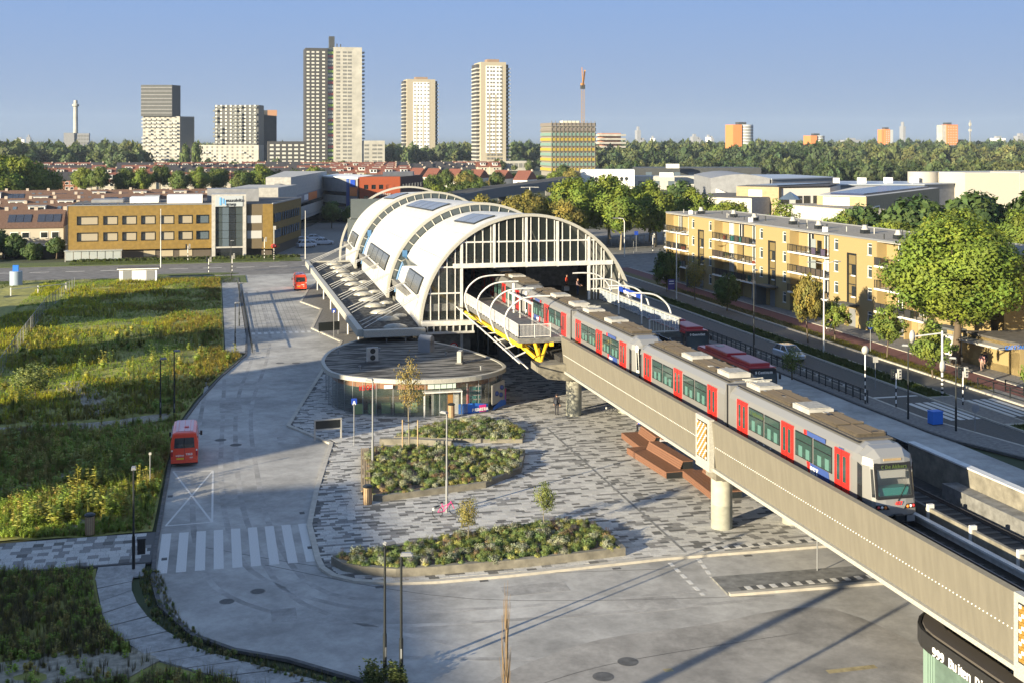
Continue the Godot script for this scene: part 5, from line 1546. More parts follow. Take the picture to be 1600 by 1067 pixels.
func bus(label: String, at: Vector3, words: String) -> void:  # nose towards +z, towards the camera
	var o := thing("city_bus", label, "bus", at)
	var body := MB.new()
	var rings := [ring8(.35, 1.1, 3.0, 1.2, 1.27, 1.18, 0), ring8(.35, 1.1, 3.05, 1.25, 1.275, 1.2, -.25), ring8(.35, 1.1, 3.05, 1.25, 1.275, 1.2, -11.8), ring8(.4, 1.1, 3.0, 1.2, 1.25, 1.15, -12)]
	body.loft(rings); body.fan(rings[0]); body.fan(rings[3])
	part("body", body, M("bus_dark", .035, .03, .035, .3, {"clear": .4}), o)
	part("roof", MB.new().b(-1.16, 1.16, 3.03, 3.09, .1, 11.9), mm("bus_red"), o)
	for k in [[.7, 4.9, .9, .26], [5.6, 10.6, .95, .3]]:
		part("roof_pod", MB.new().prism([V(-k[2], k[0]), V(k[2], k[0]), V(k[2], k[1]), V(-k[2], k[1])], 3.08, 3.08 + k[3]), mm("bus_red"), o)
		part("pod_top", MB.new().b(-k[2] + .12, k[2] - .12, 3.08 + k[3], 3.11 + k[3], k[0] + .15, k[1] - .15), M("pod_pink", .38, .17, .19, .45), o)
	part("roof_hatch", MB.new().b(-.35, .35, 3.38, 3.46, 9.0, 9.8), mm("off_white"), o)
	part("red_band", MB.new().b(-1.29, 1.29, 2.78, 3.0, .3, 11.7), mm("bus_red"), o)
	part("lower_band", MB.new().b(-1.285, 1.285, .4, 1.0, .5, 11.5), M("bus_silver", .30, .30, .31, .4), o)
	for x in [-1, 1]:
		for i in 6:
			part("window", MB.new().b(x * 1.285 - .012, x * 1.285 + .012, 1.15, 2.6, .7 + i * 1.82, 2.4 + i * 1.82), mm("glass_dark"), o)
		var mi := part("mirror", MB.new().box(Vector3(x * 1.42, 2.3, .2), Vector3(.16, .42, .14)), mm("black"), o)
		part("mirror_arm", MB.new().bar(Vector3(x * 1.2, 2.75, .0), Vector3(x * 1.42, 2.5, .2), .04), mm("black"), mi)
		part("headlamp", MB.new().ball(Vector3(x * .95, .75, .02), Vector3(.16, .12, .06), 10), mm("white"), o)
	part("windscreen", MB.new().b(-1.12, 1.12, 1.0, 2.55, -.03, 0), mm("glass_mid"), o)
	part("destination_panel", MB.new().b(-1.1, 1.1, 2.58, 2.95, -.035, 0), mm("black"), o)
	text("destination", words, .24, mm("white"), o, Vector3(0, 2.67, .04))
	part("front_panel", MB.new().b(-1.15, 1.15, .4, .98, -.05, 0), mm("bus_red"), o)
	wheels(o, 1.27, [-2.7, -9.0], .48)

func car_body(label: String, at: Vector3, turn: float, paint: Material, called := "parked_car") -> Node3D:  # nose towards +z
	var o := thing(called, label, "car", at, turn)
	var lower := MB.new()
	var r := func(y0: float, y1: float, w: float, z: float) -> Array: return [Vector3(-w + .06, y0, z), Vector3(w - .06, y0, z), Vector3(w, y0 + .15, z), Vector3(w, y1 - .14, z), Vector3(w - .1, y1, z), Vector3(-w + .1, y1, z), Vector3(-w, y1 - .14, z), Vector3(-w, y0 + .15, z)]
	var rings := [r.call(.36, .62, .66, 2.1), r.call(.25, .76, .82, 1.9), r.call(.22, .88, .87, 1.3), r.call(.2, .98, .88, .85), r.call(.2, .98, .88, -1.2), r.call(.22, .98, .87, -1.8), r.call(.3, .9, .8, -2.1)]
	lower.loft(rings); lower.fan(rings[0]); lower.fan(rings[6])
	part("body", lower, paint, o)
	var c := func(w: float, y: float, z: float) -> Array: return [Vector3(-w, y, z), Vector3(w, y, z)]
	var top := MB.new()
	var base := [Vector3(-.8, .97, 1.0), Vector3(.8, .97, 1.0), Vector3(.82, .97, -1.75), Vector3(-.82, .97, -1.75)]
	var cap := [Vector3(-.62, 1.46, .2), Vector3(.62, 1.46, .2), Vector3(.64, 1.46, -1.3), Vector3(-.64, 1.46, -1.3)]
	top.loft([base, cap])
	part("cabin_glass", top, mm("glass_dark"), o)
	part("roof", MB.new().hexa([cap[0] - Vector3(.02, .03, 0), cap[1] - Vector3(-.02, .03, 0), cap[2] - Vector3(-.02, .03, 0), cap[3] - Vector3(.02, .03, 0), Vector3(-.58, 1.5, .1), Vector3(.58, 1.5, .1), Vector3(.6, 1.5, -1.2), Vector3(-.6, 1.5, -1.2)]), paint, o)
	var pil := MB.new()
	for i in 4:
		pil.bar(base[i] as Vector3, cap[i] as Vector3, .07)
	for x in [-1, 1]:
		pil.bar(Vector3(x * .815, .97, -.35), Vector3(x * .635, 1.46, -.45), .07)
		part("headlamp", MB.new().ball(Vector3(x * .62, .68, 1.97), Vector3(.17, .09, .1), 8), mm("white"), o)
		part("mirror", MB.new().box(Vector3(x * .95, 1.02, .65), Vector3(.16, .13, .1)), paint, o)
	part("pillar", pil, paint, o)
	part("grille", MB.new().box(Vector3(0, .6, 2.06), Vector3(.7, .12, .06)), mm("black"), o)
	part("number_plate", MB.new().box(Vector3(0, .44, 2.07), Vector3(.5, .11, .05)), mm("yellow"), o)
	wheels(o, .86, [1.28, -1.3], .31)
	return o

func vehicles() -> void:
	van("red van parked at the kerb in front of the marked bay", P(-2.05, .0, 87.2), 0.0, false)
	van("red van driving away at the far end of the bus road", P(12.6, .0, 186.0), -.02, true)
	bus("red topped bus waiting nearer, its display just behind the train", P(46.0, .0, 96.6), "9 Centrum")
	bus("red topped bus behind, beside the end of the platform", P(48.3, .0, 117.0), "9 Geervliet")
	car_body("silver car driving along the main street beside the black fence", P(57.9, .0, 115.6), .06, M("car_silver", .50, .54, .60, .25, {"metal": .5, "clear": .8}), "silver_car")
	var c0 := car_body("pale blue car parked nearest the flag pole in the shopping street", P(19.0, .03, 262), 1.9, M("car_white", .55, .60, .68, .3, {"clear": .6}))
	for k in [[23.2, 268, 1.7, "white car parked in the middle of the shopping street"], [22.2, 279, 1.6, "white car parked farthest up the shopping street"], [19.4, 273, 1.7, "white car in the shade of the ochre side wall"], [28.0, 261, 1.5, "white car parked behind the canopy's tip"]]:
		var c := dup(c0, P(k[0], .03, k[1]), k[2], k[3])
	var t := thing("trailer", "dark parked trailer under the trees at the far left", "trailer", P(-48, 0, 243))
	part("bed", MB.new().b(-4, 4, .6, 1.5, -1.2, 1.2), mm("dark_metal"), t)
	wheels(t, 3.0, [-1.0, 1.0], .4)

# ------------------------------------------------------------------ people: one continuous skin meshed from tapered capsules
func skin_mesh(bones: Array, cell: float, k: float) -> MB:  # bones: [a, b, radius a, radius b, colour]
	var lo := Vector3.ONE * 1e9
	var hi := -lo
	for b in bones:
		var r: float = maxf(b[2], b[3]) + cell * 2
		lo = lo.min((b[0] as Vector3).min(b[1]) - Vector3.ONE * r)
		hi = hi.max((b[0] as Vector3).max(b[1]) + Vector3.ONE * r)
	var nx := int((hi.x - lo.x) / cell) + 2
	var ny := int((hi.y - lo.y) / cell) + 2
	var nz := int((hi.z - lo.z) / cell) + 2
	var f := PackedFloat32Array()
	f.resize(nx * ny * nz)
	f.fill(1.0)
	var who := PackedInt32Array()
	who.resize(nx * ny * nz)
	var best := PackedFloat32Array()
	best.resize(nx * ny * nz)
	best.fill(9.0)
	for bi in bones.size():
		var b: Array = bones[bi]
		var a: Vector3 = b[0]
		var d: Vector3 = b[1] - b[0]
		var l2 := maxf(d.length_squared(), 1e-6)
		var reach := maxf(b[2], b[3]) + cell * 2 + k
		var p0 := ((a.min(b[1]) - Vector3.ONE * reach - lo) / cell).floor()
		var p1 := ((a.max(b[1]) + Vector3.ONE * reach - lo) / cell).ceil()
		for z in range(maxi(0, int(p0.z)), mini(nz, int(p1.z) + 1)):
			for y in range(maxi(0, int(p0.y)), mini(ny, int(p1.y) + 1)):
				for x in range(maxi(0, int(p0.x)), mini(nx, int(p1.x) + 1)):
					var p := lo + Vector3(x, y, z) * cell - a
					var t := clampf(p.dot(d) / l2, 0, 1)
					var v := (p - d * t).length() - lerpf(b[2], b[3], t)
					var i := (z * ny + y) * nx + x
					if v < best[i]:
						best[i] = v
						who[i] = bi
					var h := maxf(k - absf(f[i] - v), 0) / k
					f[i] = minf(f[i], v) - h * h * k * .25
	var at := {}
	var mb := MB.new()
	var pos := func(x: int, y: int, z: int) -> Vector3:
		var key := (z * ny + y) * nx + x
		if at.has(key): return at[key]
		var sum := Vector3.ZERO
		var c := 0
		for e in [[0, 0, 0, 1, 0, 0], [0, 1, 0, 1, 1, 0], [0, 0, 1, 1, 0, 1], [0, 1, 1, 1, 1, 1], [0, 0, 0, 0, 1, 0], [1, 0, 0, 1, 1, 0], [0, 0, 1, 0, 1, 1], [1, 0, 1, 1, 1, 1], [0, 0, 0, 0, 0, 1], [1, 0, 0, 1, 0, 1], [0, 1, 0, 0, 1, 1], [1, 1, 0, 1, 1, 1]]:
			var v0 := f[((z + e[2]) * ny + y + e[1]) * nx + x + e[0]]
			var v1 := f[((z + e[5]) * ny + y + e[4]) * nx + x + e[3]]
			if (v0 < 0) != (v1 < 0):
				sum += Vector3(e[0], e[1], e[2]).lerp(Vector3(e[3], e[4], e[5]), v0 / (v0 - v1))
				c += 1
		at[key] = lo + (Vector3(x, y, z) + sum / maxi(c, 1)) * cell
		return at[key]
	for z in range(1, nz - 1):
		for y in range(1, ny - 1):
			for x in range(1, nx - 1):
				var i := (z * ny + y) * nx + x
				var s := f[i] < 0
				for ax in 3:
					var j: int = i + [1, nx, nx * ny][ax]
					if s == (f[j] < 0): continue
					var q: Array
					if ax == 0: q = [pos.call(x, y, z), pos.call(x, y - 1, z), pos.call(x, y - 1, z - 1), pos.call(x, y, z - 1)]
					elif ax == 1: q = [pos.call(x, y, z), pos.call(x, y, z - 1), pos.call(x - 1, y, z - 1), pos.call(x - 1, y, z)]
					else: q = [pos.call(x, y, z), pos.call(x - 1, y, z), pos.call(x - 1, y - 1, z), pos.call(x, y - 1, z)]
					if not s: q.reverse()
					mb.col = bones[who[i if s else j]][4]
					mb.quad(q[0], q[3], q[2], q[1])
	return mb

func hand_bones(w: Vector3, d: Vector3, side: Vector3, skin: Color) -> Array:  # palm, four bent fingers, thumb
	var o := []
	var n := d.cross(side).normalized()
	var palm := w + d * .075
	o.append([w, palm, .026, .032, skin])
	for i in 4:
		var base := palm + side * (i - 1.5) * .021
		var l: float = [.065, .075, .07, .055][i]
		var mid := base + d * l * .55 + n * .006
		o.append([base - d * .02, mid, .0105, .0095, skin])
		o.append([mid, mid + (d + n * .6).normalized() * l * .55, .0095, .008, skin])
	var th := w + d * .03 - side * .03
	o.append([w + d * .015, th, .016, .013, skin])
	o.append([th, th + (d - side * .4 + n * .3).normalized() * .05, .012, .009, skin])
	return o

func person(label: String, at: Vector3, turn: float, pose: String, top: Color, legs: Color, hair: Color, group := "") -> Node3D:
	var o := thing("person", label, "person", at, turn, group)
	var sk := Color(.42, .25, .17)
	var sh := Color(.03, .03, .03)
	var J := {"hl": Vector3(-.09, .93, 0), "hr": Vector3(.09, .93, 0), "kl": Vector3(-.1, .5, .03), "kr": Vector3(.1, .5, .03), "al": Vector3(-.1, .09, -.02), "ar": Vector3(.1, .09, -.02), "n": Vector3(0, 1.47, 0), "c": Vector3(0, 1.25, 0), "w": Vector3(0, 1.02, 0), "sl": Vector3(-.18, 1.41, 0), "sr": Vector3(.18, 1.41, 0), "el": Vector3(-.24, 1.12, -.02), "er": Vector3(.24, 1.12, -.02), "wl": Vector3(-.25, .87, .06), "wr": Vector3(.25, .87, .06), "h": Vector3(0, 1.63, .02)}
	match pose:
		"walk":
			J.kl = Vector3(-.1, .52, .2); J.al = Vector3(-.1, .1, .22); J.kr = Vector3(.1, .5, -.06); J.ar = Vector3(.1, .14, -.34)
			J.el = Vector3(-.24, 1.13, -.14); J.wl = Vector3(-.24, .9, -.1); J.er = Vector3(.24, 1.13, .1); J.wr = Vector3(.22, .95, .26)
		"reach":
			J.el = Vector3(-.24, 1.14, .12); J.wl = Vector3(-.16, 1.02, .34); J.er = Vector3(.24, 1.14, .12); J.wr = Vector3(.2, 1.04, .36)
		"sit", "drive", "cycle":
			for q in ["hl", "hr", "w", "c", "n", "sl", "sr", "el", "er", "wl", "wr", "h"]: J[q] -= Vector3(0, .45, 0)
			J.kl = Vector3(-.12, .5, .42); J.kr = Vector3(.12, .5, .42); J.al = Vector3(-.12, .09, .42); J.ar = Vector3(.12, .09, .42)
			J.el = Vector3(-.25, .72, .14); J.er = Vector3(.25, .72, .14); J.wl = Vector3(-.12, .64, .36); J.wr = Vector3(.12, .64, .36)
			if pose != "sit":
				J.wl = Vector3(-.24, .74, .48); J.wr = Vector3(.24, .74, .48)
			if pose == "cycle":
				for q in ["c", "n", "sl", "sr", "h"]: J[q] += Vector3(0, -.02, .1)
				J.ar = Vector3(.12, .25, .2); J.kr = Vector3(.12, .6, .4)
	var b := []
	for s in ["l", "r"]:
		b.append([J["h" + s], J["k" + s], .088, .06, legs])
		b.append([J["k" + s], J["a" + s], .056, .042, legs])
		b.append([J["a" + s] - Vector3(0, .035, .03), J["a" + s] + Vector3(0, -.045, .15), .045, .035, sh])
		b.append([J["s" + s], J["e" + s], .058, .046, top])
		b.append([J["e" + s], J["w" + s], .044, .032, top])
	b.append([J.hl, J.hr, .1, .1, legs])
	b.append([J.w, (J.hl + J.hr) * .5, .125, .12, legs])
	b.append([J.w, J.c, .125, .145, top])
	b.append([J.c, J.n - Vector3(0, .08, 0), .14, .1, top])
	b.append([J.sl, J.sr, .07, .07, top])
	b.append([J.n - Vector3(0, .06, 0), J.h - Vector3(0, .05, 0), .055, .05, sk])
	var body := skin_mesh(b, .03, .05)
	var hb := [[J.h - Vector3(0, .05, -.02), J.h + Vector3(0, .035, 0), .072, .09, sk], [J.h + Vector3(0, -.01, .09), J.h + Vector3(0, -.03, .105), .014, .016, sk], [J.h + Vector3(-.09, 0, 0), J.h + Vector3(-.092, -.03, 0), .014, .012, sk], [J.h + Vector3(.09, 0, 0), J.h + Vector3(.092, -.03, 0), .014, .012, sk], [J.h + Vector3(0, .06, -.02), J.h + Vector3(0, .03, -.045), .083, .085, hair], [J.h + Vector3(-.035, .012, .088), J.h + Vector3(-.03, .012, .088), .009, .009, sh], [J.h + Vector3(.035, .012, .088), J.h + Vector3(.03, .012, .088), .009, .009, sh], [J.h + Vector3(-.02, -.062, .088), J.h + Vector3(.02, -.062, .088), .008, .008, Color(.30, .10, .08)]]
	body.add(skin_mesh(hb, .013, .012))
	for s in ["l", "r"]:
		var d: Vector3 = (J["w" + s] - J["e" + s]).normalized()
		var side := d.cross(Vector3(0, 0, 1) if absf(d.z) < .8 else Vector3.UP).normalized()
		body.add(skin_mesh(hand_bones(J["w" + s], d, side * (1.0 if s == "l" else -1.0), sk), .009, .008))
	part("body", body, mm("cloth"), o)
	return o

func people() -> void:
	var dark := Color(.015, .015, .02)
	person("man in dark clothes standing beside the rear viaduct pillar", P(27.3, .12, 96.1), 2.6, "stand", dark, Color(.02, .02, .03), dark)
	var m := person("man in a brown jacket holding a pushchair on the right platform", P(37.3, 6.3, 123.2), .8, "reach", Color(.20, .13, .13), Color(.03, .05, .12), Color(.05, .03, .02))
	var pc := thing("pushchair", "dark pushchair with a pale cover on the right platform", "pushchair", P(36.3, 6.3, 124.3))
	part("seat", MB.new().box(Vector3(0, .62, 0), Vector3(.6, .45, .8)), mm("off_white"), pc)
	part("basket", MB.new().box(Vector3(0, .3, 0), Vector3(.5, .2, .7)), mm("dark_metal"), pc)
	part("handle", MB.new().bar(Vector3(-.25, .8, .3), Vector3(-.25, 1.05, .6), .03).bar(Vector3(.25, .8, .3), Vector3(.25, 1.05, .6), .03).bar(Vector3(-.25, 1.05, .6), Vector3(.25, 1.05, .6), .03), mm("black"), pc)
	for x in [-.26, .26]:
		for z in [-.3, .3]:
			part("wheel", MB.new().tube(Vector3(x - .02, .12, z), Vector3(x + .02, .12, z), .12, -1, 12), mm("rubber"), pc)
	person("person in a red coat standing by the platform stairs", P(37.2, 6.3, 127.0), 1.0, "stand", Color(.5, .06, .03), dark, dark)
	var s := person("person in a bright blue jacket sitting behind the rear timber seat", P(31.6, .5, 87.3), -2.2, "sit", Color(.02, .07, .5), dark, dark)
	person("person with dark hair sitting among bags on the timber seats", P(31.7, .45, 82.6), -2.0, "sit", Color(.12, .06, .05), Color(.3, .3, .33), dark)
	var bag := thing("pale_bag", "pale bag lying on the timber seat under the viaduct", "bag", P(31.8, .5, 81.5))
	part("bag_body", MB.new().ball(Vector3(0, .14, 0), Vector3(.26, .18, .2), 10), mm("off_white"), bag)
	part("bag_strap", MB.new().path([Vector3(-.15, .25, 0), Vector3(0, .4, 0), Vector3(.15, .25, 0)], .015, 5), mm("black"), bag)
	person("person cycling in a blue top on the red cycle path", P(70.0, .52, 129.0), .3, "cycle", Color(.12, .25, .42), dark, dark)
	bicycle("dark bicycle ridden along the red cycle path", P(70.1, .06, 129.1), -PI / 2 + .3, mm("dark_metal"))
	person("person in a pink top walking by the shop on the right", P(73.0, .1, 104.6), 2.6, "walk", Color(.42, .22, .2), Color(.3, .2, .16), dark)
	person("person in a dark jacket walking by the shop on the right", P(73.9, .1, 105.4), 2.5, "walk", Color(.05, .04, .06), dark, dark)
	for i in 3:
		person(["nearest", "middle", "farthest"][i] + " of three people walking in the shaded shopping street", P(31.0 + i * 1.8, .03, 268 + i * 5.0), 1.0 + i, "walk", dark, Color(.03, .03, .05), dark, "walkers in the shopping street")
	var dr := person("train driver in a white shirt leaning over the controls", P(29.25, 5.78, 49.98), .0, "drive", Color(.55, .58, .58), Color(.02, .02, .05), Color(.06, .04, .03))
	var bg := thing("backpack", "dark backpack worn by the man beside the pillar", "bag", P(27.22, 1.22, 96.0))
	part("bag_body", MB.new().ball(Vector3.ZERO, Vector3(.16, .24, .12), 10), M("bag_dark", .03, .035, .05, .8), bg)
	part("bag_pocket", MB.new().ball(Vector3(.0, -.08, .1), Vector3(.1, .1, .05), 8), mm("bag_dark"), bg)

# ------------------------------------------------------------------ buildings
func face(a: Vector2, e: Vector2) -> Transform3D:  # local x along the wall, y up, z outwards; a is the left end seen from outside
	var d := (e - a).normalized()
	var x := Vector3(d.x, 0, -d.y)
	return Transform3D(Basis(x, Vector3.UP, x.cross(Vector3.UP)), P(a.x, 0, a.y))

func lb(x: Transform3D, x0: float, x1: float, y0: float, y1: float, z0: float, z1: float) -> MB:
	return MB.new().add(MB.new().b(x0, x1, y0, y1, -z1, -z0), x)

func holed(w: float, y0: float, y1: float, holes: Array, deep: float, x0 := 0.0) -> MB:  # wall face with real openings and reveals
	var mb := MB.new()
	var xs := [x0, w]
	var ys := [y0, y1]
	for q in holes:
		for i in 2:
			if not xs.has(q[i]): xs.append(q[i])
			if not ys.has(q[2 + i]): ys.append(q[2 + i])
	xs.sort(); ys.sort()
	for j in ys.size() - 1:
		var run := -1.0
		for i in xs.size():
			var solid := i < xs.size() - 1
			if solid:
				for q in holes:
					if xs[i] >= q[0] - .001 and xs[i + 1] <= q[1] + .001 and ys[j] >= q[2] - .001 and ys[j + 1] <= q[3] + .001:
						solid = false
						break
			if solid and run < 0: run = xs[i]
			if not solid and run >= 0 or (i == xs.size() - 1 and run >= 0):
				mb.quad(Vector3(run, ys[j], 0), Vector3(xs[i], ys[j], 0), Vector3(xs[i], ys[j + 1], 0), Vector3(run, ys[j + 1], 0))
				run = -1.0
			if not solid: run = -1.0
	for q in holes:
		var p := [Vector3(q[0], q[2], 0), Vector3(q[1], q[2], 0), Vector3(q[1], q[3], 0), Vector3(q[0], q[3], 0)]
		for i in 4:
			var o := Vector3(0, 0, -deep)
			mb.quad(p[i], p[(i + 1) % 4], p[(i + 1) % 4] + o, p[i] + o)
	return mb

func glaze(owner: Node3D, X: Transform3D, q: Array, deep: float, frame: Material, glass: Material, splits := 1, called := "window") -> MeshInstance3D:
	var f := MB.new()
	var t := .07
	f.b(q[0], q[1], q[2], q[2] + t, deep - .06, deep).b(q[0], q[1], q[3] - t, q[3], deep - .06, deep).b(q[0], q[0] + t, q[2], q[3], deep - .06, deep).b(q[1] - t, q[1], q[2], q[3], deep - .06, deep)
	for i in range(1, splits):
		var x := lerpf(q[0], q[1], float(i) / splits)
		f.b(x - .04, x + .04, q[2], q[3], deep - .06, deep)
	var o := part(called, MB.new().add(f, X), frame, owner)
	part("pane", MB.new().add(MB.new().b(q[0], q[1], q[2], q[3], deep - .02, deep + .02), X), glass, o)
	return o

func apartments() -> void:
	var o := thing("apartment_block", "four storey yellow brick apartment block with balconies and white windows", "apartment building")
	var a := V(71.87, 187.3)
	var e := V(76.68, 108.4)
	var X := face(a, e)
	var L := a.distance_to(e)
	var H := 10.9
	var fl := [0.0, 2.75, 5.4, 8.05]
	var walls := [[8.4, 17.4], [30.0, 39.4], [48.9, 59.2], [68.6, L]]
	var bays := [[0.0, 8.4], [17.4, 30.0], [39.4, 48.9], [59.2, 68.6]]
	var gravel := M("gravel_roof", .36, .33, .28, .95, {"tex": tex.worn, "scale": .25})
	for w in walls:
		var w0: float = w[0]
		var wid: float = w[1] - w[0]
		var W := X * Transform3D(Basis(), Vector3(w0, 0, 0))
		var holes := []
		for k in 4:
			for x in [1.1, wid - 2.0]:
				holes.append([x, x + .95, fl[k] + 1.0, fl[k] + 2.42])
		var mid := wid * .5
		holes.append([mid - 1.0, mid + .8, 2.6, 8.9])
		holes.append([mid - .9, mid + .7, .1, 2.3])
		part("wall", MB.new().add(holed(wid, 0, H, holes, .22), W), mm("brick_yellow"), o)
		for q in holes.slice(0, 8):
			var win := glaze(o, W, q, .12, mm("white"), mm("glass_mid"), 1)
			part("sill", MB.new().add(MB.new().b(q[0] - .06, q[1] + .06, q[2] - .07, q[2], -.06, .14), W), mm("off_white"), win)
			part("vent_bar", MB.new().add(MB.new().b(q[0], q[1], q[3] - .42, q[3] - .36, .05, .12), W), mm("white"), win)
		var sw := part("stair_window", MB.new().add(MB.new().b(mid - 1.0, mid + .8, 2.6, 8.9, .17, .2), W), M("stair_glass", .17, .13, .06, .2), o)
		for i in 6:
			part("stair_bar", MB.new().add(MB.new().b(mid - 1.0, mid + .8, 2.75 + i * 1.2, 2.85 + i * 1.2, .05, .16), W), mm("dark_metal"), sw)
		for i in 2:
			part("stair_sash", MB.new().add(MB.new().b(mid - .35, mid + .5, 3.6 + i * 2.6, 3.75 + i * 2.6, .02, .15), W), mm("white"), sw)
			part("stair_pane", MB.new().add(MB.new().b(mid - .3, mid + .45, 3.8 + i * 2.6, 5.0 + i * 2.6, .1, .165), W), mm("glass_dark"), sw)
		part("stair_frame", MB.new().add(MB.new().b(mid - 1.12, mid - .98, 2.5, 9.0, -.05, .2).b(mid + .78, mid + .9, 2.5, 9.0, -.05, .2).b(mid - 1.1, mid + .9, 8.9, 9.0, -.05, .2), W), mm("dark_metal"), sw)
		part("door", MB.new().add(MB.new().b(mid - .9, mid + .7, .1, 2.3, .14, .2), W), mm("grey_metal"), o)
		part("entrance_screen", MB.new().add(MB.new().b(mid - 2.0, mid - 1.75, 0, 2.9, -1.6, 0).b(mid - 2.0, mid + 1.5, 2.75, 2.95, -1.5, 0), W), M("screen_grey", .085, .095, .10, .7), o)
	for bi in bays.size():
		var w0: float = bays[bi][0]
		var wid: float = bays[bi][1] - w0
		var B := X * Transform3D(Basis(), Vector3(w0, 0, -1.3))
		var holes := []
		var us := [wid * .3, wid * .72] if wid < 11 else [wid * .22, wid * .46, wid * .78]
		for k in 4:
			for ui in us.size():
				if k == 0:
					holes.append([us[ui] - .9, us[ui] + 1.0, .1, 2.25])
				else:
					holes.append([us[ui] - .6, us[ui] + .95, fl[k] + .1, fl[k] + 2.5])
		part("loggia_wall", MB.new().add(holed(wid, 0, H, holes, .15), B), mm("brick_yellow"), o)
		for q in [[-.12, .02, H, 1.3], [wid - .02, wid + .12, H, 1.3], [wid * .5 - .1, wid * .5 + .1, H - 2.5, .9]]:
			part("loggia_cheek", lb(B, q[0], q[1], 0, q[2], 0, q[3]), mm("brick_yellow"), o)
		for i in holes.size():
			var q: Array = holes[i]
			if q[2] < 1:
				part("store_door", MB.new().add(MB.new().b(q[0], q[1], q[2], q[3], .05, .12), B), [mm("grey_metal"), mm("tan"), mm("off_white")][i % 3], o)
			else:
				var win := glaze(o, B, q, .1, mm("white"), [mm("glass_mid"), M("blind_glass", .35, .36, .35, .3), mm("glass_dark")][(i * 7 + bi) % 3], 2)
				part("white_panel", MB.new().add(MB.new().b(q[0], q[1], q[3] - .02, minf(H, q[3] + .3), -.03, .1), B), mm("white"), win)
		for k in range(1, 4):
			part("balcony_slab", MB.new().add(MB.new().b(.02, wid - .02, fl[k] - .2, fl[k], -1.75, 0), B), mm("white"), o)
			var rf := MB.new()
			var y: float = fl[k]
			rf.b(.05, wid - .05, y + .92, y + .98, -1.75, -1.7).b(.05, wid - .05, y + .08, y + .12, -1.75, -1.7)
			for i in int(wid / 1.15) + 1:
				rf.b(.05 + i * 1.15, .1 + i * 1.15, y, y + .98, -1.76, -1.69)
			for i in int(wid / .16):
				rf.b(.05 + i * .16, .075 + i * .16, y + .1, y + .94, -1.74, -1.71)
			var rl := part("balcony_rail", MB.new().add(rf, B), mm("dark_metal"), o)
			var u := rng.randf()
			var sm = [M("screen_taupe", .15, .115, .09, .8), M("screen_lilac", .16, .125, .22, .8), M("screen_dark", .05, .05, .055, .7)][1 if (bi == 2 and k == 3) else 0 if u < .6 else 2]
			for i in int(wid / 1.15):
				if rng.randf() < .45:
					part("balcony_screen", MB.new().add(MB.new().b(.12 + i * 1.15, 1.12 + i * 1.15, y + .12, y + .9, -1.69, -1.67), B), sm, rl)
			if bi == 2:
				part("privacy_screen", MB.new().add(MB.new().b(wid * .55, wid * .57 + .9, y + .05, y + 2.0, -1.3, -1.25), B), M("frosted", .24, .27, .27, .3), o)
			for i in 2 + int(u * 3):  # chairs, pots and boxes left on the balcony
				var x := R(.6, wid - .8)
				part("balcony_box", MB.new().add(MB.new().b(x, x + R(.2, .6), y, y + R(.3, .95), -1.4, -1.0), B), [mm("off_white"), mm("pale_wood"), mm("lawn"), mm("teal"), mm("brick_red")][rng.randi() % 5], o)
		part("loggia_soffit", MB.new().add(MB.new().b(.02, wid - .02, H - .12, H, -1.3, 0), B), mm("off_white"), o)
	var roofp := [a, e, e + V(11.4, .6), a + V(11.4, .6)]
	part("roof", MB.new().prism(roofp, H - .02, H + .06), gravel, o)
	part("roof_edge", strip([a, e, e + V(11.4, .6), a + V(11.4, .6), a], .3, H + .0, H + .2), mm("grey_metal"), o)
	part("back_wall", MB.new().prism([a + V(1.6, 0), e + V(1.6, .1), e + V(9.9, .6), a + V(9.9, .6)], 0, H - .1, false), mm("brick_yellow"), o)
	for i in 9:
		var q := a.lerp(e, (i + .6) / 9.0) + V(3.6 + (i % 2) * 1.2, 0)
		var ch := part("roof_vent", MB.new().box(P(q.x, H + .3, q.y), Vector3(.9, .5, .9)), mm("dark_metal"), o)
		part("vent_cowl", MB.new().lathe(P(q.x, H + .55, q.y), [V(.5, 0), V(.32, .25), V(.3, .55), V(.4, .6), V(.001, .62)], 12), mm("off_white"), ch)
		for j in 5:
			var z := q + V(R(-2.0, 3.0), R(-4, 4))
			part("roof_pipe", MB.new().pole(z.x, z.y, H, H + R(.3, .9), .07, -1, 6), [mm("dark_metal"), mm("off_white")][j % 2], o)
	for i in 4:
		var q := a.lerp(e, (i + .3) / 4.0) + V(1.5, 0)
		part("chimney", MB.new().box(P(q.x, H + .35, q.y), Vector3(.5, .7, .5)), mm("white"), o)
	# shop wing at the right end, lower and partly behind the big tree
	var sh := thing("corner_shop", "yellow brick corner shop under the big tree with an awning", "shop")
	var S0 := V(74.2, 109.5)
	var S1 := V(74.9, 101.4)
	var Y := face(S0, S1)
	var hl := [[1.6, 3.0, .1, 2.3], [3.5, 6.6, .8, 2.3]]
	part("wall", MB.new().add(holed(8.1, 0, 3.1, hl, .25), Y), mm("brick_yellow"), sh)
	part("side_wall", MB.new().prism([S1, V(88, 101.6), V(88, 108.3), V(76.8, 108.3), S0], 0, 3.1, false), mm("brick_yellow"), sh)
	part("roof", MB.new().prism([S0 + V(-.2, 0), S1 + V(-.2, -.2), V(88, 101.2), V(88, 108.4), V(77, 108.4)], 3.1, 3.3, true, true), mm("grey_felt"), sh)
	part("awning", MB.new().add(MB.new().b(.4, 7.2, 2.55, 2.75, -1.6, 0), Y), mm("off_white"), sh)
	for q in hl:
		glaze(sh, Y, q, .15, mm("white"), mm("glass_mid"), 3)
	text("shop_lettering", "CAFETARIA", .4, mm("bright_blue"), sh, P(74.6, 2.9, 101.35), Basis())
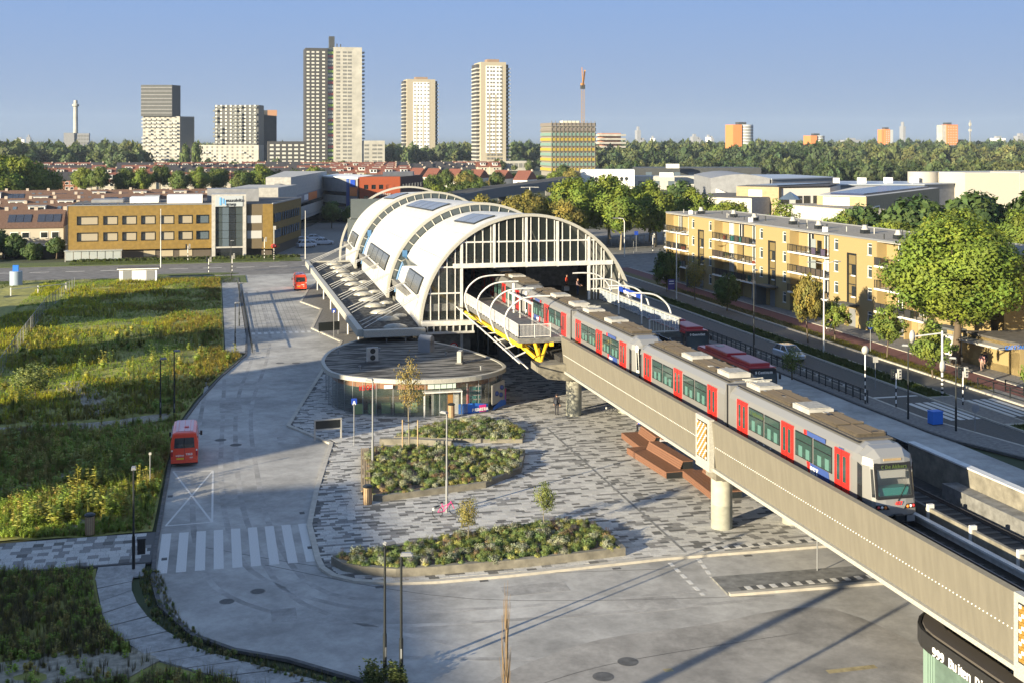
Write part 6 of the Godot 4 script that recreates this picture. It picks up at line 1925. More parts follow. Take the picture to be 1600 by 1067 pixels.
	part("bay_window", MB.new().add(MB.new().b(-3.0, -.6, .7, 2.6, -.9, 0), Y), mm("white"), sh)
	part("bay_glass", MB.new().add(MB.new().b(-2.8, -.8, 1.2, 2.4, -.93, -.9), Y), mm("glass_mid"), sh)
	var wg := thing("apartment_wing", "yellow brick apartment wing with a grey shaded ground floor at the right edge", "apartment building")
	part("wall", MB.new().prism([V(81.6, 108), V(82.4, 98), V(104, 96), V(104, 108)], 3.3, 10.2), mm("brick_yellow"), wg)
	part("lower_wall", MB.new().prism([V(83, 101), V(83.4, 92), V(104, 90), V(104, 101)], 0, 3.25), mm("panel_grey"), wg)
	part("roof_edge", MB.new().prism([V(81.3, 108.3), V(82.1, 97.7), V(104.3, 95.7), V(104.3, 108.3)], 10.2, 10.45, true, true), mm("off_white"), wg)
	part("roof", MB.new().prism([V(81.8, 107.8), V(82.5, 98.2), V(103.8, 96.2), V(103.8, 107.8)], 10.4, 10.5), mm("grey_felt"), wg)
	var D := face(V(83, 101), V(83.4, 92))
	for i in 3:
		part("door", MB.new().add(MB.new().b(1.0 + i * 2.6, 2.2 + i * 2.6, .05, 2.2, -.05, 0), D), [mm("wood"), mm("dark_metal"), mm("grey_metal")][i], wg)
	part("roof_dish", MB.new().add(MB.new().ball(Vector3.ZERO, Vector3(.5, .5, .14), 12), Transform3D(Basis(Vector3.RIGHT, .5), P(84.5, 11.2, 99.5))), mm("off_white"), wg)

func windows_grid(owner: Node3D, X: Transform3D, xs: Array, w: float, ys: Array, h: float, material: Material, deep := .05, called := "windows") -> void:
	var mb := MB.new()
	for y in ys:
		for x in xs:
			mb.b(x, x + w, y, y + h, -deep, .0)
	stuff(part(called, MB.new().add(mb, X), material, owner))

func span(a: float, e: float, k: int) -> Array:
	var o := []
	for i in k: o.append(lerpf(a, e, float(i) / maxi(k - 1, 1)))
	return o

func near_buildings() -> void:
	var o := thing("ochre_building", "ochre clad three storey office building with beige blinds in its windows", "office building")
	var X := face(V(-27.0, 243.2), V(-.6, 243.2))
	var holes := []
	var px := [[119, 150], [159, 180], [188, 209], [217, 238], [246, 267], [275, 296], [303, 322]]
	for y in [[6.75, 8.3], [3.65, 5.2]]:
		for q in px:
			holes.append([(q[0] - 105) / 8.4, (q[1] - 105) / 8.4, y[0], y[1]])
	part("wall", MB.new().add(holed(26.4, 1.9, 10.35, holes, .45), X), mm("ochre"), o)
	part("parapet", MB.new().b(-27.1, -.5, 10.35, 10.5, 243.1, 243.5), mm("grey_metal"), o)
	for i in holes.size():
		var q: Array = holes[i]
		var blind := i % 7 != 6
		var f := glaze(o, X, q, .4, mm("dark_metal"), M("blind", .30, .265, .20, .8) if blind else mm("glass_blue"), 1)
		part("reveal", MB.new().add(MB.new().b(q[0] - .08, q[0], q[2] - .08, q[3] + .08, -.05, .1).b(q[1], q[1] + .08, q[2] - .08, q[3] + .08, -.05, .1).b(q[0], q[1], q[3], q[3] + .08, -.05, .1).b(q[0], q[1], q[2] - .08, q[2], -.05, .1), X), mm("dark_metal"), f)
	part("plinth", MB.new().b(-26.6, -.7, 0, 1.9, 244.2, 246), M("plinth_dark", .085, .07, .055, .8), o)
	for q in [[220, 238], [247, 266], [276, 296]]:
		part("ground_window", MB.new().b(-27 + (q[0] - 105) / 8.4, -27 + (q[1] - 105) / 8.4, .4, 1.75, 244.1, 244.2), M("plinth_blind", .36, .31, .22, .8), o)
	part("bulk", MB.new().prism([V(-27, 243.8), V(5.5, 243.8), V(11.0, 243.4), V(18.4, 270), V(4, 276), V(-27, 262)], 1.9, 10.2), mm("ochre"), o)
	part("side_wall_left", MB.new().b(-27.02, -26.9, 1.9, 10.35, 243.2, 262), mm("ochre"), o)
	part("flat_roof", MB.new().prism([V(-26.8, 243.6), V(5.5, 243.6), V(11.0, 243.6), V(18.2, 269.8), V(4, 275.8), V(-26.8, 261.8)], 10.2, 10.32), mm("grey_felt"), o)
	var tw := part("stair_tower", MB.new().b(-.6, 5.95, 9.9, 12.3, 242.6, 250).b(-.6, .1, 0, 9.9, 242.6, 243.2).b(5.3, 5.95, 0, 9.9, 242.6, 243.2).b(.1, 5.3, 1.85, 2.15, 242.7, 243.2), mm("off_white"), o)
	for i in 4:
		for j in 5:
			part("tower_pane", MB.new().b(.12 + i * 1.3, 1.36 + i * 1.3, 2.2 + j * 1.54, 3.68 + j * 1.54, 243.0, 243.1), [mm("glass_mid"), mm("glass_dark"), mm("glass_blue")][(i * 2 + j * 3) % 3], tw)
	part("entrance_glass", MB.new().b(.12, 5.3, .1, 1.85, 243.2, 243.3), mm("glass_dark"), tw)
	part("sign_panel", MB.new().b(.1, 5.3, 9.95, 12.0, 242.5, 242.6), M("sign_grey", .36, .40, .43, .6), o)
	part("sign_emblem", MB.new().b(.9, 1.25, 10.2, 11.7, 242.44, 242.5).b(1.45, 1.75, 10.5, 11.5, 242.44, 242.5).b(1.9, 2.1, 10.2, 11.2, 242.44, 242.5), M("emblem_blue", .14, .36, .66, .5), o)
	text("sign_lettering", "maasdelta", .62, mm("black"), o, P(3.75, 11.1, 242.45), Basis().scaled(Vector3(.8, 1, 1)))
	text("sign_lettering", "groep", .62, mm("black"), o, P(3.1, 10.35, 242.45), Basis().scaled(Vector3(.8, 1, 1)))
	var R1 := face(V(5.95, 243.3), V(11.1, 243.3))
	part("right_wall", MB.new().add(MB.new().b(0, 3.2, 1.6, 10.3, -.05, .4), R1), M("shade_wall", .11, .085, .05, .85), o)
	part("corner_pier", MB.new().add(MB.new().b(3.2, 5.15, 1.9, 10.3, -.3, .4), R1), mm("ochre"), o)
	for y in [6.6, 3.6]:
		part("blind_window", MB.new().add(MB.new().b(.2, 3.0, y, y + 1.5, -.12, -.05), R1), M("pale_blind", .40, .40, .39, .8), o)
	part("corner_slab", MB.new().prism([V(9.0, 242.6), V(11.4, 242.6), V(12.6, 246), V(9, 246)], 1.55, 1.9, true, true), mm("ochre"), o)
	var R2 := face(V(11.1, 243.2), V(18.5, 270))
	part("side_parapet", MB.new().add(MB.new().b(0, 27.8, 10.2, 10.5, -.05, .2), R2), mm("grey_metal"), o)
	for y in [6.6, 3.4]:
		for i in 12:
			var x := 1.4 + i * 1.55 if i < 4 else 8.6 + (i - 4) * 2.2
			part("side_window", MB.new().add(MB.new().b(x, x + 1.25, y, y + 1.7, -.06, 0), R2), mm("glass_blue"), o)
	part("side_plinth", MB.new().prism([V(11, 244.4), V(17.8, 269), V(4, 270), V(4, 244.4)], 0, 1.9, false), mm("plinth_dark"), o)
	for k in [[-9.2, -2.4, 250, 11.9, "white"], [-16.5, -11, 254, 11.4, "white"], [-24, -18, 256, 10.9, "panel_grey"], [-1.5, 8.8, 255, 12.9, "panel_grey"]]:
		part("roof_plant", MB.new().b(k[0], k[1], 10.3, k[3], k[2], k[2] + 6), mm(k[4]), o)
	var pv := MB.new()
	for i in 9:
		pv.b(-26 + i * 1.6, -24.7 + i * 1.6, 10.4, 10.62, 245.2, 246.2)
	stuff(part("roof_panels", pv, mm("solar"), o))
	var sc := thing("greenhouse_frame", "low glazed bicycle shelter along the ochre wall", "shelter")
	part("posts", rail_fence([V(-27.2, 240.6), V(-17.2, 240.6)], 2.0, 0, 1.9, .06, 0.0)[0], mm("off_white"), sc)
	part("roof", MB.new().b(-27.4, -17.0, 2.0, 2.12, 240.2, 242.6), M("milky", .55, .6, .6, .2, {"glass": true, "a": .6}), sc)
	for i in 7:
		part("glass_panel", MB.new().b(-27.1 + i * 1.42, -25.8 + i * 1.42, .3, 1.9, 240.5, 240.53), M("shelter_glass", .50, .55, .55, .15, {"glass": true, "a": .5}), sc)
	# white and grey shops beyond
	var w := thing("white_retail_hall", "white and grey retail building with plain tall upper walls", "shop building")
	part("hall", MB.new().prism([V(12.0, 300), V(18, 300), V(32, 360), V(20, 364)], 9.2, 13.9), mm("off_white"), w)
	part("front_block", MB.new().prism([V(3.2, 281), V(14, 281), V(19.5, 300), V(8, 302)], 0, 12.1), mm("off_white"), w)
	part("shop_floor", MB.new().prism([V(13, 300), V(18.2, 300.2), V(32.2, 360), V(20, 364)], 0, 9.2), mm("panel_grey"), w)
	var Wx := face(V(18.2, 300.2), V(32.2, 360))
	for k in [[0, 22, 7.2, 9.1, "panel_grey"], [26, 40, 7.0, 9.0, "orange"], [2, 60, 6.6, 6.9, "dark_metal"], [1, 58, 3.4, 6.0, "off_white"], [1, 58, 6.0, 6.6, "glass_dark"], [1, 60, 2.6, 3.2, "off_white"], [1, 60, .2, 2.6, "glass_dark"]]:
		part("facade_band", MB.new().add(MB.new().b(k[0], k[1], k[2], k[3], -.15, 0), Wx), mm(k[4]), w)
	part("shop_sign", MB.new().add(MB.new().b(18, 24, 7.4, 8.8, -.25, -.15), Wx), mm("white"), w)
	part("blue_sign", MB.new().add(MB.new().b(6, 12, 3.6, 5.4, -.25, -.15), Wx), mm("bright_blue"), w)
	part("wall_plant", MB.new().b(14, 15.4, 11, 12.4, 299.2, 300), mm("grey_metal"), w)
	var sq := thing("grey_shop_block", "long grey shop block with an orange panel and blue square sign", "shop building")
	var A := V(30.0, 352)
	var E := V(38.0, 333)
	part("block", MB.new().prism([A, E, V(48, 352), V(36, 372)], 0, 12.4), mm("panel_grey"), sq)
	part("roof_edge", MB.new().prism([A + V(-.3, 0), E + V(0, -.4), V(48, 352), V(36, 372)], 12.4, 12.8), mm("white"), sq)
	var Q := face(A, E)
	for k in [[0, 20.6, 3.0, 3.5, "white"], [.5, 14, 7.6, 8.6, "glass_dark"], [.5, 14, 4.4, 5.3, "glass_dark"], [0, 14, 5.4, 7.5, "off_white"], [14.6, 16, 0, 12.3, "livery_blue"], [16.5, 20.4, 7.6, 10, "orange"], [.5, 20, .2, 2.9, "glass_dark"]]:
		part("facade_band", MB.new().add(MB.new().b(k[0], k[1], k[2], k[3], -.2, 0), Q), mm(k[4]), sq)
	part("blue_square", MB.new().add(MB.new().b(17, 19.6, 10.2, 12.1, -.3, -.2), Q), mm("blue"), sq)
	var b := thing("brick_building", "red brick building with small square windows and a dark right side", "office building")
	var bx := face(V(38.3, 331), V(49.4, 331))
	var bh := []
	for y in [9.6, 6.6, 3.6]:
		for i in 5: bh.append([1.2 + i * 2.05, 2.4 + i * 2.05, y, y + 1.2])
	part("wall", MB.new().add(holed(11.1, 0, 13.0, bh, .3), bx), mm("brick_red"), b)
	for q in bh: glaze(b, bx, q, .2, mm("dark_metal"), mm("glass_dark"), 2)
	part("side_block", MB.new().prism([V(38.3, 331.5), V(49.4, 331), V(59, 351), V(46, 356)], 0, 12.7), mm("brick_red"), b)
	part("dark_side", MB.new().add(MB.new().b(0, 22, 0, 12.9, -.1, 0), face(V(49.45, 331.1), V(59, 351))), mm("brick_dark"), b)
	windows_grid(b, face(V(49.5, 331.0), V(59, 351)), span(1.5, 19, 7), 1.1, [9.6, 6.6, 3.6], 1.3, mm("glass_blue"), .2)
	part("roof", MB.new().prism([V(38.5, 331.2), V(49.3, 331.2), V(58.8, 351), V(46, 356)], 12.75, 12.9), mm("grey_felt"), b)
	part("roof_light", MB.new().prism([V(46, 341), V(55, 344), V(56, 348), V(47, 346)], 12.9, 14.0), mm("panel_grey"), b)
	text("wall_lettering", "theater", .9, mm("off_white"), b, P(44.6, 8.2, 330.7), Basis())
	# metro line curving on beyond the station
	var fv := thing("far_viaduct", "dark grey metro viaduct curving away behind the station", "viaduct")
	var line := spline([V(31, 200), V(36, 255), V(52, 318), V(88, 405), V(125, 470), V(184, 585)], 5, false)
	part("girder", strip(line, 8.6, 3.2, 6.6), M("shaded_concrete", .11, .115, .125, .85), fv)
	part("track_bed", strip(line, 7.2, 6.5, 6.64), mm("track_bed"), fv)
	for i in range(3, line.size(), 2):
		var p: Vector2 = line[i]
		part("pier", MB.new().b(p.x - 1.5, p.x + 1.5, 0, 3.2, p.y - .8, p.y + .8), mm("grey_concrete"), fv)
	for i in 3:
		var ml := thing("car_park_lamp", ["left", "middle", "right"][i] + " twin-headed lamp in front of the far viaduct", "street lamp", P([88.0, 100, 112][i], 0, [338.0, 342, 347][i]))
		part("mast", MB.new().pole(0, 0, 0, 9.5, .12), mm("steel_white"), ml)
		part("arm", MB.new().box(Vector3(0, 9.5, 0), Vector3(4.4, .12, .2)), mm("steel_white"), ml)
		part("lamp_head", MB.new().box(Vector3(-2, 9.45, 0), Vector3(1.2, .2, .5)).box(Vector3(2, 9.45, 0), Vector3(1.2, .2, .5)), mm("off_white"), ml)
	# blocks behind the camera whose long evening shadows lie across the road and the field
	for k in [[-77.0, -12.0, 28.3, 21.4, "street side block"], [-77.0, 40.8, 48.6, 23.5, "low stair end"], [-77.0, 48.8, 68.8, 28.4, "tallest block"], [-96.0, 78.5, 87, 26, "middle block"], [-77.0, 121.5, 143.0, 20.0, "far block"]]:
		var bl := thing("brick_flats", "brick flats outside the frame on the left, " + k[4] + " of the row", "apartment building")
		part("wall", MB.new().b(k[0] - 9, k[0], 0, k[3], k[1], k[2]), mm("brick_dark"), bl)
		part("roof", MB.new().b(k[0] - 9.2, k[0] + .2, k[3], k[3] + .3, k[1] - .2, k[2] + .2), mm("grey_felt"), bl)
		var ys := []
		for i in int(k[3] / 3.0): ys.append(1.0 + i * 3.0)
		windows_grid(bl, face(V(k[0], k[2]), V(k[0], k[1])).rotated_local(Vector3.UP, PI).translated_local(Vector3(-(k[2] - k[1]), 0, 0)), span(1.5, k[2] - k[1] - 3.2, int((k[2] - k[1]) / 3.5)), 1.7, ys, 1.5, mm("glass_mid"), .06)
	for s in [123.0, 112.5]:
		var mk := thing("chimney_stack", "slender brick chimney outside the frame whose shadow crosses the road, " + ("farther one" if s > 120 else "nearer one"), "chimney", P(-77, 0, s + 11))
		part("stack", MB.new().lathe(Vector3.ZERO, [V(1.7, 0), V(1.3, 28), V(.001, 28)], 14), mm("brick_dark"), mk)
	var fb := thing("timber_sheds", "dark timber sheds and carport beside the ochre building", "shed")
	part("shed_wall", MB.new().b(-40, -34, 0, 2.4, 252, 256).b(-33, -28.5, 0, 2.2, 250, 253), M("dark_timber", .05, .04, .035, .9), fb)
	part("shed_roof", MB.new().b(-40.3, -33.7, 2.4, 2.6, 251.5, 256.5).b(-33.3, -28.2, 2.2, 2.4, 249.6, 253.4), mm("panel_grey"), fb)
	for i in 4:
		part("post", MB.new().pole(-39.5 + i * 1.8, 251.2, 0, 2.4, .08), mm("off_white"), fb)

func school() -> void:
	var g := thing("sports_hall", "grey sports hall with a curved roof and a green square sign", "hall")
	var pts := []
	for i in 9:
		var a := PI * i / 8
		pts.append(V(i * 2.0, 12.6 + sin(a) * 1.1))
	var X := face(V(131.5, 309), V(147.5, 304.5))
	var mb := MB.new()
	for i in 8:
		mb.quad(Vector3(pts[i].x, 0, 0), Vector3(pts[i + 1].x, 0, 0), Vector3(pts[i + 1].x, pts[i + 1].y, 0), Vector3(pts[i].x, pts[i].y, 0))
		mb.quad(Vector3(pts[i].x, pts[i].y, 0), Vector3(pts[i + 1].x, pts[i + 1].y, 0), Vector3(pts[i + 1].x, pts[i + 1].y, -40), Vector3(pts[i].x, pts[i].y, -40))
	mb.quad(Vector3(0, 0, -40), Vector3(0, 0, 0), Vector3(0, 12.6, 0), Vector3(0, 12.6, -40))
	mb.quad(Vector3(16, 0, 0), Vector3(16, 0, -40), Vector3(16, 12.6, -40), Vector3(16, 12.6, 0))
	part("hall", MB.new().add(mb, X), mm("panel_grey"), g)
	part("green_sign", MB.new().add(MB.new().b(11, 15, 6.6, 9.6, -.2, -.05), X), M("sign_green", .04, .25, .08, .5), g)
	var stp := MB.new()
	for i in 6: stp.bar(Vector3(11.2 + i * .5, 6.8, .25), Vector3(12.4 + i * .5, 9.4, .25), .12)
	part("sign_stripes", MB.new().add(stp, X), mm("white"), g)
	part("white_flue", MB.new().add(MB.new().hexa2([Vector3(1, 5, 1), Vector3(4.6, 5, 1), Vector3(4.2, 8.6, 1), Vector3(1.2, 9.8, 1)], Vector3(0, 0, 2)), X), mm("white"), g)
	part("annexe", MB.new().prism([V(147.5, 304.5), V(172, 316), V(172, 345), V(147, 345)], 0, 12.2), mm("panel_grey"), g)
	part("annexe_roof", MB.new().prism([V(147.2, 304), V(172.3, 315.7), V(172.3, 345), V(146.8, 345)], 12.2, 12.5), M("metal_roof", .34, .38, .43, .4), g)
	var lw := thing("white_school_front", "long low white school building behind the apartments", "school")
	part("front", MB.new().prism([V(112.7, 281.5), V(124.5, 268), V(150, 285), V(130, 300)], 0, 9.0), mm("off_white"), lw)
	part("roof", MB.new().prism([V(112.9, 281.5), V(124.5, 268.3), V(149.7, 285), V(130, 299.7)], 9.0, 9.1), mm("grey_felt"), lw)
	windows_grid(lw, face(V(112.7, 281.5), V(124.5, 268)), span(1, 15.5, 9), 1.2, [5.2], 1.8, mm("glass_dark"), .05)
	var t := thing("tan_school_block", "tan and white school block with a row of dark windows", "school")
	part("block", MB.new().prism([V(125.5, 279), V(133, 271), V(150, 285), V(142, 292)], 0, 11.5), mm("tan"), t)
	part("white_wing", MB.new().prism([V(133.5, 272), V(147.5, 272.5), V(160, 290), V(142, 292)], 0, 11.2), M("white_brick", .48, .47, .45, .7), t)
	windows_grid(t, face(V(133.4, 271.9), V(147.5, 272.4)), [1.0, 4.6, 6.8, 9.4, 12.0], 1.7, [7.4], 1.9, mm("glass_dark"), .06)
	part("tower_glass", MB.new().add(MB.new().b(3.2, 6.8, 6.6, 10.8, -.12, 0), face(V(125.5, 279), V(133, 271))), M("pale_panes", .50, .46, .36, .4), t)
	part("roof", MB.new().prism([V(125.8, 279), V(133, 271.3), V(147.3, 272.8), V(159.7, 290), V(142, 291.7)], 11.5, 11.65), mm("roof_dark"), t)
	part("roof_panels", MB.new().prism([V(128, 279), V(134, 274), V(156, 288), V(143, 290)], 11.65, 11.85), mm("solar"), t)
	part("glass_pyramid", MB.new().lathe(P(131.5, 9.0, 262), [V(3.2, 0), V(.05, 1.8)], 4), mm("glass_blue"), t)
	var s := thing("tan_solar_block", "tan brick block with a dark blue solar roof and glazed corner", "school")
	part("block", MB.new().prism([V(126.0, 238.5), V(132.6, 229.5), V(175, 268), V(160, 282)], 0, 11.0), mm("tan"), s)
	part("roof", MB.new().prism([V(126, 238.3), V(132.6, 229.8), V(174.7, 268), V(160, 281.7)], 11.0, 11.1), M("pale_roof", .5, .48, .44, .8), s)
	part("solar_roof", MB.new().prism([V(130, 240), V(134, 233), V(172, 268), V(164, 276)], 11.12, 11.5), M("solar_navy", .03, .04, .09, .15), s)
	var Sx := face(V(126.0, 238.5), V(132.6, 229.5))
	part("glazed_corner", MB.new().add(MB.new().b(1.5, 7.5, 6.2, 10.8, -.1, 0), Sx), mm("pale_panes"), s)
	for i in 4:
		part("glazing_bar", MB.new().add(MB.new().b(1.5 + i * 1.6, 1.65 + i * 1.6, 6.2, 10.8, -.16, -.1), Sx), mm("white"), s)
	for i in 5:
		part("glazing_bar", MB.new().add(MB.new().b(1.5, 7.5, 6.3 + i * .9, 6.42 + i * .9, -.15, -.1), Sx), mm("white"), s)
	var Sy := face(V(132.65, 229.6), V(175, 268))
	part("balcony_recess", MB.new().add(MB.new().b(3, 9, 6.0, 8.8, -.05, 0), Sy), mm("white"), s)
	part("recess_glass", MB.new().add(MB.new().b(6, 8.6, 6.4, 8.6, -.1, -.05), Sy), mm("glass_dark"), s)
	part("lower_recess", MB.new().add(MB.new().b(1, 6, 1.6, 4.6, -.05, 0), Sy), mm("glass_dark"), s)
	var wm := thing("white_wing", "white rendered low wing in front of the tan solar block", "school")
	part("wall", MB.new().prism([V(119.5, 244), V(124.2, 217), V(131, 219), V(133, 230), V(128, 244)], 0, 8.9), M("white_render", .44, .425, .38, .75), wm)
	part("roof", MB.new().prism([V(119.8, 243.7), V(124.4, 217.4), V(130.8, 219.2), V(132.7, 230), V(128, 243.7)], 8.9, 9.02), mm("gravel_roof"), wm)
	var ln := thing("grey_workshop", "long grey workshop with pale roof strips behind the solar block", "hall")
	part("hall", MB.new().prism([V(172, 330), V(205, 322), V(240, 340), V(180, 362)], 0, 9.6), mm("panel_grey"), ln)
	part("roof", MB.new().prism([V(171.5, 329.5), V(205, 321.5), V(240.5, 340), V(180, 362.5)], 9.6, 9.9), mm("metal_roof"), ln)
	for i in 4:
		part("roof_unit", MB.new().b(182 + i * 9, 184 + i * 9, 9.9, 11.6, 334, 336), mm("white"), ln)
	var h := thing("cream_depot", "cream depot hall with a drum shaped end on the right", "hall")
	part("drum", MB.new().lathe(P(215.5, 0, 339), [V(4.6, 0), V(4.6, 13.2), V(.001, 13.3)], 28), M("depot_cream", .36, .335, .29, .7), h)
	part("hall", MB.new().prism([V(217, 341), V(222, 326.5), V(260, 316), V(262, 350)], 0, 13.0), mm("depot_cream"), h)
	part("bay", MB.new().prism([V(231, 327), V(238, 322), V(246, 326), V(246, 336)], 0, 13.4), mm("depot_cream"), h)
	part("hall_roof", MB.new().prism([V(217.4, 341), V(222.2, 327), V(260, 316.5), V(262, 349.5)], 13.0, 13.15), mm("off_white"), h)
	for k in [["low_retail_shed", "long low dark shed roofs far behind the bright trees", [V(204, 568), V(262, 553), V(266, 575), V(208, 590)], 9.8, "tower_dark"], ["white_hall", "white hall with round windows beyond the far viaduct", [V(164, 537), V(188, 530.5), V(194, 548), V(170, 555)], 9.6, "white"], ["white_shed", "long white roofed shed right of the round windowed hall", [V(190, 540), V(238, 528), V(242, 545), V(194, 556)], 6.4, "off_white"]]:
		var q := thing(k[0], k[1], "hall")
		part("block", MB.new().prism(k[2], 0, k[3]), mm(k[4]), q)
		if k[0] == "white_hall":
			for i in 6:
				var p := V(164, 537).lerp(V(188, 530.5), .2 + i * .09 + (.2 if i > 2 else 0.0))
				part("round_window", MB.new().tube(P(p.x, 5.6, p.y), P(p.x - .05, 5.6, p.y - .15), .8, -1, 12), mm("glass_dark"), q)
		else:
			var Z := face(k[2][0], k[2][1])
			for i in 7:
				part("window", MB.new().add(MB.new().b(3 + i * 7, 6 + i * 7, k[3] - 4.2, k[3] - 2.2, -.1, 0), Z), mm("glass_blue"), q)
			part("roof_unit", MB.new().add(MB.new().b(12, 18, k[3], k[3] + 2, -12, -8), Z), mm("white"), q)

# ------------------------------------------------------------------ terraced houses
func make_house(called: String, label: String, roof: Material, wall: Material, group: String, w := 5.6, d := 9.0, h := 5.4, dormer := 1, panels := false) -> Node3D:
	var o := thing(called, label, "house", Vector3.ZERO, 0, group)
	part("wall", MB.new().b(-w / 2, w / 2, 0, h, 0, d), wall, o)
	var rf := MB.new()
	var e := .35
	var top := h + d * .36
	rf.hexa2([P(-w / 2, h - .15, -e), P(w / 2, h - .15, -e), P(w / 2, top, d / 2), P(-w / 2, top, d / 2)], Vector3(0, .14, 0))
	rf.hexa2([P(w / 2, h - .15, d + e), P(-w / 2, h - .15, d + e), P(-w / 2, top, d / 2), P(w / 2, top, d / 2)], Vector3(0, .14, 0))
	rf.tri(P(-w / 2, h, 0), P(-w / 2, h, d), P(-w / 2, top, d / 2))
	rf.tri(P(w / 2, h, 0), P(w / 2, h, d), P(w / 2, top, d / 2))
	var r := part("roof", rf, roof, o)
	part("chimney", MB.new().b(w / 2 - .5, w / 2 + .2, top - .5, top + .65, d / 2 - .3, d / 2 + .3), M("chimney_clay", .40, .34, .28, .8), r)
	for y in [.9, 3.2]:
		for x in [-1.6, .5]:
			var q := part("window", MB.new().b(x, x + 1.5, y, y + 1.3, -.06, 0), mm("white"), o)
			part("pane", MB.new().b(x + .12, x + 1.38, y + .12, y + 1.18, -.09, -.06), mm("glass_dark"), q)
	if dormer == 1:
		var dm := part("dormer", MB.new().b(-1.9, 1.6, h + .8, h + 2.75, 1.1, 4.0), mm("white"), o)
		part("dormer_roof", MB.new().b(-2.1, 1.8, h + 2.75, h + 2.92, .9, 4.2), mm("panel_grey"), dm)
		for x in [-1.6, .1]:
			part("pane", MB.new().b(x, x + 1.2, h + 1.5, h + 2.55, 1.04, 1.1), mm("glass_dark"), dm)
	elif dormer == 2:
		for i in 2:
			part("skylight", MB.new().hexa2([P(-1.6 + i * 1.8, h + 1.68, 2.0), P(-.8 + i * 1.8, h + 1.68, 2.0), P(-.8 + i * 1.8, h + 2.52, 3.2), P(-1.6 + i * 1.8, h + 2.52, 3.2)], Vector3(0, .1, -.02)), mm("glass_blue"), r)
	if panels:
		for i in 3:
			part("solar_panel", MB.new().hexa2([P(-2.3 + i * 1.5, h + .97, 1.0), P(-.9 + i * 1.5, h + .97, 1.0), P(-.9 + i * 1.5, h + 2.3, 2.9), P(-2.3 + i * 1.5, h + 2.3, 2.9)], Vector3(0, .14, -.03)), mm("solar"), r)
	return o

func nth(i: int) -> String:
	return ("first second third fourth fifth sixth seventh eighth ninth tenth eleventh twelfth thirteenth fourteenth fifteenth sixteenth seventeenth eighteenth nineteenth twentieth".split(" ")[i - 1]) if i <= 20 else "%dth" % i

func houses() -> void:
	var cream := M("house_cream", .40, .37, .30, .8)
	var protos := [
		make_house("terraced_house", "brown tiled terraced house with a white dormer behind the ochre building", mm("roof_tile"), cream, "brown roofed terraces behind the ochre building"),
		make_house("terraced_house", "brown tiled terraced house with solar panels left of the ochre building", mm("roof_tile"), cream, "brown roofed terraces with solar panels", 5.6, 9, 5.4, 0, true),
		make_house("terraced_house", "brown tiled terraced house with skylights left of the ochre building", mm("roof_tile"), cream, "brown roofed terraces with skylights", 5.6, 9, 5.4, 2)]
	var placed := [false, false, false]
	for row in [[-66.0, -30, 259.0, 0, "nearest"], [-72, -28, 287, 1, "second"], [-80, -28, 312, 2, "third"], [-44, 6, 336, 1, "fourth"], [-60, 8, 364, 0, "farthest"]]:
		var t: float = row[0]
		var i: int = row[3]
		var n := 0
		while t < row[1]:
			var k := (i * 5 + int(t)) % 3
			k = [1, 0, 2, 1, 0][(i * 3) % 5] if row[2] < 280 else absi(k)
			n += 1
			var lab := "brown house with %s, %s from the left, %s row by the ochre building" % [["dormer", "solar panels", "skylights"][k], nth(n), row[4]]
			if not placed[k]:
				protos[k].position = P(t, 0, row[2])
				protos[k].set_meta("label", lab)
				placed[k] = true
			else:
				dup(protos[k], P(t, 0, row[2]), 0.0, lab)
			t += 5.6
			i += 1
	for k in 3:
		if not placed[k]: protos[k].position = P(-90, 0, 330)
	var rr := make_house("red_roofed_house", "red tiled terraced house in the rows beyond the street trees", mm("roof_red"), cream, "red roofed terraces before the towers", 8, 10, 5.2, 1)
	var dd := make_house("dark_roofed_house", "dark tiled terraced house in the rows beyond the street trees", mm("roof_dark"), M("house_brick", .25, .11, .07, .85), "dark roofed terraces before the towers", 8, 10, 5.2, 0)
	var first := [true, true]
	var rows := {}
	for row in [[-45.0, 65, 560, 0], [-120, -10, 580, 1], [0, 130, 640, 1], [-110, 60, 665, 0], [50, 150, 700, 0], [-130, 20, 745, 1], [10, 165, 760, 1], [60, 190, 820, 0], [-140, 60, 840, 0]]:
		var t: float = row[0]
		var n := 0
		while t < row[1]:
			var k: int = (row[3] + (1 if (n / 4) % 3 == 2 else 0)) % 2
			var p := P(t, 0, row[2] + sin(t * .05) * 6)
			rows[row[2]] = rows.get(row[2], rows.size() + 1)
			var lab := "%s tiled house, %s from left, roofed row %s beyond the street trees" % [["red", "dark"][k], nth(n + 1), ["one", "two", "three", "four", "five", "six", "seven", "eight", "nine"][rows[row[2]] - 1]]
			if first[k]:
				(rr if k == 0 else dd).position = p
				(rr if k == 0 else dd).set_meta("label", lab)
				first[k] = false
			else:
				dup(rr if k == 0 else dd, p, 0.0, lab)
			t += 8.0
			n += 1
			if n % 9 == 0: t += 9.0
	var gb := make_house("gabled_house", "first white gabled house of the group beyond the far viaduct", mm("roof_red"), M("white_wall", .62, .60, .55, .8), "red and white gabled houses beyond the far viaduct", 7, 11, 5.4, 0)
	gb.position = P(118, 0, 560)
	gb.rotation.y = -.7
	var gi := 1
	for k in [[126, 545], [110, 575], [102, 588], [96, 600], [134, 532]]:
		gi += 1
		dup(gb, P(k[0], 0, k[1]), -.7 + R(-.05, .05), nth(gi) + " white gabled house of the group beyond the far viaduct")

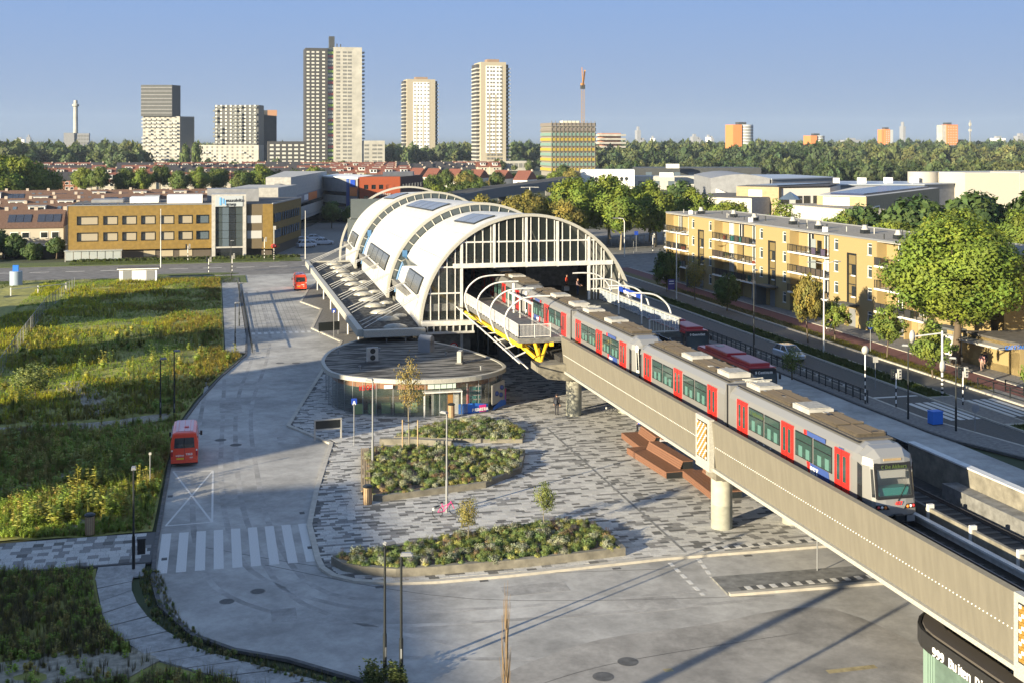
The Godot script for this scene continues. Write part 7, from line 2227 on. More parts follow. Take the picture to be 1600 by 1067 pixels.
# ------------------------------------------------------------------ skyline
func skyline() -> void:
	var o := thing("tall_tower", "tallest tower, half dark and half pale, with a coloured strip between", "tower block")
	part("dark_half", MB.new().b(72, 90, 0, 99.5, 1005, 1030), mm("tower_grey"), o)
	part("pale_half", MB.new().b(95.2, 118, 0, 100.5, 1003, 1030), mm("stone"), o)
	part("core", MB.new().b(89.9, 95.3, 0, 100, 1008, 1030), mm("glass_mid"), o)
	part("dark_wing", MB.new().b(42, 71.9, 0, 23, 1006, 1022), mm("tower_grey"), o)
	part("pale_wing", MB.new().b(118.1, 137, 0, 23.6, 1004, 1022), mm("stone"), o)
	part("chimney", MB.new().b(92, 96.4, 99, 110, 1012, 1018), mm("tower_dark"), o)
	part("roof_mast", MB.new().b(98, 98.8, 100, 104, 1012, 1013).b(101, 101.8, 100, 103.6, 1012, 1013), mm("tower_dark"), o)
	var ys := span(2.5, 95.5, 32)
	windows_grid(o, face(V(72, 1005), V(90, 1005)), [1.0, 5.0, 8.8, 13.6], 2.3, ys, 1.35, M("pale_pane", .50, .50, .46, .4), .25)
	windows_grid(o, face(V(95.2, 1003), V(118, 1003)), [1.6, 7.0, 11.0], 3.0, ys, 1.5, M("haze_pane", .17, .17, .16, .3), .2)
	windows_grid(o, face(V(42, 1006), V(71.9, 1006)), span(1.5, 26, 6), 3.0, span(2.5, 19, 6), 1.6, mm("pale_pane"), .25, "wing_windows")
	windows_grid(o, face(V(118.1, 1004), V(137, 1004)), [2, 8.5, 13], 3.4, span(2.5, 19, 6), 1.5, mm("haze_pane"), .25, "wing_windows")
	var cs := [M("strip_green", .22, .36, .08, .6), M("strip_maroon", .22, .05, .07, .6), M("strip_grey", .30, .33, .35, .6)]
	for i in 31:
		part("coloured_panel", MB.new().b(90.5, 94.8, 2.2 + i * 3.1, 4.0 + i * 3.1, 1007.6, 1008), cs[[2, 1, 0, 2, 0, 1, 2][i % 7]], o)
	var bal := MB.new()
	for i in 31:
		bal.b(118, 120.6, 3 + i * 3.1, 4.3 + i * 3.1, 1006, 1014)
	stuff(part("balconies", bal, M("balcony_grey", .34, .35, .34, .6), o))
	for k in [[188.5, 224.8, 1235.0, 87.0, 22, "shorter of the twin beige towers with white centre panels"], [198.6, 225.8, 926.0, 85.0, 27, "taller of the twin beige towers with white centre panels"]]:
		var t := thing("beige_tower", k[5], "tower block")
		var w: float = k[1] - k[0]
		var s: float = k[2]
		var h: float = k[3]
		part("wall", MB.new().b(k[0] + 3, k[1] - 4, 0, h, s, s + 26), M("tower_beige", .33, .295, .225, .8), t)
		part("side_wall", MB.new().b(k[0] + .8, k[1] - 1, 0, h - 1.5, s + 5, s + 24), mm("tower_grey"), t)
		part("centre_panel", MB.new().b(k[0] + w * .26, k[0] + w * .72, 14, h - 3, s - .3, s), mm("white"), t)
		part("roof_house", MB.new().b(k[0] + w * .35, k[0] + w * .7, h, h + 2.6, s + 6, s + 16), M("rust_house", .22, .155, .11, .8), t)
		var hs := span(3.0, h - 5.0, k[4])
		windows_grid(t, face(V(k[0], s), V(k[1], s)), [w * .28, w * .38, w * .46, w * .57, w * .66], 1.6, hs, 1.5, mm("haze_pane"), .5)
		var strip2 := MB.new()
		for x in [w * .345, w * .525]: strip2.b(k[0] + x, k[0] + x + 1.1, 14, h * .7, s - .4, s - .3)
		part("beige_stripe", strip2, mm("tower_beige"), t)
		var bb := MB.new()
		for y in hs:
			bb.b(k[0], k[0] + 3, y - .6, y + .5, s + 3, s + 22).b(k[1] - 4, k[1], y - .6, y + .5, s + 2, s + 22)
		stuff(part("balconies", bb, M("balcony_pale", .36, .36, .33, .7), t))
		part("podium", MB.new().b(k[0] - 14, k[1] + 16, 0, 7.6, s - 8, s + 8), mm("stone"), t)
		windows_grid(t, face(V(k[0] - 14, s - 8), V(k[1] + 16, s - 8)), span(2, w + 22, 14), 2.6, [2.5], 3.4, mm("haze_pane"), .2, "podium_windows")
	var a := thing("stacked_tower", "tower with a dark glass box on a cream balconied base", "tower block")
	part("dark_box", MB.new().prism([V(-58.8, 1040), V(-34, 1034), V(-27.6, 1044), V(-52, 1060)], 43.6, 69.3), mm("tower_dark"), a)
	part("cream_base", MB.new().prism([V(-57.5, 1042), V(-28, 1035), V(-16.5, 1046), V(-46, 1060)], 0, 43.6), mm("stone"), a)
	part("side_glass", MB.new().add(MB.new().b(0, 15, 2, 43, -.3, 0), face(V(-28, 1034.8), V(-16.5, 1046))), mm("haze_pane"), a)
	var lines := MB.new()
	for i in 8: lines.add(MB.new().b(0, 25.4, 46 + i * 3, 46.5 + i * 3, -.2, .0), face(V(-58.8, 1040), V(-34, 1034)))
	stuff(part("floor_lines", lines, mm("panel_grey"), a))
	var B := thing("dark_balcony_tower", "dark tower bristling with balconies left of the tallest tower", "tower block")
	part("wall", MB.new().prism([V(0, 1032), V(35, 1022), V(40, 1040), V(6, 1052)], 20, 53), mm("tower_dark"), B)
	part("rear_slab", MB.new().b(38, 54, 0, 51, 1110, 1125), mm("tower_grey"), B)
	part("rear_cap", MB.new().b(46, 54.3, 46, 51.2, 1109.5, 1125), M("rust_cap", .36, .20, .12, .8), B)
	part("pale_base", MB.new().prism([V(-15.3, 1036), V(35, 1021.6), V(40, 1040), V(-8, 1054)], 0, 20), mm("stone"), B)
	var FX := face(V(-57.5, 1042), V(-28, 1035))
	var FB := face(V(0, 1032), V(35, 1022))
	var FP := face(V(-15.3, 1036), V(35, 1021.6))
	var b1 := MB.new()
	var b2 := MB.new()
	var b3 := MB.new()
	var w1 := MB.new()
	var w2 := MB.new()
	for i in 14:
		for j in 7:
			if rng.randf() < .62: b1.add(MB.new().b(j * 4.3 - .6, j * 4.3 + 2.8, 1.5 + i * 3, 2.7 + i * 3, -1.8, 0), FX)
			w1.add(MB.new().b(j * 4.3 + .4, j * 4.3 + 1.9, 3 + i * 3, 4.3 + i * 3, -.2, 0), FX)
	for i in 11:
		for j in 9:
			if (j % 4 < 2) and rng.randf() < .8: b2.add(MB.new().b(j * 4.1 - 1.0, j * 4.1 + 2.6, 20.5 + i * 3, 22 + i * 3, -2.0, 0), FB)
			w2.add(MB.new().b(j * 4.0 + .6, j * 4.0 + 2.1, 21.4 + i * 3, 23 + i * 3, -.2, 0), FB)
	for i in 6:
		for j in 12:
			if rng.randf() < .35: b3.add(MB.new().b(j * 4.2, j * 4.2 + 3, 1.2 + i * 3, 2.5 + i * 3, -1.6, 0), FP)
			w1.add(MB.new().b(j * 4.2 + .4, j * 4.2 + 1.8, 2.4 + i * 3, 4 + i * 3, -.2, 0), FP)
	stuff(part("balconies", b1, mm("balcony_grey"), a))
	stuff(part("windows", w1, mm("haze_pane"), a))
	stuff(part("balconies", b2, M("balcony_dark", .12, .13, .13, .6), B))
	stuff(part("windows", w2, mm("pale_pane"), B))
	stuff(part("base_balconies", b3, mm("balcony_grey"), B))
	var c := thing("scaffolded_building", "building under construction wrapped in yellow netting and green nets", "building site")
	part("core", MB.new().b(215, 244.5, 0, 33, 768, 795), M("raw_concrete", .20, .19, .17, .9), c)
	for i in 10:
		part("floor_slab", MB.new().b(214.2, 245.2, 3 + i * 3.3, 3.4 + i * 3.3, 767, 796), M("slab_rust", .17, .15, .12, .9), c)
		part("safety_net", MB.new().b(214.5, 244.9, 3.5 + i * 3.3, 5.4 + i * 3.3, 767.2, 767.4).b(214.3, 214.5, 3.5 + i * 3.3, 5.4 + i * 3.3, 767.4, 795), [M("net_yellow", .32, .24, .03, .9), M("net_green", .13, .22, .19, .8)][i % 2] if i < 8 else M("raw_rust", .16, .14, .125, .9), c)
	var sf := MB.new()
	for i in 12: sf.b(214.3 + i * 2.7, 214.6 + i * 2.7, 0, 36.5, 766.8, 767.1)
	part("scaffold_poles", sf, M("scaffold", .17, .15, .12, .7), c)
	part("formwork", MB.new().b(225, 236, 33, 36.6, 775, 785), M("formwork", .50, .50, .42, .8), c)
	var cr := thing("tower_crane", "orange tower crane standing behind the scaffolded building", "crane", P(246, 0, 800))
	var mast := MB.new()
	for x in [-.9, .9]:
		for z in [-.9, .9]: mast.b(x - .1, x + .1, 0, 59, z - .1, z + .1)
	for i in 29:
		mast.bar(Vector3(-.9, i * 2.0, .9), Vector3(.9, i * 2.0 + 2, .9), .1).bar(Vector3(.9, i * 2.0, -.9), Vector3(-.9, i * 2.0 + 2, -.9), .1).bar(Vector3(-.9, i * 2.0, .9), Vector3(-.9, i * 2.0 + 2, -.9), .1)
	part("mast", mast, M("crane_rust", .30, .20, .10, .6), cr)
	part("cabin", MB.new().b(-1.5, 1.2, 59, 61.5, -1.5, 1.5), mm("tower_dark"), cr)
	part("jib", MB.new().bar(Vector3(0, 61, 0), Vector3(-4.2, 70.5, 18), 1.0).bar(Vector3(0, 62, 0), Vector3(2.4, 62, -8), 1.2).bar(Vector3(2.2, 60.5, -8), Vector3(2.2, 63.5, -8), 2.2).bar(Vector3(0, 62, 0), Vector3(.2, 74, -3), .5), M("crane_orange", .40, .19, .05, .6), cr)
	# round white towers with orange backs far to the right
	var ot: Node3D = null
	for k in [[577.6, 606.2, 1297.0, 42.4, 0, "largest round white tower with an orange side, right of the crane"], [807.4, 832.6, 1550.0, 31.4, 0, "lower round white tower with an orange side before the distant flats"], [1066.4, 1087, 1796.0, 43.6, 1, "narrow orange tower beside the thin far chimney"], [988.2, 1012.5, 1506.0, 46.7, 1, "orange slab tower on the far right above a dark car park"]]:
		var t := thing("orange_tower", k[5], "tower block")
		var w: float = k[1] - k[0]
		var s: float = k[2]
		if k[4] == 0:
			part("orange_slab", MB.new().b(k[0], k[0] + w * .38, 0, k[3], s - 4, s + 18), mm("orange"), t)
			part("round_body", MB.new().lathe(P(k[0] + w * .64, 0, s + 6), [V(w * .36, 0), V(w * .36, k[3]), V(.01, k[3] + .1)], 24), M("tower_white", .42, .45, .48, .7), t)
			var bn := MB.new()
			for i in int(k[3] / 3.4): bn.lathe(P(k[0] + w * .64, 1.5 + i * 3.4, s + 6), [V(w * .367, 0), V(w * .367, 1.4)], 24)
			part("window_bands", bn, mm("haze_pane"), t)
		else:
			part("orange_slab", MB.new().b(k[0] + w * .26, k[1] - (w * .3 if s > 1700 else 0.0), 0, k[3], s, s + 14), mm("orange"), t)
			part("pale_edge", MB.new().b(k[0], k[0] + w * .3, 0, k[3] - .5, s + 1, s + 14), mm("stone") if s < 1700 else mm("orange"), t)
			part("side_face", MB.new().b(k[1] - w * .3, k[1], 0, k[3] - 1, s + .5, s + 14), mm("tower_white") if s > 1700 else mm("orange"), t)
			windows_grid(t, face(V(k[0], s), V(k[1], s)), span(w * .35, w * .85, 4), 1.6, span(3, k[3] - 4, 12), 1.2, mm("pale_pane"), .2)
		part("roof_house", MB.new().b(k[0] + w * .35, k[0] + w * .7, k[3], k[3] + 3, s + 4, s + 12), mm("tower_dark"), t)
	var cp := thing("dark_car_park", "dark open car park deck below the orange slab tower", "car park")
	part("deck", MB.new().b(985, 1070, 4, 18, 1480, 1500), mm("tower_dark"), cp)
	part("pale_rail", MB.new().b(1010, 1105, 3, 6, 1474, 1478), mm("stone"), cp)
	part("rear_block", MB.new().b(1014, 1045, 0, 26, 1540, 1560), mm("rust_house"), cp)
	var ch := thing("power_chimney", "slender pale chimney on the far left horizon", "chimney", P(-167, 0, 1586))
	part("stack", MB.new().lathe(Vector3.ZERO, [V(3.4, 0), V(2.5, 66), V(4.2, 67), V(4.2, 69), V(2.4, 70), V(2.2, 74), V(.01, 74)], 16), mm("stone"), ch)
	var cb := thing("chimney_flats", "grey block of flats at the foot of the far left chimney", "tower block")
	part("wall", MB.new().b(-178, -166, 0, 33.6, 1560, 1575).b(-166, -149, 0, 33.0, 1562, 1575), mm("panel_grey"), cb)
	windows_grid(cb, face(V(-166, 1562), V(-149, 1562)), span(1, 14, 5), 2.2, span(8, 29, 6), 1.8, mm("haze_pane"), .2)
	var py := thing("radio_mast", "pale lattice radio mast far right beside the dark car park", "mast", P(725, 0, 1058))
	var pm := MB.new()
	for i in 3: pm.tube(Vector3(cos(i * TAU / 3) * .9, 0, sin(i * TAU / 3) * .9), Vector3(cos(i * TAU / 3) * .4, 44, sin(i * TAU / 3) * .4), .16, .12, 5)
	for i in 20: pm.bar(Vector3(-.8, i * 2.2, 0), Vector3(.8, i * 2.2 + 2.2, 0), .14)
	pm.box(Vector3(0, 40, 0), Vector3(1.8, 3, 1.8)).box(Vector3(0, 34, 0), Vector3(2.2, 2, 2.2))
	part("lattice", pm, mm("stone"), py)
	var ru := thing("unfinished_flats", "unfinished pale flats with red edges on the horizon right of the crane", "building site")
	for i in 5:
		part("floor_slab", MB.new().b(398, 428, 12 + i * 4.2, 14 + i * 4.2, 1235, 1255), mm("stone"), ru)
	part("core", MB.new().b(402, 424, 0, 32, 1240, 1254), M("red_raw", .34, .17, .12, .8), ru)
	var far := [[-1.5, 8, 40], [945, 6, 30], [957, 4, 44], [975, 10, 30], [997, 6, 68], [1004, 8, 34], [1020, 4, 40], [1085, 9, 46], [1092, 6, 36], [1107, 5, 44], [1112, 4, 40], [850, 7, 40], [30, 14, 36], [44, 6, 44], [1330, 30, 34], [1560, 20, 40], [1595, 16, 48], [1411, 4, 82]]
	for i in range(1, far.size()):
		var k: Array = far[i]
		var z := 3600.0
		var x: float = (k[0] - 800.0) / 1900.0 * z
		var th := atan(465.0 / 1900.0)
		var q := thing("distant_tower", nth(i) + " of the hazy distant towers on the horizon", "tower block", P(x * cos(th) + z * sin(th), 0, -x * sin(th) + z * cos(th)), 0, "hazy distant towers on the horizon")
		part("block", MB.new().b(-k[1] * .95, k[1] * .95, 0, k[2] * .84, -10, 10), mm("panel_grey") if i % 3 else mm("white"), q)
		part("roof_house", MB.new().b(-k[1] * .4, k[1] * .4, k[2] * .84, k[2], -6, 6), mm("panel_grey"), q)

# ------------------------------------------------------------------ vegetation
func crown_mesh(seed_: int, clumps: int, leaves: int, size: float, col: Color, spread := .33, vary := .3, hollow := .35) -> ArrayMesh:
	var r := RandomNumberGenerator.new()
	r.seed = seed_
	var mb := MB.new()
	for i in clumps:
		var d := Vector3(r.randfn(), r.randfn(), r.randfn()).normalized()
		var rad := pow(r.randf_range(hollow, 1.0), .6) * (1.0 - spread * .75)
		var c := d * rad
		if c.y < -.6: c.y *= .7
		c *= 1.0 + .16 * sin(d.x * 5.0 + seed_) * cos(d.z * 4.0)
		var tone := r.randf_range(1.0 - vary, 1.0 + vary)
		var warm := r.randf_range(-.12, .18)
		var cs := spread * r.randf_range(.65, 1.15)
		for j in leaves:
			var e := Vector3(r.randfn(), r.randfn(), r.randfn()).normalized()
			var p := c + e * cs * pow(r.randf(), .45)
			var n := (e * .8 + d * .5 + Vector3(r.randfn(), r.randfn() + .3, r.randfn()) * .55).normalized()
			var x := n.cross(Vector3(r.randfn(), r.randfn(), r.randfn())).normalized()
			var y := n.cross(x)
			var s := size * r.randf_range(.6, 1.25)
			var k := tone * r.randf_range(.82, 1.18)
			mb.col = Color(col.r * k * (1.0 + warm), col.g * k, col.b * k * (1.0 - warm))
			var sn := (n + e * .7 + d * .6).normalized()
			mb.quadn(p - x * s, p - y * s * .62, p + x * s, p + y * s * .62, sn, sn, sn, sn)
	return mb.mesh()

func trunk_mesh(h: float, r: float, top: float, seed_: int) -> MB:
	var q := RandomNumberGenerator.new()
	q.seed = seed_
	var mb := MB.new()
	var lean := Vector3(q.randf_range(-.04, .04), 0, q.randf_range(-.04, .04))
	mb.tube(Vector3.ZERO, Vector3(0, h * .5, 0) + lean * h, r, r * .72, 9, false)
	mb.tube(Vector3(0, h * .5, 0) + lean * h, Vector3(0, h, 0) + lean * h * 1.5, r * .72, r * .45, 9, false)
	for i in 6:
		var a := TAU * i / 6 + q.randf()
		var b := Vector3(0, h * (.7 + .06 * i), 0) + lean * h
		mb.tube(b, b + Vector3(cos(a) * top * .55, top * q.randf_range(.35, .75), sin(a) * top * .55), r * .36, r * .1, 6, false)
	return mb

var crowns := {}

func tree(called: String, label: String, at: Vector3, h: float, r: float, crown: String, bark := "bark", group := "", stem := -1.0, fat := 1.0) -> Node3D:
	var o := thing(called, label, "tree", at, R(0, TAU), group)
	var cy := h - r * fat
	var st := stem if stem > 0 else maxf(h * .045 * .4, .06)
	var t := part("trunk", trunk_mesh(maxf(cy - r * .3, h * .2), st, r, hash(called) % 99 + int(h * 7)), mm(bark), o)
	var c := part("crown", crowns[crown][rng.randi() % crowns[crown].size()], mm("leaf"), o)
	c.position = Vector3(0, cy, 0)
	c.scale = Vector3(r, r * fat, r)
	return o

func multi(called: String, m: Mesh, where: Array, material: Material, parent: Node, label := "", category := "") -> MultiMeshInstance3D:  # where: [Transform3D, Color]
	var x := MultiMesh.new()
	x.transform_format = MultiMesh.TRANSFORM_3D
	x.use_colors = true
	x.mesh = m
	x.instance_count = where.size()
	for i in where.size():
		x.set_instance_transform(i, where[i][0])
		x.set_instance_color(i, where[i][1])
	var o := MultiMeshInstance3D.new()
	o.name = named(called) if parent == self else called
	o.multimesh = x
	o.material_override = material
	parent.add_child(o, true)
	stuff(o)
	if label: o.set_meta("label", label)
	if category: o.set_meta("category", category)
	return o

func tuft(seed_: int, blades: int, h: float, spread: float, w: float, bend: float) -> ArrayMesh:
	var r := RandomNumberGenerator.new()
	r.seed = seed_
	var mb := MB.new()
	for i in blades:
		var a := r.randf() * TAU
		var d := Vector3(cos(a), 0, sin(a))
		var side := Vector3(-d.z, 0, d.x)
		var base := d * r.randf() * spread
		var hh := h * r.randf_range(.55, 1.1)
		var b := bend * r.randf_range(.3, 1.2)
		var p1 := base + Vector3(0, hh * .6, 0) + d * b * .35
		var p2 := base + Vector3(0, hh, 0) + d * b
		var k := r.randf_range(.75, 1.2)
		mb.col = Color(k, k, k * .95)
		var n := (Vector3.UP * .45 + d * .9).normalized()
		mb.quadn(base - side * w, base + side * w, p1 + side * w * .7, p1 - side * w * .7, n, n, n, n)
		mb.t3(p1 - side * w * .7, p1 + side * w * .7, p2, n, n, n)
	return mb.mesh()

func weed(seed_: int, stalks: int, h: float, leaves: int, size: float, flower := false) -> ArrayMesh:
	var r := RandomNumberGenerator.new()
	r.seed = seed_
	var mb := MB.new()
	for i in stalks:
		var a := r.randf() * TAU
		var lean := Vector3(cos(a), 0, sin(a)) * h * .22 * r.randf()
		var hh := h * r.randf_range(.6, 1.1)
		var base := Vector3(cos(a), 0, sin(a)) * h * .16 * r.randf()
		mb.col = Color(.7, .65, .5)
		mb.tube(base, base + lean + Vector3(0, hh, 0), .008, .004, 3, false)
		for j in leaves:
			var f := r.randf_range(.15, 1.0)
			var b := r.randf() * TAU
			var d := Vector3(cos(b), r.randf_range(-.1, .6), sin(b)).normalized()
			var p := base + lean * f + Vector3(0, hh * f, 0)
			var s := size * r.randf_range(.6, 1.2) * (1.15 - f * .5)
			var x := d.cross(Vector3.UP).normalized() * s * .4
			var k := r.randf_range(.75, 1.25)
			mb.col = Color(k, k, k * .9)
			if flower and f > .75: mb.col = Color(1.4, 1.15, .5)
			var n := (Vector3.UP * .5 + d * .8).normalized()
			mb.quadn(p, p + d * s * .5 + x, p + d * s, p + d * s * .5 - x, n, n, n, n)
	return mb.mesh()

func place(p: Vector3, size: float, tall := 1.0) -> Transform3D:
	return Transform3D(Basis(Vector3.UP, R(0, TAU)).scaled(Vector3(size, size * tall, size)), p)

func tint(r: float, g: float, b: float, vary := .25) -> Color:
	var k := R(1.0 - vary, 1.0 + vary)
	return Color(r * k * R(.92, 1.08), g * k, b * k * R(.9, 1.1))

func vegetation() -> void:
	var bright := Color(.135, .185, .022)
	var mid := Color(.085, .125, .026)
	var deep := Color(.055, .10, .025)
	var rust := Color(.20, .18, .04)
	crowns = {
		"big": [crown_mesh(1, 210, 220, .029, Color(.145, .205, .024), .24, .28, .3)],
		"bright": [crown_mesh(2, 84, 120, .058, bright, .29, .3), crown_mesh(3, 78, 120, .058, bright, .31, .4)],
		"mid": [crown_mesh(4, 70, 110, .065, mid, .32, .35), crown_mesh(5, 64, 110, .065, mid, .32, .35)],
		"deep": [crown_mesh(6, 60, 70, .1, deep, .34), crown_mesh(7, 60, 64, .1, deep, .34)],
		"rust": [crown_mesh(8, 70, 110, .06, rust, .3)],
		"young": [crown_mesh(9, 56, 60, .065, Color(.16, .20, .03), .24, .35, .2), crown_mesh(10, 50, 60, .065, Color(.14, .19, .03), .26, .35, .2)],
		"sparse": [crown_mesh(11, 60, 30, .05, Color(.22, .20, .06), .34, .3, .1), crown_mesh(12, 60, 32, .052, Color(.15, .18, .05), .34, .3, .1)],
		"gold": [crown_mesh(15, 60, 22, .045, Color(.24, .19, .06), .34, .3, .1)],
		"far": [crown_mesh(13, 34, 26, .19, mid, .36, .35), crown_mesh(14, 30, 26, .2, mid, .36, .35)]}
	# street trees on the right
	tree("big_street_tree", "huge bright green tree in front of the apartments' right end", P(72.6, 0, 108.4), 15.4, 7.8, "big", "bark", "", .5, .8)
	for k in [[65.7, 171, 6.6, 2.3, "mid", "dense dark young street tree nearest the station arch", 1.35], [65.9, 160.5, 6.6, 2.0, "sparse", "thin grey-green young street tree beside the purple panel", 1.4], [65.9, 149.5, 5.2, 2.1, "mid", "dark young street tree before the second set of balconies", 1.1], [64.4, 124.0, 8.2, 1.9, "rust", "tall narrow street tree turning brown", 1.75], [68.0, 124.5, 5.2, 2.2, "young", "green young street tree left of the tall white lamp", 1.0], [67.9, 113.4, 5.7, 2.4, "young", "green young street tree before the grey entrance screen", .95], [66.4, 102.8, 5.6, 2.5, "young", "bushy green street tree behind the signal arm", 1.0], [66.0, 86.2, 6.2, 2.2, "young", "young yellow-green tree at the right edge of the crossing", 1.2], [53.0, 105.2, 3.4, 1.3, "sparse", "sparse sapling in the bus lane behind the train roof", 1.2]]:
		tree("street_tree", k[5], P(k[0], .1, k[1]), k[2], k[3], k[4], "bark", "", .09, k[6])
	# plaza trees
	var sl := tree("young_plaza_tree", "slender yellowing tree on stakes in front of the glass shop", P(13.6, .4, 86.6), 7.2, 1.3, "gold", "pale_bark", "", .055, 1.9)
	var stake := thing("tree_stakes", "two pale timber stakes with a rubber tie holding the slender tree", "stakes", P(13.6, .3, 86.6))
	part("stake", MB.new().pole(-.5, 0, 0, 2.3, .05), mm("pale_wood"), stake)
	part("stake", MB.new().pole(.62, .1, 0, 2.2, .05), mm("pale_wood"), stake)
	part("tie", MB.new().path([Vector3(-.5, 2.2, 0), Vector3(0, 2.05, .08), Vector3(.62, 2.15, -.1)], .035, 5), mm("rubber"), stake)
	tree("multi_stem_tree", "left small multi-stemmed tree in the front planter", P(13.6, .4, 65.7), 2.7, .85, "sparse", "pale_bark", "", .03, 1.25)
	tree("multi_stem_tree", "right small multi-stemmed tree in the front planter", P(18.3, .4, 67.0), 3.0, .85, "sparse", "pale_bark", "", .03, 1.4)
	tree("field_tree", "low wide brownish tree standing in the weedy field", P(-15.2, 0, 113), 3.6, 2.6, "sparse", "bark", "", .08, .62)
	tree("edge_tree", "green bush tree at the left edge beyond the mesh fence", P(-26.5, 0, 133), 3.4, 2.4, "mid", "bark", "", .1, .8)
	# dry narrow shrub that rises into the picture at the bottom
	var ds := thing("dry_shrub", "tall narrow dried shrub at the bottom of the picture", "shrub", P(9.3, 0, 38.9))
	var tw := MB.new()
	for i in 110:
		var a := R(0, TAU)
		var y0 := R(.3, 6.6)
		var w := .32 * (1.0 - y0 / 9.0)
		var b := Vector3(cos(a) * w * R(0, .8), y0, sin(a) * w * R(0, .8))
		tw.tube(b, b + Vector3(cos(a) * R(.02, .16), R(.9, 1.7), sin(a) * R(.02, .16)), R(.008, .014), .004, 4, false)
	tw.tube(Vector3.ZERO, Vector3(.05, 6.8, 0), .09, .03, 6, false)
	part("twigs", tw, M("dry_twig", .20, .14, .08, .9), ds)
	# clumps beyond
	var n := 0
	for k in [[-70, 430, 18.0, 9.5, "tallest"], [-61, 421, 17.4, 9.0, "bright topped right"], [-79, 418, 17.5, 9.0, "leftmost visible"], [-56.5, 430, 13.5, 7.4, "rightmost, lower"], [-66, 408, 14.5, 8.5, "foremost"], [-90, 425, 18, 9, "outermost left"]]:
		tree("broad_tree", k[4] + " big tree of the dark clump at the far left", P(k[0], 0, k[1]), k[2] * 1.14, k[3], "bright", "bark", "big trees in the far left clump", .4)
	for i in 13:
		var t := -47.0 + i * 7.0 + R(-1, 1)
		tree("row_tree", nth(i + 1) + " round tree from the left in the row behind the brown roofs", P(t, 0, 470 + R(-8, 10)), R(12.5, 15.2), R(4.4, 5.8), "mid" if i % 3 else "bright", "bark", "row of round trees before the red roofs", .25)
	n = 0
	for k in [[58.5, 236, 12.4, 5.2], [64, 247, 13.0, 5.4], [55, 252, 12.0, 5.0], [69, 238, 11.5, 4.6], [49, 262, 12, 5]]:
		n += 1
		tree("brownish_tree", nth(n) + " of the brownish green trees behind the station crown", P(k[0], 0, k[1]), k[2], k[3], "rust", "bark", "brownish trees behind the station crown", .25)
	n = 0
	for k in [[74, 247, 15.0, 6.4], [82, 240, 13.6, 5.6], [84, 254, 15.4, 6.6], [92, 246, 13.5, 5.8], [95, 258, 14.0, 6.2], [102, 250, 12.5, 5.6], [78, 262, 15.5, 6.6], [106, 240, 11.0, 5.0], [89, 268, 14.5, 6.0]]:
		n += 1
		tree("junction_tree", nth(n) + " bright green tree of those at the junction beside the apartments", P(k[0], 0, k[1]), k[2], k[3], "bright", "pale_bark", "bright trees at the junction", .25)
	n = 0
	for k in [[101, 300, 12.5, 6], [110, 306, 12.0, 6], [119, 300, 11, 5.4], [96, 318, 12, 6], [126, 318, 12, 6], [104, 330, 13, 6]]:
		n += 1
		tree("dark_tree", nth(n) + " dark green tree from the left behind the bright junction trees", P(k[0], 0, k[1]), k[2], k[3], "deep", "bark", "dark trees behind the junction", .25)
	n = 0
	for k in [[92, 205, 12.0, 4.0], [97, 196, 12.4, 3.6], [104, 186, 11.2, 4.0], [99, 182, 10.6, 3.6]]:
		n += 1
		tree("garden_tree", nth(n) + " leafy tree from the left showing over the apartment roof", P(k[0], 0, k[1]), k[2], k[3], "young" if k[0] < 110 else "bright", "bark", "garden trees behind the apartments", .2)
	n = 0
	for k in [[110, 192, 12.4, 5.6], [115.5, 187, 13.6, 6.2], [121, 192, 14.0, 6.4], [126.5, 185, 14.2, 6.4], [132, 190, 14.4, 6.6], [137, 182, 14.4, 6.6], [143, 187, 14.6, 7]]:
		n += 1
		tree("park_tree", nth(n) + " dark broad tree in the mass before the cream depot", P(k[0], 0, k[1]), k[2], k[3], "deep", "bark", "dark broad trees on the right", .3)
	n = 0
	for k in [[103, 171, 11.2, 4.8], [109, 166, 11.8, 5.2], [115, 170, 12.0, 5.4], [120.5, 163, 12.2, 5.4], [126, 168, 12.4, 5.6]]:
		n += 1
		tree("lime_tree", nth(n) + " lime green tree behind the apartments on the right", P(k[0], 0, k[1]), k[2], k[3], "bright", "bark", "lime green trees on the right", .3)
	for i in 22:
		var f := float(i) / 22
		tree("bank_tree", nth(i + 1) + " round tree from the left on the bank along the far viaduct", P(40 + f * 150 + R(-4, 4), 0, 430 + f * 150 + R(-25, 45)), R(7.5, 11.5), R(4, 5.6), ["mid", "rust", "bright", "mid"][i % 4], "bark", "trees along the far viaduct", .2)
	for k in [[62, 372, 9.5, 4.6], [70, 384, 10, 4.8], [55, 392, 10.5, 5], [78, 398, 9.5, 4.6], [48, 410, 11, 5.2], [66, 408, 10, 5], [86, 412, 10, 5], [58, 424, 11, 5.4], [40, 432, 11, 5.4], [74, 428, 10.5, 5.2], [30, 440, 11, 5.2]]:
		n += 1
		tree("rear_tree", nth(n - 8) + " leafy tree in the belt between brick building and far viaduct", P(k[0], 0, k[1]), k[2], k[3], ["mid", "bright", "deep"][n % 3], "bark", "tree belt behind the station hall", .2)
	for k in [[29.5, 318, 7.5, 3.2], [33.5, 309, 6.8, 2.8]]:
		tree("shop_street_tree", "shaded tree in the shopping street, " + ("left one" if k[0] < 31 else "right one"), P(k[0], 0, k[1]), k[2], k[3], "mid", "bark", "", .15)
	n = 0
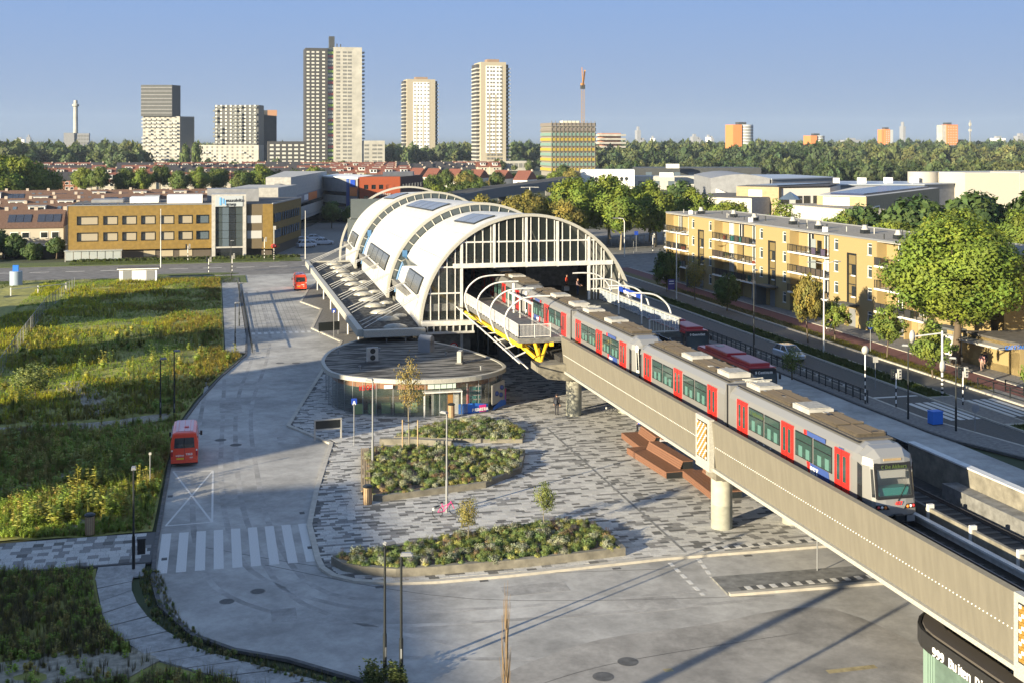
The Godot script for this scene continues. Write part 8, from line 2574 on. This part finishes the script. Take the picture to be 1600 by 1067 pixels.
	for k in [[-45, 249, 6.2, 3.2], [-41, 253, 6.0, 3.0], [-37.5, 250, 5.0, 2.6], [-29.6, 248, 4.6, 2.0], [-49, 250, 7.4, 3.8], [-53, 246, 7.0, 3.6], [-43, 246, 4.2, 2.4], [-34, 248, 3.6, 2.2]]:
		n += 1
		tree("back_garden_tree", nth(n) + " dark garden tree among the sheds left of the ochre building", P(k[0], 0, k[1]), k[2], k[3], "deep", "bark", "garden trees by the sheds", .15)
	for k in [[-20.5, 905, 22, 4.0], [-13, 900, 24, 4.2]]:
		tree("poplar", "slim dark poplar in front of the pale flats, " + ("left one" if k[0] < -16 else "right one"), P(k[0], 0, k[1]), k[2], k[3], "far", "bark", "", .4, 2.4)
	# woods that read as one mass
	var woods := []
	var fw := FastNoiseLite.new()
	fw.frequency = .012
	var th := atan(465.0 / 1900.0)
	for i in 5200:
		var z := 640.0 + 2600.0 * pow(rng.randf(), 1.5)
		var q := R(-.47, .47)
		var h := 9.0
		if q > .075:
			h = R(8, 13) if z < 1000 else R(15, 22.5) if z < 1500 else R(18, 26)
			if z < 760 and q > .1 and q < .25: continue
		elif q < -.305:
			if z < 880: continue
			h = R(16, 23.5)
		else:
			if z < 1090:
				if z < 860 or rng.randf() < .55: continue
				h = R(6, 10.5)
			else: h = R(15, 22)
		if q > .025 and q < .075 and z < 830: continue
		var x := q * z
		var wn := fw.get_noise_2d(x * .6, z * .25)
		var k := clampf(.95 + wn * .9, .5, 1.5) * R(.85, 1.15)
		woods.append([place(P(x * cos(th) + z * sin(th), h * .46, -x * sin(th) + z * cos(th)), h * .5 * R(.6, 1.1), R(.85, 1.5)), Color(k * (1.05 + wn * .7) * R(.95, 1.1), k, k * R(.85, 1.2))])
	multi("woodland", crown_mesh(21, 26, 40, .17, Color(.07, .105, .035), .38, .4, .2), woods, mm("leaf"), self, "far woodland along the horizon", "woodland")
	# weeds and grasses
	var grass := [tuft(1, 16, .62, .16, .012, .28), tuft(2, 14, .9, .2, .011, .3)]
	var herb := [weed(3, 5, .75, 12, .17), weed(4, 5, .85, 12, .13, true), weed(5, 7, .5, 12, .2)]
	var sets := [[], [], [], [], []]
	var fn := FastNoiseLite.new()
	fn.seed = 9
	fn.frequency = .045
	for part_ in [[73.6, 206.0, 62000, true], [36.0, 67.4, 15000, false]]:
		for i in part_[2]:
			var s: float = lerpf(part_[0], part_[1], pow(rng.randf(), 1.25 if part_[3] else 1.0))
			var e := field_edge(s) if part_[3] else near_edge(s)
			var t := e - .15 - rng.randf() * (27.0 if part_[3] else 14.0)
			var m := fn.get_noise_2d(t * 1.4, s)
			if part_[3] and t < -12 - (s - 75) * .02 and s < 77 and rng.randf() < .6: continue
			var path_s := 100.0 + clampf((t + 22) * .2, -1, 4)
			if part_[3] and absf(s - path_s) < 1.1: continue
			if part_[3] and s > 77 and s < 88 and t < -9 and absf(s - (79.5 + clampf((t + 16) * .9, -1, 8))) < 1.5 and rng.randf() < .8: continue
			if not part_[3] and absf(s - 54.4) < 1.5 and t > -10 and rng.randf() < .85: continue
			if not part_[3] and Geometry2D.get_closest_point_to_segment(V(t, s), V(-11, 54), V(-8, 50)).distance_to(V(t, s)) < 1.4 and rng.randf() < .8: continue
			var p := P(t, rough(t, s, e) - .02, s)
			var dry := clampf(.5 + m * 1.3 + (t + 8) * .035, 0, 1) if part_[3] else clampf(.45 + m, 0, 1)
			var u := rng.randf()
			var size := R(.6, 1.25) * (1.0 if m > -.1 else .6) * (.62 if not part_[3] else clampf(1.0 - (s - 88) * .02, .6, .9))
			if fn.get_noise_2d(t * 3.5 + 90, s * 2.4) < -.28 and rng.randf() < .75: continue
			if not part_[3] and u < .5:
				sets[rng.randi() % 2].append([place(p, size * 1.3), tint(.34, .29, .19)])
			elif u < .52 * (.45 + dry):
				sets[rng.randi() % 2].append([place(p, size), tint(.62, .50, .18) if rng.randf() < dry else tint(.36, .42, .07)])
			elif part_[3] and t < -6 + m * 8 and s > 100 and u < .86:
				sets[3].append([place(p, size * .9), tint(.66, .66, .06) if m > -.12 else tint(.38, .54, .08)])
			else:
				sets[2 + (0 if u < .8 else 2)].append([place(p, size), tint(.38, .50, .09) if rng.randf() > dry * .7 else tint(.52, .42, .14)])
	for i in 900:  # tall clumps
		var s := R(74.5, 90) if i < 420 else R(90, 150)
		var e := field_edge(s)
		var t := e - R(.6, 12 if i < 420 else 22)
		if fn.get_noise_2d(t * 4, s * 3) < -.05 or (s > 77 and t < -9 and s < 88): continue
		sets[[2, 3, 4, 1][rng.randi() % 4]].append([place(P(t, rough(t, s, e), s), R(1.4, 2.1)), tint(.44, .43, .11) if rng.randf() < .6 else tint(.30, .40, .09)])
	for i in 800:  # strip between slab path and road, and along the kerb
		var s := R(46, 66.5)
		var l := near_edge(s) + 2.0
		var t := l + R(.1, 1.3)
		sets[rng.randi() % 2 if rng.randf() < .7 else 4].append([place(P(t, 0, s), R(.2, .5)), tint(.34, .30, .13) if rng.randf() < .5 else tint(.22, .28, .08)])
	for i in 34:
		sets[2].append([place(P(6.9 + R(-.8, .7), .0, 50.2 + R(-.6, .7)), R(.7, 1.25)), tint(.13, .17, .05)])
	for i in 5:
		multi(["dry_grass", "tall_dry_grass", "leafy_weeds", "yellow_flowering_weeds", "low_weeds"][i], (grass + herb)[i], sets[i], mm("blade"), self, ["dry grass over the left fields", "tall dry grass over the left fields", "leafy green weeds over the left fields", "yellow flowering weeds in the upper field", "low broad weeds over the left fields"][i], "weeds")
	var lawn := []
	for i in 16000:
		var u := rng.randf()
		var p := P(R(60.95, 63.25), .1, R(95.2, 175)) if u < .4 else P(R(67.2, 68.9), .08, R(97, 180)) if u < .6 else P(R(61.1, 63.2), .1, R(60, 84)) if u < .7 else P(R(-40, 3), .04, R(200, 209)) if u < .88 else P(R(-26, 15), .05, R(233.5, 239.5))
		lawn.append([place(p, R(.25, .5)), tint(.15, .21, .04) if p.x < 66.5 else tint(.32, .28, .08)])
	multi("verge_grass", grass[0], lawn, mm("blade"), self, "short grass on the median and verges", "grass")
	var hedge := []
	for i in 420:
		hedge.append([place(P(R(-26, 16), .2, R(239.8, 241.2)), R(.35, .6)), tint(1.0, 1.0, 1.0, .3)])
	multi("low_hedge", crown_mesh(33, 12, 22, .2, Color(.06, .085, .02), .4, .3), hedge, mm("leaf"), self, "low hedge in front of the ochre building", "hedge")
	# planting in the three planters
	var shrub := crown_mesh(31, 15, 40, .1, Color(1, 1, 1), .5, .3)
	var spike := weed(8, 9, .55, 9, .09)
	for bd in beds:
		var root: Node3D = bd[0]
		var pts := PackedVector2Array()
		var earth: MeshInstance3D = root.get_node("earth")
		var box := earth.mesh.get_aabb()
		for v in shapes[root.name]: pts.append(v)
		var a := []
		var b := []
		for i in 2100:
			var q := V(R(box.position.x, box.end.x), R(-box.end.z, -box.position.z))
			if not Geometry2D.is_point_in_polygon(q, pts): continue
			var m := fn.get_noise_2d(q.x * 14, q.y * 14 + 50)
			var kind := m + R(-.25, .25)
			var y: float = bd[1] - .02
			if rng.randf() < (.34 if m > -.15 else .75): continue
			var c := tint(.22, .29, .09) if kind < -.1 else tint(.36, .36, .11) if kind < .08 else tint(.17, .24, .08) if kind < .24 else tint(.34, .36, .26) if kind < .36 else tint(.34, .24, .13)
			var sc := R(.13, .32) * (1.5 if kind > .2 and kind < .36 else 1.0)
			a.append([place(P(q.x, y + sc * .3, q.y), sc, R(.7, 1.1)), c])
			if kind > .3 and kind < .44:
				b.append([place(P(q.x, y + .1, q.y), R(.5, .8)), tint(.24, .21, .27)])
			elif rng.randf() < .3:
				b.append([place(P(q.x, y + .1, q.y), R(.4, .7)), tint(.26, .29, .08)])
		multi("low_shrubs", shrub, a, mm("leaf"), root)
		multi("flower_stems", spike, b, mm("blade"), root)

var shapes := {}
